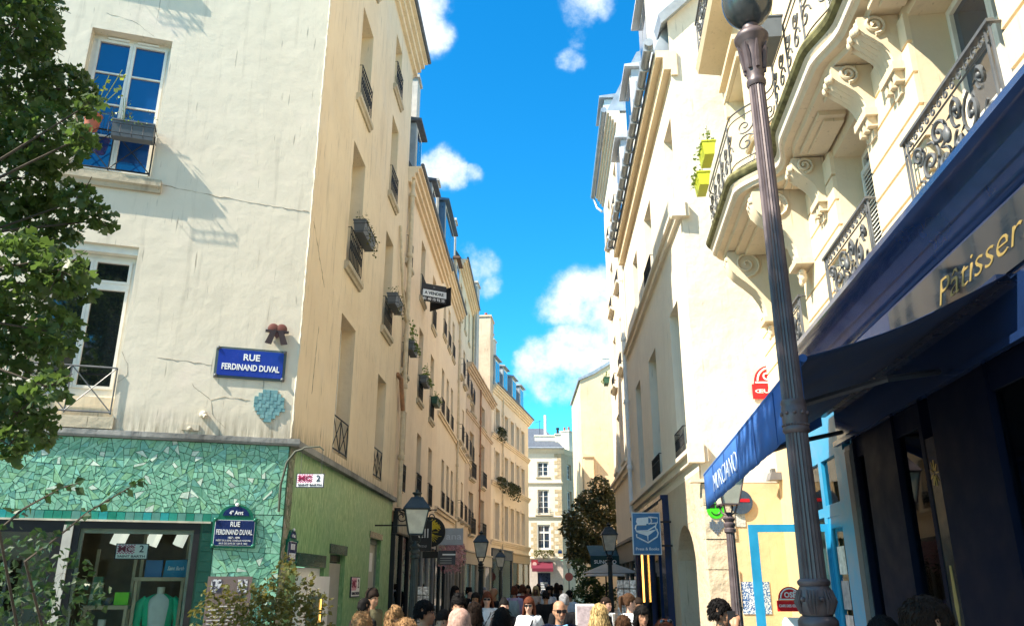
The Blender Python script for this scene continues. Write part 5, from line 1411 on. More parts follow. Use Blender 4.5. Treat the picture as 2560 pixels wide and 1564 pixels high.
for r, row in enumerate(['.X...X.','XXX.XXX','XXXXXXX','XXXXXXX','.XXXXX.','..XXX..','...X...']):
    for k, ch in enumerate(row):
        if ch == 'X': obj('tile', MB(FW).box(-1.33+(k-3.5)*.032+.002,-1.33+(k-2.5)*.032-.002,-.034,-.02,2.68-r*.034+.002,2.714-r*.034-.002), plain('grey_tile', (.12,.15,.19), .35), t)
t = thing('blue_poster', 'blue and white block-printed paper on the tan wall', 'poster', FW @ Matrix.Translation((-.8,0,1.3)))
m_, nt, bb = newmat('blue_block_print'); v = coords(nt, (1,1,1))
ckr = nt.nodes.new('ShaderNodeTexNoise'); ckr.inputs['Scale'].default_value = 60; nt.links.new(v, ckr.inputs['Vector'])
nt.links.new(mixc2(nt, ramp(nt, ckr.outputs[0], .47, .53), (.02,.10,.30), (.62,.68,.72)), bb.inputs['Base Color'])
obj('sheet', MB(FW).box(-1.02,-.58,-.008,-.0,1.30,1.77), m_, t)
t = tag(obj('small_print', MB(FW).box(-1.02,-.86,-.008,0,2.60,2.80), plain('printed_tag', (.5,.5,.45), .7, 0, .4, 30)), 'small drawn paper tag beside the lantern post', 'poster')
t = thing('flood_lamp', 'small grey flood lamp under the red cafe sign on the flank', 'lamp', FW @ Matrix.Translation((-.36,-.1,3.3)))
obj('housing', MB(FW).prism([(-.50,3.30),(-.22,3.30),(-.26,3.42),(-.46,3.42)], -.30, -.10), plain('lamp_housing', (.16,.16,.17), .4), t); obj('bracket', MB(FW).box(-.39,-.33,-.11,0,3.42,3.50), M['iron_grey'], t)

# ------------------------------------------------------------------ street lamps
def lantern_lamp(X, Y, zb, label, m=None, s=1.0, rot=0.):
    """zb = height of the lantern's foot"""
    m = m or M['lamp_iron']
    T = Matrix.Translation((X, Y, 0)) @ Matrix.Rotation(R(rot), 4, 'Z')
    t = thing('street_lamp', label, 'street lamp', T, 'lantern street lamps')
    fl = lambda k, z: 1-.09*(k % 2)
    obj('base', MB(T).lathe([(.17,0),(.17,.10),(.14,.13),(.13,.45),(.15,.48),(.11,.55),(.10,.70)], 20), m, t, 40)
    obj('post', MB(T).lathe([(.085,.70),(.062,zb-.42)], 28, flute=fl), m, t, 20)
    obj('collar', MB(T).lathe([(.062,zb-.42),(.085,zb-.40),(.085,zb-.36),(.066,zb-.34),(.085,zb-.31),(.085,zb-.28),(.062,zb-.26),(.095,zb-.21),(.05,zb-.17),(.04,zb-.12)], 18), m, t, 40)
    cr_ = MB(T)
    for k in range(4):
        a = math.pi/4+k*math.pi/2
        cr_.tube([(.03*math.cos(a),.03*math.sin(a),zb-.16),(.10*math.cos(a),.10*math.sin(a),zb-.13),(.15*math.cos(a),.15*math.sin(a),zb-.01)], .014, 6)
    obj('cradle', cr_, m, t, 40)
    w0, w1, h = .125*s, .205*s, .40*s
    fr = MB(T); fr.frustum(w0+.012, w0+.012, zb-.02, zb)
    for sx, sy in ((-1,-1),(1,-1),(1,1),(-1,1)): fr.tube([(sx*w0,sy*w0,zb),(sx*w1,sy*w1,zb+h)], .012, 5)
    fr.frustum(w1+.012, w1+.018, zb+h+.001, zb+h+.022)
    obj('lantern_frame', fr, m, t)
    for k in range(4):
        a = k*math.pi/2; ca, sa = math.cos(a), math.sin(a)
        def q(u, v, z): return (u*ca-v*sa, u*sa+v*ca, z)
        obj('pane', MB(T).add([q(-w0+.012,-w0,zb),q(w0-.012,-w0,zb),q(w1-.012,-w1,zb+h),q(-w1+.012,-w1,zb+h),q(-w0+.012,-w0+.006,zb),q(w0-.012,-w0+.006,zb),q(w1-.012,-w1+.006,zb+h),q(-w1+.012,-w1+.006,zb+h)], [(0,1,2,3),(7,6,5,4),(0,4,5,1),(1,5,6,2),(2,6,7,3),(3,7,4,0)]), M['lamp_glass'], t)
    obj('lantern_roof', MB(T).frustum(w1+.035, .115*s, zb+h+.022, zb+h+.20*s).frustum(.12*s, .10*s, zb+h+.20*s, zb+h+.225*s), m, t)
    obj('finial', MB(T).lathe([(.06,zb+h+.22*s),(.05,zb+h+.26*s),(.085,zb+h+.29*s),(.085,zb+h+.31*s),(.03,zb+h+.32*s),(.02,zb+h+.36*s)], 14), m, t, 40)
    return t
lp = lantern_lamp(-1.69, 14.5, 2.57, 'big dark lantern lamp on the left, in front of the gold tree sign', None, 1.0, 8)
sb_ = MB(Matrix.Translation((-1.69,14.5,0)))
for sg in (-1, 1):
    sb_.tube([(sg*.20,0,2.98),(sg*.36,0,2.98)], .010, 5)
    sb_.tube([(sg*.26+sg*a, 0, 2.86+c) for a, c in spiral(0,0,.11,.02,math.pi/2,math.pi*3.2,20)], .010, 5)
obj('side_scroll', sb_, M['iron'], lp, 40)
lantern_lamp(3.2, 12.1, 2.86, 'violet-brown lantern lamp half hidden behind the blue awning', M['lamp_violet'], 1.0, 5)
lantern_lamp(2.93, 25, 2.68, 'dark lantern lamp standing before the street tree on the right', None, 1.08, 0)
lantern_lamp(-.93, 25, 2.50, 'dark lantern lamp mid-lane on the left, beside pink blossom', None, 1.0, 0)
lantern_lamp(-.53, 38, 2.46, 'small distant lantern lamp before the blue-grey shopfront', None, 1.0, 0)

LX, LY = 1.90, 5.3
T = Matrix.Translation((LX, LY, EYE)) @ Matrix.Scale(.78, 4) @ Matrix.Translation((0, 0, -EYE))
t = thing('tall_lamp_post', 'tall fluted violet-brown lamp post in the right foreground', 'street lamp', Matrix.Translation((LX, LY, 0)))
vm = M['lamp_violet']
obj('base', MB(T).lathe([(.30,-.493),(.30,-.2),(.26,-.15),(.26,.25),(.22,.30),(.19,.8),(.22,.86),(.17,.95),(.14,1.30),(.135,1.40),(.155,1.43),(.155,1.47),(.13,1.50)], 28), vm, t, 40)
ob = MB(T).lathe([(.115,1.50),(.135,1.55),(.138,1.62),(.128,1.70),(.112,1.73)], 28)
for k in range(6):
    a = k*math.pi/3
    for j in range(4):
        ob.tube([(.125*math.cos(a+j*.13-.2),.125*math.sin(a+j*.13-.2),1.52),(.155*math.cos(a+j*.16-.25),.155*math.sin(a+j*.16-.25),1.61),(.13*math.cos(a+j*.2-.3),.13*math.sin(a+j*.2-.3),1.70)], [.008,.014,.006], 5)
    ob.ball((.145*math.cos(a+.5),.145*math.sin(a+.5),1.63), .02, 6, 5)
obj('acanthus_drum', ob, vm, t, 50)
obj('lower_ring', MB(T).lathe([(.118,1.73),(.128,1.745),(.128,1.765),(.108,1.785)], 28), vm, t, 40)
def fl(k, z): return 1-.10*(k % 3 == 0)-.06*(k % 3 == 1)
obj('lower_shaft', MB(T).lathe([(.104,1.785),(.100,2.3),(.095,2.92),(.094,2.96)], 60, flute=fl), vm, t, 25)
rg = MB(T).lathe([(.096,2.96),(.112,2.98),(.112,3.0),(.100,3.03),(.106,3.06),(.108,3.18),(.100,3.20),(.108,3.22),(.100,3.25)], 28)
for k in range(10): rg.ball((.108*math.cos(k*.628),.108*math.sin(k*.628),3.13), .018, 8, 6)
for k in range(28): rg.ball((.106*math.cos(k*.2244),.106*math.sin(k*.2244),3.03), .011, 5, 4)
obj('ornate_ring', rg, vm, t, 50)
obj('upper_shaft', MB(T).lathe([(.092,3.25),(.088,4.2),(.082,5.4),(.078,6.42)], 60, flute=fl), vm, t, 25)
cp = MB(T).lathe([(.082,6.42),(.095,6.45),(.095,6.48),(.078,6.52),(.09,6.55),(.085,6.58),(.098,6.62),(.112,6.82),(.125,6.92),(.165,6.96),(.17,7.0),(.14,7.05),(.085,7.07),(.08,7.14)], 28)
for k in range(8):
    a = k*math.pi/4
    cp.tube([(.098*math.cos(a),.098*math.sin(a),6.60),(.115*math.cos(a),.115*math.sin(a),6.76),(.15*math.cos(a),.15*math.sin(a),6.89)], [.02,.026,.008], 5)
obj('capital', cp, vm, t, 50)
obj('globe', MB(T).ball((0,0,7.46), .255, 28, 18, (1,1,1.25)), plain('dark_globe', (.045,.055,.06), .18, 0, .1, 3, 0, 60, .6), t, 60)
obj('globe_cap', MB(T).lathe([(.10,7.76),(.12,7.8),(.05,7.9),(.02,8.05)], 16), vm, t, 40)

# ------------------------------------------------------------------ projecting signs along the lane
t = thing('book_shop_sign', 'blue projecting sign with white stacked books outline', 'sign', Matrix.Translation((2.93,18.0,2.33)))
PB = frame((2.93,18.0), 91)
obj('border', MB(PB).box(-.31,.31,-.03,.03,2.33,3.22), plain('grey_white_border', (.62,.66,.70), .5), t)
obj('panel', MB(PB).box(-.29,.29,-.034,-.031,2.35,3.20), plain('sign_mid_blue', (.035,.16,.34), .4, 0, .15, 5), t)
def line(pts, w=.016): return obj('book_outline', MB(PB).tube([(a,-.036,c) for a, c in pts], w, 5), plain('sign_white', (.68,.74,.76), .6), t)
obj('book_spine', MB(PB).prism([(-.22,3.02),(-.2,3.1),(.05,3.12),(.05,2.98),(-.19,2.96)], -.037, -.0345), plain('sign_white', (.68,.74,.76), .6), t)
line([(.05,3.12),(.1,3.10),(.12,3.04),(.10,2.99),(.05,2.97)]); line([(.08,3.12),(.25,3.10),(.25,3.0),(.10,2.98)])
line([(-.22,2.95),(-.24,2.88),(-.22,2.82),(.02,2.83),(.2,2.93),(.22,2.98)]); line([(-.22,2.95),(.0,2.96)])
line([(.2,2.93),(.2,2.88),(.24,2.85)])
obj('book_cover', MB(PB).prism([(-.23,2.80),(.02,2.72),(.22,2.86),(.0,2.82)], -.037, -.0345), plain('sign_white', (.68,.74,.76), .6), t)
line([(-.22,2.76),(-.22,2.70),(.02,2.58),(.02,2.72)]); line([(.02,2.58),(.22,2.70),(.25,2.78),(.22,2.86)])
lettering('Press & Books', .085, TL(PB,0,-.038,2.45), plain('sign_white', (.68,.74,.76), .6), t, bold=.01, wid=.50)
obj('arm', MB(PB).box(.31,.60,-.01,.01,3.0,3.04).box(.31,.60,-.01,.01,2.5,2.54), M['iron'], t)

t = thing('for_sale_board', 'black and white for-sale board jutting from a second-floor window', 'sign', Matrix.Translation((-2.9,24.0,10.3)))
VS = frame((-2.90,24.0), 62)
def vboard(F, x0, x1):
    o = obj('board', MB(F).box(x0,x1,-.012,.012,10.30,10.90), M['black'], t)
    obj('white_band', MB(F).box(x0+.02,x1-.001,-.0165,-.0125,10.48,10.70), M['white'], o)
    lettering('A VENDRE', .14, TL(F,(x0+x1)/2,-.019,10.59), M['black'], o, bold=.03, wid=.66)
    lettering('01 40 15 92 25', .12, TL(F,(x0+x1)/2,-.015,10.39), M['white'], o, bold=.02, wid=.74)
    lettering('01', .07, TL(F,(x0+x1)/2,-.015,10.80), plain('grey_letter', (.3,.3,.3), .6), o)
vboard(VS, 0, .86)
V2 = frame((-2.13,24.40), -50)
obj('back_board', MB(V2).box(-.2,.75,-.012,.012,10.22,10.84), M['black'], t)

t = thing('tree_sign', 'round black hanging sign with golden branching tree', 'sign', Matrix.Translation((-1.75,17.5,2.55)))
TS2 = frame((-1.72,17.5), 92)
obj('disc', MB(TS2 @ Matrix.Translation((0,0,2.78)) @ Matrix.Rotation(R(90),4,'X')).lathe([(.31,-.02),(.31,.02)], 36), plain('black_disc', (.012,.012,.01), .4), t, 40)
gy = plain('golden_yellow', (.55,.42,.03), .45)
rt_ = random.Random(5); gt = MB(TS2)
for up in (1, -1):
    for i in range(17 if up > 0 else 11):
        a = -1.15+2.3*i/(16 if up > 0 else 10); L = .25*rt_.uniform(.75,1.0); r_ = .012 if up > 0 else .006
        gt.tube([(0,-.024,2.78+up*.03),(.5*L*math.sin(a),-.024,2.78+up*(.03+.5*L*math.cos(a))),(L*math.sin(a+.1),-.024,2.78+up*(.02+L*math.cos(a+.1)))], [r_,r_*.9,r_*.8], 4)
        if up > 0: gt.tube([(.6*L*math.sin(a),-.024,2.78+(.03+.6*L*math.cos(a))),(.95*L*math.sin(a+.28),-.024,2.78+.9*L*math.cos(a+.28))], .010, 4)
obj('golden_tree', gt, gy, t)
obj('word_band', MB(TS2).box(-.3,.3,-.027,-.0215,2.755,2.79), M['black'], t); lettering('MON ARBRE', .04, TL(TS2,.05,-.029,2.772), gy, t)
obj('arm', MB(TS2).box(-1.2,-.3,-.012,.012,2.9,2.93), M['iron'], t)
t = thing('shop_sign', 'black rectangular projecting shop sign with pale letters behind the lantern', 'sign', Matrix.Translation((-2.3,16.8,2.45)))
S3 = frame((-2.25,16.8), 92)
obj('board', MB(S3).box(.16,.62,-.03,.03,2.36,2.96), M['black'], t); lettering('all', .26, TL(S3,.46,-.034,2.70), plain('pale_letter', (.5,.5,.48), .6), t); lettering('Home', .1, TL(S3,.4,-.034,2.46), plain('dim_letter', (.22,.22,.22), .6), t, shear=.3)
t = thing('shop_sign', 'pale grey projecting sign with faint white letters', 'sign', Matrix.Translation((-1.35,19.5,2.6)))
S4 = frame((-1.25,19.5), 92)
obj('board', MB(S4).box(-.52,.10,-.03,.03,2.60,2.98), plain('pale_grey_board', (.33,.35,.38), .5), t); lettering('ana', .22, TL(S4,-.12,-.034,2.79), plain('white_letter', (.52,.55,.60), .6), t, wid=.36)
t = thing('shop_sign', 'low dark stepped sign under the grey projecting sign', 'sign', Matrix.Translation((-1.5,18.6,2.2)))
S5_ = frame((-1.5,18.6), 92)
obj('board', MB(S5_).box(-.14,.24,-.03,.03,2.14,2.44), plain('slate_board', (.05,.055,.065), .5), t); obj('white_stripe', MB(S5_).box(-.05,.24,-.036,-.031,2.34,2.37), M['white'], t); obj('long_bar', MB(S5_).box(-.5,-.15,-.03,.03,2.28,2.42), M['black'], t)
for i in range(3): obj('text_line', MB(S5_).box(-.1,.16,-.034,-.031,2.17+.05*i,2.185+.05*i), plain('grey_print', (.3,.3,.3), .6), t)
t = thing('shop_awning', 'dark green awning with white lettering at the far right of the lane', 'awning', Matrix.Translation((3.35,30,2.3)))
SN = frame((3.37,30), 90)
obj('board', MB(SN).box(-.55,.55,-.02,.02,2.26,2.68), plain('dark_teal_cloth', (.012,.05,.05), .7), t)
obj('canopy', MB(SN).prism([(.02,2.685),(1.4,3.1),(1.4,3.06),(.02,2.66)], -.55, .55, 'x'), plain('dark_teal_cloth', (.012,.05,.05), .7), t)
lettering('SUNCOO', .17, TL(SN,-.02,-.024,2.47), M['white'], t, bold=.02, wid=.8)
for i, (x, y, z, w, lab) in enumerate([(3.1,26.5,2.05,.75,'upper beige cafe parasol beside the right lantern lamp'),(3.3,29.5,1.98,.7,'lower beige cafe parasol behind the lantern lamp')]):
    t = thing('parasol', lab, 'parasol', Matrix.Translation((x,y,0)), 'cafe parasols')
    P = Matrix.Translation((x,y,0))
    obj('canopy', MB(P).frustum(w*1.1, .05, z, z+.32, n=4), plain('beige_canvas', (.42,.39,.32), .8), t); obj('pole', MB(P).tube([(0,0,0),(0,0,z+.3)], .025, 8), M['iron'], t); obj('foot', MB(P).frustum(.25,.25,0,.06), M['iron'], t)
t = thing('menu_board', 'white framed menu easel by the blond woman in pink', 'menu board', Matrix.Translation((1.06,12.6,0)))
MBD = frame((1.08,12.6), 90)
obj('frame', MB(MBD).box(-.14,.14,-.02,.02,.55,1.46), M['frame_bright'], t); obj('sheet', MB(MBD).box(-.12,.12,-.026,-.021,.58,1.43), plain('pinkish_menu', (.45,.36,.37), .7, 0, .35, 16), t); obj('leg', MB(MBD).tube([(-.12,0,.55),(-.14,.1,0)], .012, 5), M['iron'], t); obj('leg', MB(MBD).tube([(.12,0,.55),(.14,.1,0)], .012, 5), M['iron'], t)
def card_rack(X, Y, cols, rows, z0, label, az=90):
    F = frame((X,Y), az); t = thing('postcard_rack', label, 'rack', F)
    obj('stand', MB(F).tube([(0,0,0),(0,0,z0+rows*.17)], .02, 6).box(-.16,.16,-.16,.16,0,.03), M['iron_grey'], t)
    for i in range(cols):
        for j in range(rows):
            x = (i-(cols-1)/2)*.13; g_ = random.uniform(.35,.7)
            obj('postcard', MB(F).box(x-.058,x+.058,-.06,-.05,z0+j*.17+.005,z0+j*.17+.155), plain('card_print', (g_,g_*.97,g_*.95), .5, 0, .8, 22), t)
    return t
card_rack(2.3, 17.0, 3, 6, .8, 'white postcard rack outside the book shop'); card_rack(-1.85, 16.9, 3, 5, .85, 'postcard rack outside the black shopfront on the left')
t = thing('wall_lantern', 'tiny lantern and round red sign on the side of the end house', 'lantern', Matrix.Translation((4.2,62,2.3)))
WLF = frame((4.2,62), 90)
obj('lantern', MB(WLF).frustum(.12,.2,2.75,3.1).frustum(.22,.06,3.102,3.3), M['lamp_glass'], t); obj('pole', MB(WLF).tube([(0,0,0),(0,0,2.75)], .04, 6), M['iron'], t); obj('red_ring', MB(WLF @ Matrix.Translation((0,-.1,2.2)) @ Matrix.Rotation(R(90),4,'X')).lathe([(.3,-.02),(.3,.02)], 20), plain('red_ring', (.4,.12,.1), .5), t)
# ------------------------------------------------------------------ window boxes and plants
def window_box(F, x0, x1, z, y, label, bm, n_leaf=120, lm=None, h=.22, d=.2, spill=.25, size=.06, cage=True, group='window boxes', up=.25, bloom=False):
    t = thing('window_box', label, 'planter', F @ Matrix.Translation(((x0+x1)/2, y, z)), group)
    p = [(y-d, z+h), (y, z+h), (y-.03, z), (y-d+.03, z)]
    obj('trough', MB(F).prism(p, x0, x1, 'x').box(x0-.012, x1+.012, y-d-.012, y+.012, z+h+.001, z+h+.025), bm, t)
    rr = random.Random(int(abs(x0*31+z*77))); b = MB(F); pts = []
    for _ in range(n_leaf):
        x = rr.uniform(x0, x1); q = rr.random()
        if q < .65: pts.append((x, y-d/2+rr.uniform(-d*.6,d*.5), z+h+rr.uniform(0, up)*rr.random()))
        else: pts.append((x, y-d-rr.uniform(0,.08), z+h-rr.uniform(0, spill)))
    leafmesh(b, pts, size, 1, .1, rr)
    for k in range(5):
        x = rr.uniform(x0, x1); L = rr.uniform(.1, up*1.3)
        b.tube([(x, y-d/2, z+h), (x+rr.uniform(-.08,.08), y-d/2, z+h+L)], .004, 4)
        leafmesh(b, [(x+rr.uniform(-.06,.06), y-d/2, z+h+L*rr.random()) for _ in range(5)], size, 1, -.3, rr)
    obj('foliage', b, lm or M['leaf_plant'], t, fix=False)
    if cage:
        c = MB(F)
        for zz in (z+.02, z+h*.7): c.tube([(x0-.03,y,zz),(x0-.03,y-d-.05,zz),(x1+.03,y-d-.05,zz),(x1+.03,y,zz)], .006, 4)
        for k in range(5):
            xx = x0-.03+(x1-x0+.06)*k/4; c.tube([(xx,y-d-.05,z+h*.7),(xx,y-d-.05,z+.02),(xx,y,z+.02)], .005, 4)
        obj('wire_cage', c, M['iron'], t)
    if bloom:
        obj('bloom', MB(F).ball((x0+.1,y-d*.6,z+h+.08), .035, 6, 5), plain('red_bloom', (.5,.03,.06), .6), t)
    return t
GP = M['grey_plastic']
window_box(FA, -3.12, -2.52, 8.34, -.05, 'grey planter on the sunny flank window, with a thin sprig', GP, 26, None, .26, .21, .03, .05, True, up=.4)
window_box(FA, -4.1, -3.5, 12.2, -.05, 'grey planter at the top flank window, above the frame edge', GP, 90, None, .26, .21, .3, .08)
window_box(FS, 2.5, 3.5, 8.35, -.08, 'long grey planter with trailing weeds on the first lane window', GP, 200, M['leaf_bush'], .26, .24, .5, .05, up=.3)
window_box(FS, 6.2, 7.1, 8.15, -.08, 'grey planter with trailing vine on the second lane window', GP, 150, M['leaf_bush'], .26, .24, .5, .05, up=.35)
window_box(FS, 9.0, 9.85, 7.8, -.08, 'dark planter with tall feathery plant beside the downpipe', GP, 120, M['leaf_plant'], .24, .24, .2, .09, up=.7)
window_box(FS, 12.0, 12.85, 7.6, -.06, 'dark planter with spiky grass under the for-sale board', GP, 130, M['leaf_plant'], .22, .22, .2, .08, up=.5)
window_box(FS, 14.75, 15.6, 7.55, -.06, 'green planter of short bright grass, farthest of the lane boxes', plain('green_planter', (.03,.10,.06), .5), 130, M['leaf_plant'], .22, .22, .1, .05, up=.25)
window_box(FB, .85, 1.35, 8.60, -1.0, 'upper lime planter of geraniums on the balcony rail', M['lime'], 110, M['leaf_plant'], .24, .22, .1, .06, False, 'lime planters', .28, True)
window_box(FB, .05, .55, 8.45, -1.0, 'lower lime planter of geraniums on the balcony rail', M['lime'], 110, M['leaf_plant'], .24, .22, .1, .06, False, 'lime planters', .28)
window_box(FB, 4.05, 4.7, 8.35, -.62, 'dark grey empty planter hung on the balcony rail', GP, 4, None, .30, .26, .02, .03, False, 'balcony planters', .05)
window_box(FC, -14.5, -14.0, 8.35, -.22, 'small green plant box on the tall white house', plain('green_planter', (.03,.10,.06), .5), 60, None, .2, .2, .1, .06, False)
def garland(F, x0, x1, z, y, label, n=420, drop=.9, lm=None, size=.13):
    rr = random.Random(int(abs(x0*13)+z*7)); b = MB(F); pts = []
    for _ in range(n):
        x = rr.uniform(x0, x1); pts.append((x, y-rr.uniform(0,.3), z+.15-drop*rr.random()**1.6*(.5+.5*math.sin(x*3.1)**2)))
    leafmesh(b, pts, size, 1, .4, rr)
    t = thing('hanging_plant', label, 'plant', F @ Matrix.Translation(((x0+x1)/2, y, z)), 'greenery hanging on the lane houses')
    obj('stems', MB(F).tube([(x0, y-.05, z), ((x0+x1)/2, y-.12, z+.06), (x1, y-.05, z)], .02, 5), M['bark'], t)
    obj('foliage', b, lm or M['leaf_dark'], t, fix=False)
    return t
garland(F6, .6, 2.4, 11.1, -.2, 'dark green plant bulging from the top sill of the five-bay house')
garland(F6, .8, 2.6, 7.95, -.2, 'short green plant on the middle sill nearest the rusty downpipe')
garland(F6, 3.6, 7.0, 7.95, -.2, 'long green garland trailing over the middle string course', 800, 1.1)
garland(FE, -2.5, -.8, 4.3, -.2, 'reddish leafy basket above the red awning on the end house', 420, .7, M['leaf_bush'], .14)
garland(FS, 14.5, 20.5, 3.0, -.5, 'pink blossom garland over the shop beyond the grey sign', 1300, 1.1, M['blossom'], .10)
# shrub in a pot inside the upper window
t = thing('potted_plant', 'terracotta pot plant with yellow-green twigs on the upper window ledge', 'plant', FA @ Matrix.Translation((-3.45,-.05,8.45)))
obj('pot', MB(FA).lathe([(.09,8.42),(.13,8.66),(.14,8.67)], 14, (-3.42,-.16)), M['pot'], t, 40)
b = MB(FA); rr = random.Random(4); tw = []
for k in range(9):
    a = rr.uniform(-.9,.9); L = rr.uniform(.4,.95); e = (-3.42+L*math.sin(a)*.8, -.16+rr.uniform(-.1,.05), 8.66+L*math.cos(a))
    b.tube([(-3.42,-.16,8.66),((-3.42+e[0])/2,-.16,(8.66+e[2])/2+.05),e], .006, 4)
    tw += [(e[0]+rr.uniform(-.05,.05),e[1],e[2]-rr.uniform(0,.3)) for _ in range(5)]
leafmesh(b, tw, .08, 1, -.2, rr)
obj('twigs', b, leaf_mat('yellow_green_leaf', (.10,.18,.02), (.26,.28,.03)), t, fix=False)

# ------------------------------------------------------------------ trees
def fill(blobs, n, rr):
    tot = sum(b[3]**2.2 for b in blobs); out = []
    for (x, y, z, r) in blobs:
        for _ in range(int(n*r**2.2/tot)):
            while True:
                p = Vector((rr.uniform(-1,1), rr.uniform(-1,1), rr.uniform(-1,1)))
                if p.length < 1: break
            p = p.normalized()*p.length**.5
            out.append((x+p.x*r, y+p.y*r, z+p.z*r*.9))
    return out
def tree(name, label, base, blobs, n, size, lm, trunk_r=.12, shape=1, group=None, fork=None, droop=.25):
    rr = random.Random(len(blobs)*17+n)
    t = thing(name, label, 'tree' if 'tree' in name else 'shrub', Matrix.Translation(base), group)
    tr = MB(); bx, by, bz = base
    fk = Vector(fork) if fork else Vector((bx, by, sum(b[2] for b in blobs)/len(blobs)*.6))
    tr.tube([(bx,by,bz), ((bx+fk.x)/2+.03,(by+fk.y)/2,(bz+fk.z)/2), tuple(fk)], [trunk_r*1.25, trunk_r, trunk_r*.8], 10)
    obj('trunk', tr, M['bark'], t, 50)
    br = MB()
    for (x, y, z, r) in blobs:
        m = fk.lerp(Vector((x,y,z)), .5)+Vector((rr.uniform(-.15,.15),rr.uniform(-.15,.15),rr.uniform(0,.2)))*min(1, trunk_r*8)
        br.tube([tuple(fk), tuple(m), (x,y,z)], [trunk_r*.20, trunk_r*.11, trunk_r*.04], 5)
        for _ in range(5):
            e = (x+rr.uniform(-r,r), y+rr.uniform(-r,r), z+rr.uniform(-r,r))
            br.tube([(x,y,z), e], [trunk_r*.05, trunk_r*.02], 4)
    obj('branches', br, M['bark'], t)
    b = MB(); leafmesh(b, fill(blobs, n, rr), size, 1, droop, rr, shape)
    obj('crown', b, lm, t, fix=False)
    return t
LT = [(-4.1,5.53,6.16,.32),(-4.55,6.25,6.13,.37),(-4.02,6.16,5.96,.26),(-3.77,5.66,5.16,.30),(-4.1,5.9,4.92,.34),(-3.52,5.85,4.7,.17),(-3.44,6.05,4.61,.10),(-3.97,6.19,4.64,.28),(-3.68,5.49,3.98,.28),(-3.31,5.43,3.92,.2),(-4.01,6.24,3.8,.32),(-3.48,5.83,3.56,.18),(-3.92,6.16,3.39,.28),(-3.22,5.4,3.04,.13),(-3.68,5.85,2.95,.22),(-3.65,6.12,2.88,.15),(-3.55,5.63,2.67,.14),(-4.9,6.35,7.39,.36),(-4.53,6.3,7.06,.2),(-3.33,5.43,5.33,.10),(-3.34,5.43,5.03,.13),(-3.44,5.94,3.98,.12),(-4.6,5.6,5.3,.5),(-4.7,5.5,4.2,.5),(-4.6,5.4,3.3,.45),(-4.9,5.3,6.6,.6),(-5.6,5.4,5.6,.7),(-5.5,5.2,7.6,.7)]
tree('street_tree', 'leafy dark green tree filling the left edge of the view', (-5.3,5.2,0), LT, 20000, .078, M['leaf'], .13, 1, None, (-5.1,5.3,3.6))
rr = random.Random(9)
OT = [(-3.6+rr.uniform(-1.9,1.9), 1.9+rr.uniform(-1.7,1.7), 9.2+rr.uniform(-1.5,1.7), rr.uniform(.7,1.05)) for _ in range(20)]  # crown out of view, added to cast shade on the pastry shop
tree('street_tree', 'tall unseen tree added overhead to shade the pastry shop', (-4.4,.6,0), OT, 12000, .15, M['leaf'], .2, 1, None, (-4.2,.9,6.0))
FT = [(3.5,38,4.4,.95),(2.75,37.6,4.1,.55),(4.2,38,5.0,.8),(4.1,38,6.1,.5),(3.3,37.8,3.3,.75),(2.9,37.6,3.0,.5),(4.0,38,3.2,.8),(4.7,38,4.2,.6),(2.6,37.8,4.7,.3),(3.6,38,5.5,.5),(4.6,38,5.6,.5),(3.1,38,5.3,.3)]
tree('street_tree', 'dark-leaved street tree in front of the ochre gable', (3.7,38,0), FT, 6500, .17, M['leaf_far'], .1, 0, None, (3.7,38,2.6))
HG_ = [(2.4,31,1.2,.5),(2.9,31,1.5,.5),(3.4,31,1.3,.5),(2.7,31,2.0,.4),(3.2,31,.7,.5),(2.5,31,.6,.45),(2.45,31,2.4,.25)]
tree('cafe_shrub', 'bushy green shrub beneath the parasols at the right of the lane', (2.9,31,0), HG_, 3200, .11, leaf_mat('shrub_leaf', (.03,.06,.015), (.07,.12,.03)), .05, 0, None, (2.9,31,.4))
BM = [(-2.16,8,1.96,.07),(-2.16,8,1.82,.13),(-2.22,8,1.63,.21),(-2.48,8,1.57,.19),(-2.66,8,1.5,.19),(-2.85,8,1.46,.17),(-2.01,8,1.61,.18),(-1.85,8,1.55,.14),(-1.93,8,1.76,.07),(-2.3,8,1.42,.25),(-2.07,8,1.42,.25),(-2.65,8,1.68,.10),(-2.86,8,1.66,.08),(-2.4,8,1.0,.5),(-2.1,8,.6,.5),(-2.7,8,.7,.5),(-1.8,8,1.2,.25)]
tree('planter_shrub', 'reddish-green wispy shrub in front of the corner mosaic', (-2.3,8.0,0), BM, 6500, .05, M['leaf_bush'], .02, 0, 'shrubs in the foreground', (-2.3,8,.9), -.2)
SHD = leaf_mat('near_shrub_leaf', (.018,.048,.010), (.035,.075,.016), .25)
NM = [(-2.46,4.2,1.89,.14),(-2.25,4.2,1.80,.13),(-2.42,4.2,1.66,.16),(-2.2,4.2,1.62,.13),(-2.05,4.2,1.70,.07),(-2.5,4.3,1.3,.3),(-2.2,4.3,1.2,.3),(-2.7,4.3,1.7,.2)]
t = tree('planter_shrub', 'near dark shrub with two arching leafy sprays before the shop window', (-2.3,4.2,0), NM, 1600, .045, SHD, .012, 0, 'shrubs in the foreground', (-2.35,4.2,1.2))
b = MB(); lf = MB(); rr = random.Random(12)
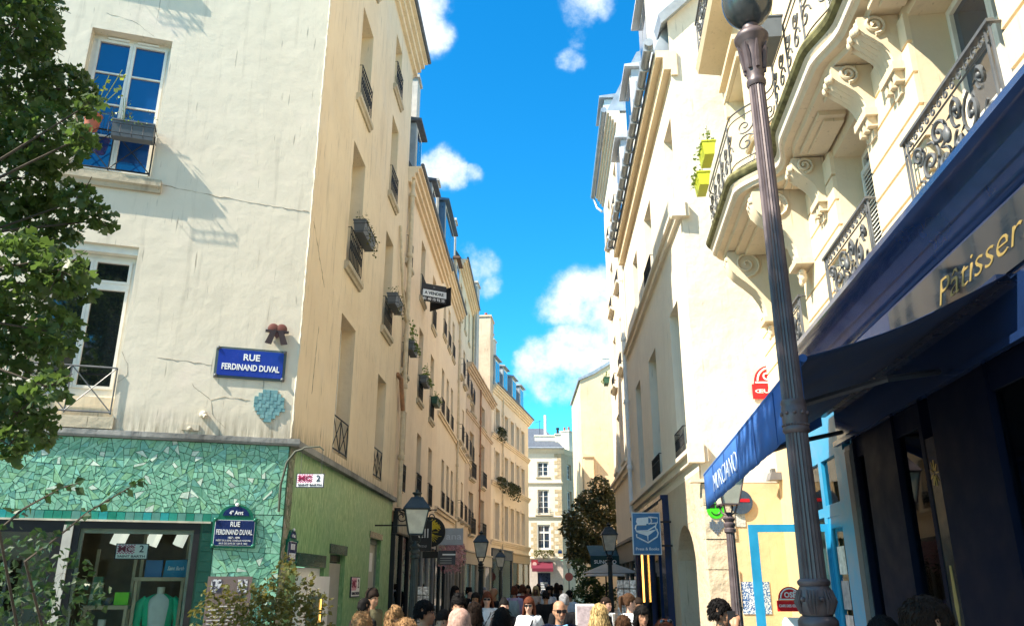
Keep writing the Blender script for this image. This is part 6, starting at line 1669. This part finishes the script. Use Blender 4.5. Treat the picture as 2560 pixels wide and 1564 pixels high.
for pts in ([(-2.35,4.1,1.5),(-2.24,3.6,1.97),(-2.15,3.6,2.06),(-2.0,3.6,2.15),(-1.93,3.6,2.17)], [(-2.25,4.1,1.55),(-2.10,3.6,1.84),(-1.99,3.6,1.93),(-1.86,3.6,2.05),(-1.70,3.6,2.15),(-1.64,3.6,2.18)]):
    b.tube(pts, [.007,.006,.005,.004,.003,.002][:len(pts)], 5)
    fine = []
    for (p, q) in zip(pts[:-1], pts[1:]):
        for k in range(9): fine.append(tuple(p[i]+(q[i]-p[i])*k/9+rr.uniform(-.012,.012) for i in range(3)))
    leafmesh(lf, fine, .045, 1, .0, rr)
obj('spray_stem', b, M['bark'], t); obj('spray_leaves', lf, SHD, t, fix=False)
# ------------------------------------------------------------------ people (standard figure 1.75 m, facing -Y)
def limb(b, pts, rs, n=10):
    fine = []; fr = []
    for i in range(len(pts)-1):
        for k in range(4):
            t = k/4; fine.append(Vector(pts[i]).lerp(Vector(pts[i+1]), t)); fr.append(rs[i]+(rs[i+1]-rs[i])*t)
    fine.append(Vector(pts[-1])); fr.append(rs[-1])
    b.tube(fine, fr, n)
    b.ball(tuple(fine[-1]), fr[-1], 8, 6); b.ball(tuple(fine[0]), fr[0], 8, 6)

def loft(b, rings, n=18):
    """rings: (cx, cy, z, rx, ry)"""
    vs = [(cx+rx*math.cos(2*math.pi*k/n), cy+ry*math.sin(2*math.pi*k/n), z) for cx, cy, z, rx, ry in rings for k in range(n)]
    m = len(rings)
    b.add(vs, [(i*n+k, i*n+(k+1) % n, (i+1)*n+(k+1) % n, (i+1)*n+k) for i in range(m-1) for k in range(n)] + [tuple(range(n-1,-1,-1)), tuple((m-1)*n+k for k in range(n))])

def remesh(b, vox, smooth=2):
    me = mesh_of('figure', b, None, False, True)
    o = bpy.data.objects.new('figure', me); COL.objects.link(o)
    md = o.modifiers.new('r', 'REMESH'); md.mode = 'VOXEL'; md.voxel_size = vox
    ms_ = o.modifiers.new('s', 'SMOOTH'); ms_.factor = .5; ms_.iterations = smooth
    dg = bpy.context.evaluated_depsgraph_get()
    r = bpy.data.meshes.new_from_object(o.evaluated_get(dg), depsgraph=dg)
    COL.objects.unlink(o); bpy.data.objects.remove(o)
    for p in r.polygons: p.use_smooth = True
    return r

def pose_joints(kind):
    J = dict(hipL=(.09,0,.93), hipR=(-.09,0,.93), kneeL=(.10,-.02,.50), kneeR=(-.10,-.02,.50), ankL=(.10,.02,.08), ankR=(-.10,.02,.08),
             shL=(.18,.01,1.42), shR=(-.18,.01,1.42), elL=(.245,.05,1.13), elR=(-.245,.05,1.13), wrL=(.25,-.06,.89), wrR=(-.25,-.06,.89))
    if kind == 'walk':
        J.update(kneeL=(.10,-.20,.53), ankL=(.10,-.24,.10), kneeR=(-.10,.10,.50), ankR=(-.10,.34,.16), elL=(.24,.14,1.15), wrL=(.25,.16,.91), elR=(-.24,-.05,1.13), wrR=(-.22,-.25,.95))
    if kind == 'phone':
        J.update(elR=(-.25,-.10,1.20), wrR=(-.15,-.13,1.49))
    if kind == 'hold':
        J.update(elL=(.25,.0,1.14), wrL=(.12,-.26,1.12), elR=(-.25,0,1.14), wrR=(-.10,-.26,1.10))
    return J

def hand(b, w, el, side):
    w = Vector(w); d = (w-Vector(el)).normalized()
    sd = Vector((0,1,0)) if abs(d.y) < .8 else Vector((0,0,1))
    sd = (sd-d*sd.dot(d)).normalized(); nn = d.cross(sd)
    limb(b, [w, w+d*.045, w+d*.085], [.026,.036,.034], 8)
    for i, L in enumerate((.065,.078,.072,.055)):
        r0 = w+d*.085+sd*(.030-.020*i); k1 = r0+d*L*.55+nn*side*.006; k2 = k1+d*L*.45+nn*side*.022
        limb(b, [r0, k1, k2], [.010,.0092,.008], 6)
    t0 = w+d*.03+sd*.032; limb(b, [t0, t0+d*.035+sd*.022, t0+d*.065+sd*.024+nn*side*.012], [.013,.011,.009], 6)

def head(b):
    loft(b, [(0,-.030,1.512,.018,.020),(0,-.036,1.520,.040,.040),(0,-.026,1.545,.056,.066),(0,-.014,1.58,.066,.084),(0,-.004,1.62,.073,.093),(0,.004,1.66,.077,.098),(0,.008,1.70,.073,.092),(0,.010,1.73,.055,.070),(0,.010,1.748,.025,.035)], 20)
    b.prism([(-.120,1.572),(-.094,1.565),(-.090,1.635),(-.100,1.632)], -.013, .013, 'x')      # nose
    b.ball((0,-.112,1.578), .014, 8, 6, (1.2,.8,.8))
    for s in (-1, 1):
        b.ball((s*.078,.012,1.615), .030, 8, 6, (.35,.7,1.1))                # ears
        b.ball((s*.032,-.078,1.648), .022, 8, 6, (1.3,.55,.5))               # brow ridge
        b.ball((s*.040,-.066,1.595), .026, 8, 6, (1,.7,.8))                  # cheek
    b.ball((0,-.088,1.548), .022, 8, 6, (1.3,.45,.35)); b.ball((0,-.088,1.538), .020, 8, 6, (1.2,.5,.4)); b.ball((0,-.08,1.520), .022, 8, 6, (1,.7,.7))

def figure(kind, fem, vox):
    J = pose_joints(kind); b = MB(); cw = .88 if fem else 1.0
    head(b)
    loft(b, [(0,.012,1.40,.075,.07),(0,.012,1.45,.058,.058),(0,.004,1.50,.052,.056),(0,-.004,1.54,.050,.056)], 14)
    loft(b, [(0,.01,.86,.13,.10),(0,.01,.94,.165,.115),(0,.0,1.02,.145*cw+.005,.10),(0,-.005,1.12,.135*cw,.098),(0,-.01,1.24,.155*cw,.112),(0,-.005,1.33,.165*cw,.108),(0,.005,1.40,.145*cw,.085),(0,.012,1.45,.075,.06)], 20)
    if fem:
        for s in (-1, 1): b.ball((s*.075,-.085,1.25), .062, 10, 8)
    for s, k in (('L',1),('R',-1)):
        limb(b, [J['hip'+s], J['knee'+s], J['ank'+s]], [.088,.056,.038])
        a = Vector(J['ank'+s]); limb(b, [a+Vector((0,.03,-.03)), a+Vector((0,-.08,-.045)), a+Vector((0,-.17,-.055))], [.038,.036,.026], 8)
        sh = Vector(J['sh'+s]); sh.x *= cw
        limb(b, [(sh.x*.6,.01,1.40), sh, J['el'+s], J['wr'+s]], [.05,.054,.042,.027])
        hand(b, J['wr'+s], J['el'+s], k)
    return remesh(b, vox, 2)

def garment_top(kind, fem, long, vox, coat=False):
    J = pose_joints(kind); b = MB(); cw = .88 if fem else 1.0; g = .022 if coat else .012
    low = .72 if coat else .86
    loft(b, [(0,.005,low,.175+g,.125+g),(0,.005,.95,.172+g,.122+g),(0,0,1.08,.152*cw+g+.01,.108+g),(0,-.008,1.24,.160*cw+g,.116+g+(.03 if fem else 0)),(0,-.004,1.34,.168*cw+g,.110+g),(0,.005,1.41,.148*cw+g,.086+g),(0,.012,1.455,.085+g,.066+g),(0,.010,1.47,.068+g*.5,.062+g*.5)], 20)
    for s in ('L','R'):
        sh = Vector(J['sh'+s]); sh.x *= cw; el = Vector(J['el'+s]); wr = Vector(J['wr'+s])
        if long: limb(b, [(sh.x*.6,.01,1.40), sh, el, el.lerp(wr, .92)], [.055+g,.056+g,.046+g,.034+g])
        else: limb(b, [(sh.x*.6,.01,1.40), sh, sh.lerp(el, .62)], [.055+g,.058+g,.055+g])
    return remesh(b, vox, 2)

def garment_low(kind, skirt, vox):
    J = pose_joints(kind); b = MB()
    if skirt:
        loft(b, [(0,.005,.52,.24,.20),(0,.005,.75,.21,.17),(0,.008,.95,.18,.13),(0,.005,1.03,.155,.115)], 20)
    else:
        loft(b, [(0,.008,.84,.15,.115),(0,.008,.94,.178,.128),(0,.0,1.03,.158,.113)], 20)
        for s in ('L','R'):
            k, a = Vector(J['knee'+s]), Vector(J['ank'+s]); limb(b, [J['hip'+s], k, k.lerp(a, .92)], [.098,.070,.056])
    return remesh(b, vox, 2)

def shoes(kind, vox):
    J = pose_joints(kind); b = MB()
    for s in ('L','R'):
        a = Vector(J['ank'+s]); limb(b, [a+Vector((0,.04,-.035)), a+Vector((0,-.08,-.05)), a+Vector((0,-.18,-.058))], [.046,.044,.032], 8)
    return remesh(b, vox, 1)

def hair_mesh(style, vox):
    rr = random.Random(hash(style) % 1000 if False else sum(map(ord, style))); b = MB()
    def cap(back, drop, fat=1.0):
        for i in range(330):
            a = rr.uniform(0, 6.283); t = rr.random()
            el = math.asin(min(1, t))
            x, y = math.cos(a)*math.cos(el), math.sin(a)*math.cos(el)
            zmin = 1.675 if y < -.35 else (1.63 if y < .1 else 1.58-drop)
            z = 1.655+.098*math.sin(el)
            if el < .35: z = rr.uniform(zmin, 1.67)
            b.ball((x*.076, .012+y*.096, z), rr.uniform(.016,.026)*fat, 6, 5)
    if style == 'buzz':
        loft(b, [(0,.012,1.60,.070,.085),(0,.014,1.64,.0765,.092),(0,.010,1.68,.0765,.0975),(0,.010,1.71,.070,.087),(0,.011,1.735,.053,.067),(0,.010,1.752,.025,.035)], 20)
    if style == 'short': cap(.1, .0, .9)
    if style == 'curly':
        cap(.1, .02, 1.25)
        for i in range(60):
            a = rr.uniform(0,6.283); b.ball((math.cos(a)*.07*rr.random(), .01+math.sin(a)*.09*rr.random(), 1.745+rr.uniform(-.01,.03)), .02, 6, 5)
    if style in ('long','bob','wave'):
        cap(.1, .05, 1.1); L = {'long':1.27,'bob':1.50,'wave':1.36}[style]
        for i in range(70):
            a = rr.uniform(-.55, math.pi+.55); x, y = math.cos(a), math.sin(a)
            z1 = L+rr.uniform(-.03,.05); fl_ = 1.25 if style == 'wave' else 1.1
            pts = [(x*.078, .012+y*.095, 1.69), (x*.092*fl_, .018+y*.105, 1.58), (x*.10*fl_, .025+y*.10, (1.58+z1)/2), (x*.098*fl_+rr.uniform(-.012,.012), .03+y*.09, z1)]
            b.tube(pts, [.016,.018,.017,.008], 6)
    if style == 'bun':
        cap(.1, .0, .85); b.ball((0,.085,1.74), .05, 10, 8)
        for i in range(14): a = rr.uniform(0,6.28); b.ball((.03*math.cos(a), .085+.03*math.sin(a), 1.75+rr.uniform(-.03,.03)), .022, 6, 5)
    if style == 'pony':
        cap(.1, .0, .85); b.tube([(0,.10,1.72),(0,.15,1.70),(0,.16,1.60),(0,.14,1.46)], [.02,.034,.032,.010], 10)
    me = remesh(b, vox, 2)
    if vox > .012 or style == 'buzz': return me
    # loose strands over the mass, near heads only
    o = MB(); o.v = [v.co.copy() for v in me.vertices]; o.f = [tuple(p.vertices) for p in me.polygons]
    for p in list(me.polygons)[::max(1, len(me.polygons)//520)]:
        c = p.center; n = p.normal
        d = Vector((rr.gauss(0,.4), .55+rr.gauss(0,.3), -.75+rr.gauss(0,.3))) if style != 'curly' else Vector((rr.gauss(0,1), rr.gauss(0,1), rr.gauss(0,1)))
        d = (d-n*d.dot(n)*.85); d.normalize()
        L = {'buzz':.006,'short':.03,'curly':.03,'bun':.035,'pony':.035}.get(style, .07)*rr.uniform(.6,1.4)
        o.tube([c-n*.003, c+d*L*.5+n*.005, c+d*L+n*rr.uniform(-.003,.006)], [.0032,.0028,.0008], 4)
    r = mesh_of('hair', o, None, False, False)
    for p in r.polygons: p.use_smooth = True
    return r

SKIN = {k: plain('skin_'+k, c, .5, 0, .08, 12, .1, 120, .35) for k, c in dict(fair=(.58,.34,.25), pink=(.55,.27,.22), tan=(.42,.22,.13), brown=(.22,.11,.06), dark=(.10,.05,.03)).items()}
HAIRC = {k: plain('hair_'+k, c, .75, 0, .4, 40, .7, 110, .12) for k, c in dict(black=(.008,.007,.007), dark=(.018,.011,.008), brown=(.07,.035,.018), red=(.10,.03,.015), blond=(.50,.36,.16), light=(.26,.15,.07), grey=(.22,.22,.23), buzz=(.40,.25,.20)).items()}
CLOTH = {}
def cloth(c):
    if c not in CLOTH:
        m, nt, b = newmat('cloth'); v = coords(nt); vf = coords(nt, (9, 9, 5))
        f = noise(nt, vf, 1.0, 3, .5)
        nt.links.new(mixc2(nt, ramp(nt, f, .3, .7), tuple(k*.8 for k in c), tuple(min(1, k*1.15) for k in c)), b.inputs['Base Color'])
        b.inputs['Roughness'].default_value = .9; b.inputs['Specular IOR Level'].default_value = .15
        p = bump(nt, b, noise(nt, v, 220, 2), .25, .003); bump(nt, b, f, .9, .035, p)
        CLOTH[c] = m
    return CLOTH[c]
CACHE = {}
def cached(key, fn):
    if key not in CACHE: CACHE[key] = fn()
    return CACHE[key]
def put(name, me, m, par):
    o = bpy.data.objects.new(name, me); COL.objects.link(o); o.parent = par
    if not me.materials: me.materials.append(None)
    o.material_slots[0].link = 'OBJECT'; o.material_slots[0].material = m
    return o
def small_mesh(key, b):
    return cached(key, lambda: mesh_of(key, b, None, 40, True))

def person(X, Y, h, face, label, skin='fair', hair=('short','dark'), top=(.05,.05,.06), low=(.03,.03,.04), pose='stand', fem=False, long=True, coat=False, skirt=False, glasses=False, strap=None, bag=None, hat=None, phone=False, specs=False, inner=None, up=False):
    """face: bearing the person looks to, degrees from the camera direction (0 = towards the camera, 90 = to the right, 180 = away)"""
    near = Y < 11; vox = .011 if near else .017; vk = 'n' if near else 'f'
    s = h/1.755
    Mx = Matrix.Translation((X, Y, 0)) @ Matrix.Rotation(R(face), 4, 'Z') @ Matrix.Scale(s, 4)
    t = thing('person', label, 'person', Mx, 'people in the lane')
    put('body', cached(('b',pose,fem,vk), lambda: figure(pose, fem, vox)), SKIN[skin], t)
    put('top', cached(('t',pose,fem,long,coat,vk), lambda: garment_top(pose, fem, long, vox*1.15, coat)), cloth(top), t)
    put('skirt' if skirt else 'trousers', cached(('l',pose,skirt), lambda: garment_low(pose, skirt, .02)), cloth(low), t)
    put('shoes', cached(('s',pose), lambda: shoes(pose, .014)), cloth((.03,.025,.025)), t)
    if hair: put('hair', cached(('h',hair[0],vk), lambda: hair_mesh(hair[0], .010 if near else .014)), HAIRC[hair[1]], t)
    for q in (-1, 1): put('eye', small_mesh('eye%d' % q, MB().ball((q*.031,-.083,1.628), .011, 8, 6, (1.25,.6,.8))), M['black'], t)
    mo = MB().box(-.022,.022,-.101,-.092,1.5415,1.5455)
    put('mouth', small_mesh('mouth', mo), cloth((.22,.07,.06)), t)
    if glasses or specs:
        g_ = MB()
        for q in (-1, 1):
            if glasses: g_.box(q*.035-.028, q*.035+.028, -.108, -.100, 1.605, 1.645)
            else: g_.tube([(q*.035+.024*math.cos(a), -.104, 1.626+.019*math.sin(a)) for a in [k*math.pi/6 for k in range(13)]], .0022, 4)
            g_.tube([(q*.062,-.102,1.638),(q*.084,.01,1.635)], .003, 4)
        g_.tube([(-.01,-.106,1.636),(.01,-.106,1.636)], .003, 4)
        put('sunglasses' if glasses else 'spectacles', small_mesh('sg' if glasses else 'sp', g_), M['black'], t)
    if up:
        g_ = MB()
        for q in (-1, 1): g_.ball((q*.035,-.045,1.745), .03, 10, 6, (1,.5,.8))
        g_.tube([(-.08,.02,1.71),(-.03,-.05,1.755),(.03,-.05,1.755),(.08,.02,1.71)], .004, 4)
        put('glasses_on_head', small_mesh('gu', g_), M['pane_dark'], t)
    if strap:
        g_ = MB().tube([(.10,.10,1.40),(.095,0,1.475),(.06,-.13,1.33),(-.02,-.16,1.2),(-.13,-.14,1.0),(-.20,-.02,.90)], .012, 6)
        put('shoulder_strap', small_mesh('st', g_), cloth(strap), t)
    if bag:
        g_ = MB(); loft(g_, [(0,.20,1.0,.13,.07),(0,.21,1.05,.16,.10),(0,.21,1.30,.15,.09),(0,.19,1.40,.11,.05)], 14)
        for q in (-1, 1): g_.tube([(q*.10,.16,1.40),(q*.12,.02,1.475),(q*.12,-.12,1.35),(q*.14,-.02,1.1)], .016, 6)
        put('backpack', small_mesh('bp', g_), cloth(bag), t)
    if hat:
        g_ = MB().lathe([(.155,1.70),(.155,1.708),(.095,1.712),(.092,1.79),(.07,1.80)], 20, (0,.01)); put('hat', small_mesh('hat', g_), cloth(hat), t)
    if inner:
        g_ = MB().prism([(-.05,1.455),(.05,1.455),(.035,1.30),(.0,1.12),(-.035,1.30)], -.150, -.128); put('shirt_front', small_mesh('sf', g_), cloth(inner), t)
        g2 = MB()
        for q in (-1, 1): g2.prism([(q*.012,1.455),(q*.062,1.475),(q*.058,1.43),(q*.030,1.40)], -.155, -.06)
        put('collar', small_mesh('co', g2), cloth(inner), t)
    if phone:
        g_ = MB().box(-.115,-.105,-.135,-.06,1.52,1.66); put('phone', small_mesh('ph', g_), M['black'], t)
    return t
BK = (.010,.010,.012); NVY = (.014,.02,.045); WH = (.60,.62,.64)
person(-2.06,12.5,1.66,60,'man with curly dark hair in olive tee by the green wall','tan',('curly','dark'),(.13,.12,.07),(.05,.05,.06),long=False)
person(-2.0,11.5,1.55,150,'person in black with cropped dark hair seen from behind, by the green wall','tan',('short','black'),BK)
person(-1.23,7,1.50,170,'person with frizzy light brown hair at the bottom left corner of the crowd','fair',('curly','light'),(.25,.20,.14),fem=True)
person(-.97,7,1.55,200,'woman with loose tawny updo near the front','fair',('bun','light'),(.35,.26,.2),fem=True)
person(-.74,6,1.51,175,'woman with dark blond ponytail low in the foreground','fair',('pony','light'),(.3,.28,.25),fem=True)
person(-.87,8.5,1.58,95,'man in navy tee and spectacles looking right in profile','tan',('short','black'),NVY,pose='stand',long=False,specs=True)
person(-.66,8.2,1.50,-15,'sunlit face of a man half hidden behind the bald head','tan',('short','dark'),(.2,.1,.08))
person(-.32,5.2,1.61,185,'bald man seen from behind at the front of the crowd','pink',('buzz','buzz'),(.10,.12,.16),long=False)
person(-.63,10,1.61,5,'man with thick black hair facing the camera behind the bald man','tan',('curly','black'),BK)
person(-1.48,22,1.68,80,'woman in black with long dark hair by the pale shopfront','tan',('long','black'),BK,fem=True)
person(-1.22,24,1.61,70,'person in black hat and jacket over a white shirt','fair',('short','black'),BK,hat=BK,inner=WH,coat=True)
person(-.69,16,1.58,-10,'woman with long dark hair in dark top behind the striped tee','brown',('long','black'),BK,fem=True)
person(-.45,10,1.53,190,'woman with dark bob and glasses pushed up, in black dress','tan',('bob','dark'),BK,fem=True,up=True,skirt=True)
person(-.44,15,1.60,0,'woman with auburn hair, sunglasses and white tee with bag strap','fair',('wave','red'),WH,(.04,.05,.09),'walk',True,False,glasses=True,strap=(.12,.12,.13))
person(-.39,18,1.66,-60,'bald man in mustard tee under an open dark jacket','brown',None,BK,coat=True,inner=(.55,.36,.06))
person(-.98,30,1.61,10,'far person in white shirt by the dark doorway','fair',('short','grey'),WH)
person(-.12,13,1.52,10,'woman with hair pulled back in black wide-neck top','fair',('bun','black'),BK,fem=True,long=False)
person(-.10,8.5,1.51,180,'woman with long black hair and black coat seen from behind','tan',('long','black'),BK,fem=True,coat=True)
person(.06,22,1.66,175,'person in lavender top with patterned backpack walking away','fair',('curly','red'),(.42,.33,.50),pose='walk',bag=(.30,.38,.40))
person(.26,13,1.54,-10,'woman in white shirt and sunglasses with long brown hair','fair',('long','red'),WH,(.05,.05,.07),'walk',True,False,glasses=True,strap=BK)
person(.72,18,1.59,180,'person in long black coat walking away','tan',('short','black'),BK,coat=True,pose='walk')
person(.53,9.5,1.57,12,'bald man in sunglasses, navy blazer and light blue shirt','tan',None,NVY,coat=True,glasses=True,inner=(.16,.38,.62))
person(.80,13,1.59,175,'grey-haired person in dark coat behind the bald man in the blazer','fair',('short','grey'),BK,coat=True)
person(1.62,28,1.70,180,'tall dark-haired man in dark jacket far up the lane','tan',('short','dark'),BK)
person(1.36,20,1.59,150,'person in pale blue shirt with dark cross strap','tan',('short','black'),(.42,.52,.62),pose='walk',strap=BK)
person(.92,9,1.53,180,'platinum blond woman in hot pink top seen from behind','fair',('bob','blond'),(.55,.01,.14),fem=True,long=False)
person(1.60,14.4,1.52,60,'waiter in dark waistcoat and white shirt beside the lamp','fair',('short','dark'),BK,inner=WH)
person(1.66,12,1.61,110,'woman with brown ponytail in white shirt with braces','fair',('pony','brown'),WH,fem=True,bag=None,strap=(.1,.02,.03))
person(1.53,10,1.49,10,'woman with dark bob looking down in navy cardigan','tan',('bob','black'),NVY,fem=True,coat=True,inner=(.5,.55,.62),pose='hold')
person(1.90,12.8,1.54,40,'dark-haired person in brown by the book shop window','brown',('short','dark'),(.10,.05,.04))
person(1.17,9,1.42,180,'person with sleek brown hair low in front of the ponytail woman','fair',('bob','brown'),(.3,.25,.22),fem=True)
person(1.25,7,1.46,10,'ginger-haired person with glasses on head at the bottom edge','fair',('short','red'),(.5,.25,.12),up=True)
person(1.84,7.5,1.61,75,'man in orange-collared navy top talking on a phone beside the lamp','tan',('short','black'),NVY,pose='phone',phone=True,inner=(.55,.14,.04))
person(1.66,3.4,1.69,110,'man with short dark hair in deep shade at the bottom right','tan',('short','dark'),(.05,.05,.06))
person(2.16,5.0,1.56,180,'dark-haired head in shade by the pastry shop','tan',('short','black'),BK)
rp_ = random.Random(21)
looks = [('white cap and pale shirt',WH,'short','grey',WH),('dark shirt and black hair',BK,'short','black',None),('burgundy jumper and auburn hair',(.16,.03,.03),'curly','red',None),('cream blouse and long blond hair',(.50,.40,.32),'long','blond',None),('black jacket and brown hair',BK,'short','brown',None),
         ('olive jacket and dark hair',(.10,.09,.06),'short','dark',None),('sky-blue shirt and black hair',(.35,.45,.58),'short','black',None),('white tee and brown bob',WH,'bob','brown',None),('grey jumper and grey hair',(.2,.2,.21),'short','grey',None),('red-brown coat and dark hair',(.14,.05,.04),'wave','dark',None),
         ('navy shirt and light hair',NVY,'short','light',None),('beige coat and long dark hair',(.36,.29,.2),'long','dark',None),('black tee and ponytail',BK,'pony','dark',None),('pale green top and brown hair',(.3,.36,.3),'bob','brown',None),('charcoal coat and short hair',(.05,.05,.055),'short','black',None),('white shirt and dark long hair',WH,'long','black',None)]
spots = [(.42,33),(.28,38),(.30,24),(.70,25),(.72,40),(.95,30),(1.15,36),(1.30,42),(1.55,38),(.55,29),(1.9,45),(1.75,33),(2.1,39),(.25,44),(1.45,31),(1.05,24)]
for (dsc, topc, hs_, hc, ht), (X, Y) in zip(looks, spots):
    person(X, Y, rp_.uniform(1.6,1.78), rp_.choice((180,170,190,5,-8,175)), 'distant walker in '+dsc, rp_.choice(('fair','tan','tan','brown')), (hs_,hc), topc, pose=rp_.choice(('walk','stand')), fem=hs_ in ('long','bob','pony','wave'), hat=ht)
# ------------------------------------------------------------------ unseen house added behind the viewer for the shop glass to reflect
FQ = frame((9.0, -13.0), 270)
Q1 = thing('added_square_house', 'plain cream house added unseen across the square for the shop windows to mirror', 'building', FQ)
oq = [(x, x+1.1, z0, z0+2.1) for x in (1.5,4.5,7.5,10.5,13.5,16.5,19.5) for z0 in (.6,4.2,7.6)]
obj('wall', MB(FQ).wall(0, 22, 0, 10.8, oq, .25, 0, 8), M['cream4'], Q1)
for (a, b, c, d) in oq: window(Q1, FQ, a, b, c, d, .24, 3, 2, M['frame_white'], M['pane_dark'])
obj('roof', MB(FQ).prism([(-.3,10.8),(4,12.6),(8,10.8)], -.2, 22.2, 'x'), M['slate'], Q1)

FR_ = frame((9.5, 60.0), 182)  # hidden house added to keep bare horizon out of the far glass
Q2 = thing('added_side_house', 'unseen cream house added down the side street for the far shop glass to mirror', 'building', FR_)
oq2 = [(x, x+1.1, z0, z0+2.1) for x in (1.5,5,8.5,12,15.5,19,22.5) for z0 in (.6,4.2,7.6,10.6)]
obj('wall', MB(FR_).wall(0, 27, 0, 14, oq2, .25, 0, 7), M['cream4'], Q2)
for (a, b, c, d) in oq2: window(Q2, FR_, a, b, c, d, .24, 3, 2, M['frame_white'], M['pane_dark'])

FT_ = frame((8.0, 96.0), 90)  # hidden house added so the far glass mirrors wall, not sky
Q3 = thing('added_side_house', 'hidden cream house added behind the ochre gable for the far shop glass to mirror', 'building', FT_)
oq3 = [(x, x+1.1, z0, z0+2.1) for x in (2,6,10,14,18,22) for z0 in (.6,4.2,7.6,10.6)]
obj('wall', MB(FT_).wall(0, 26, 0, 14, oq3, .25, 0, 7), M['cream4'], Q3)
for (a, b, c, d) in oq3: window(Q3, FT_, a, b, c, d, .24, 3, 2, M['frame_white'], M['pane_dark'])
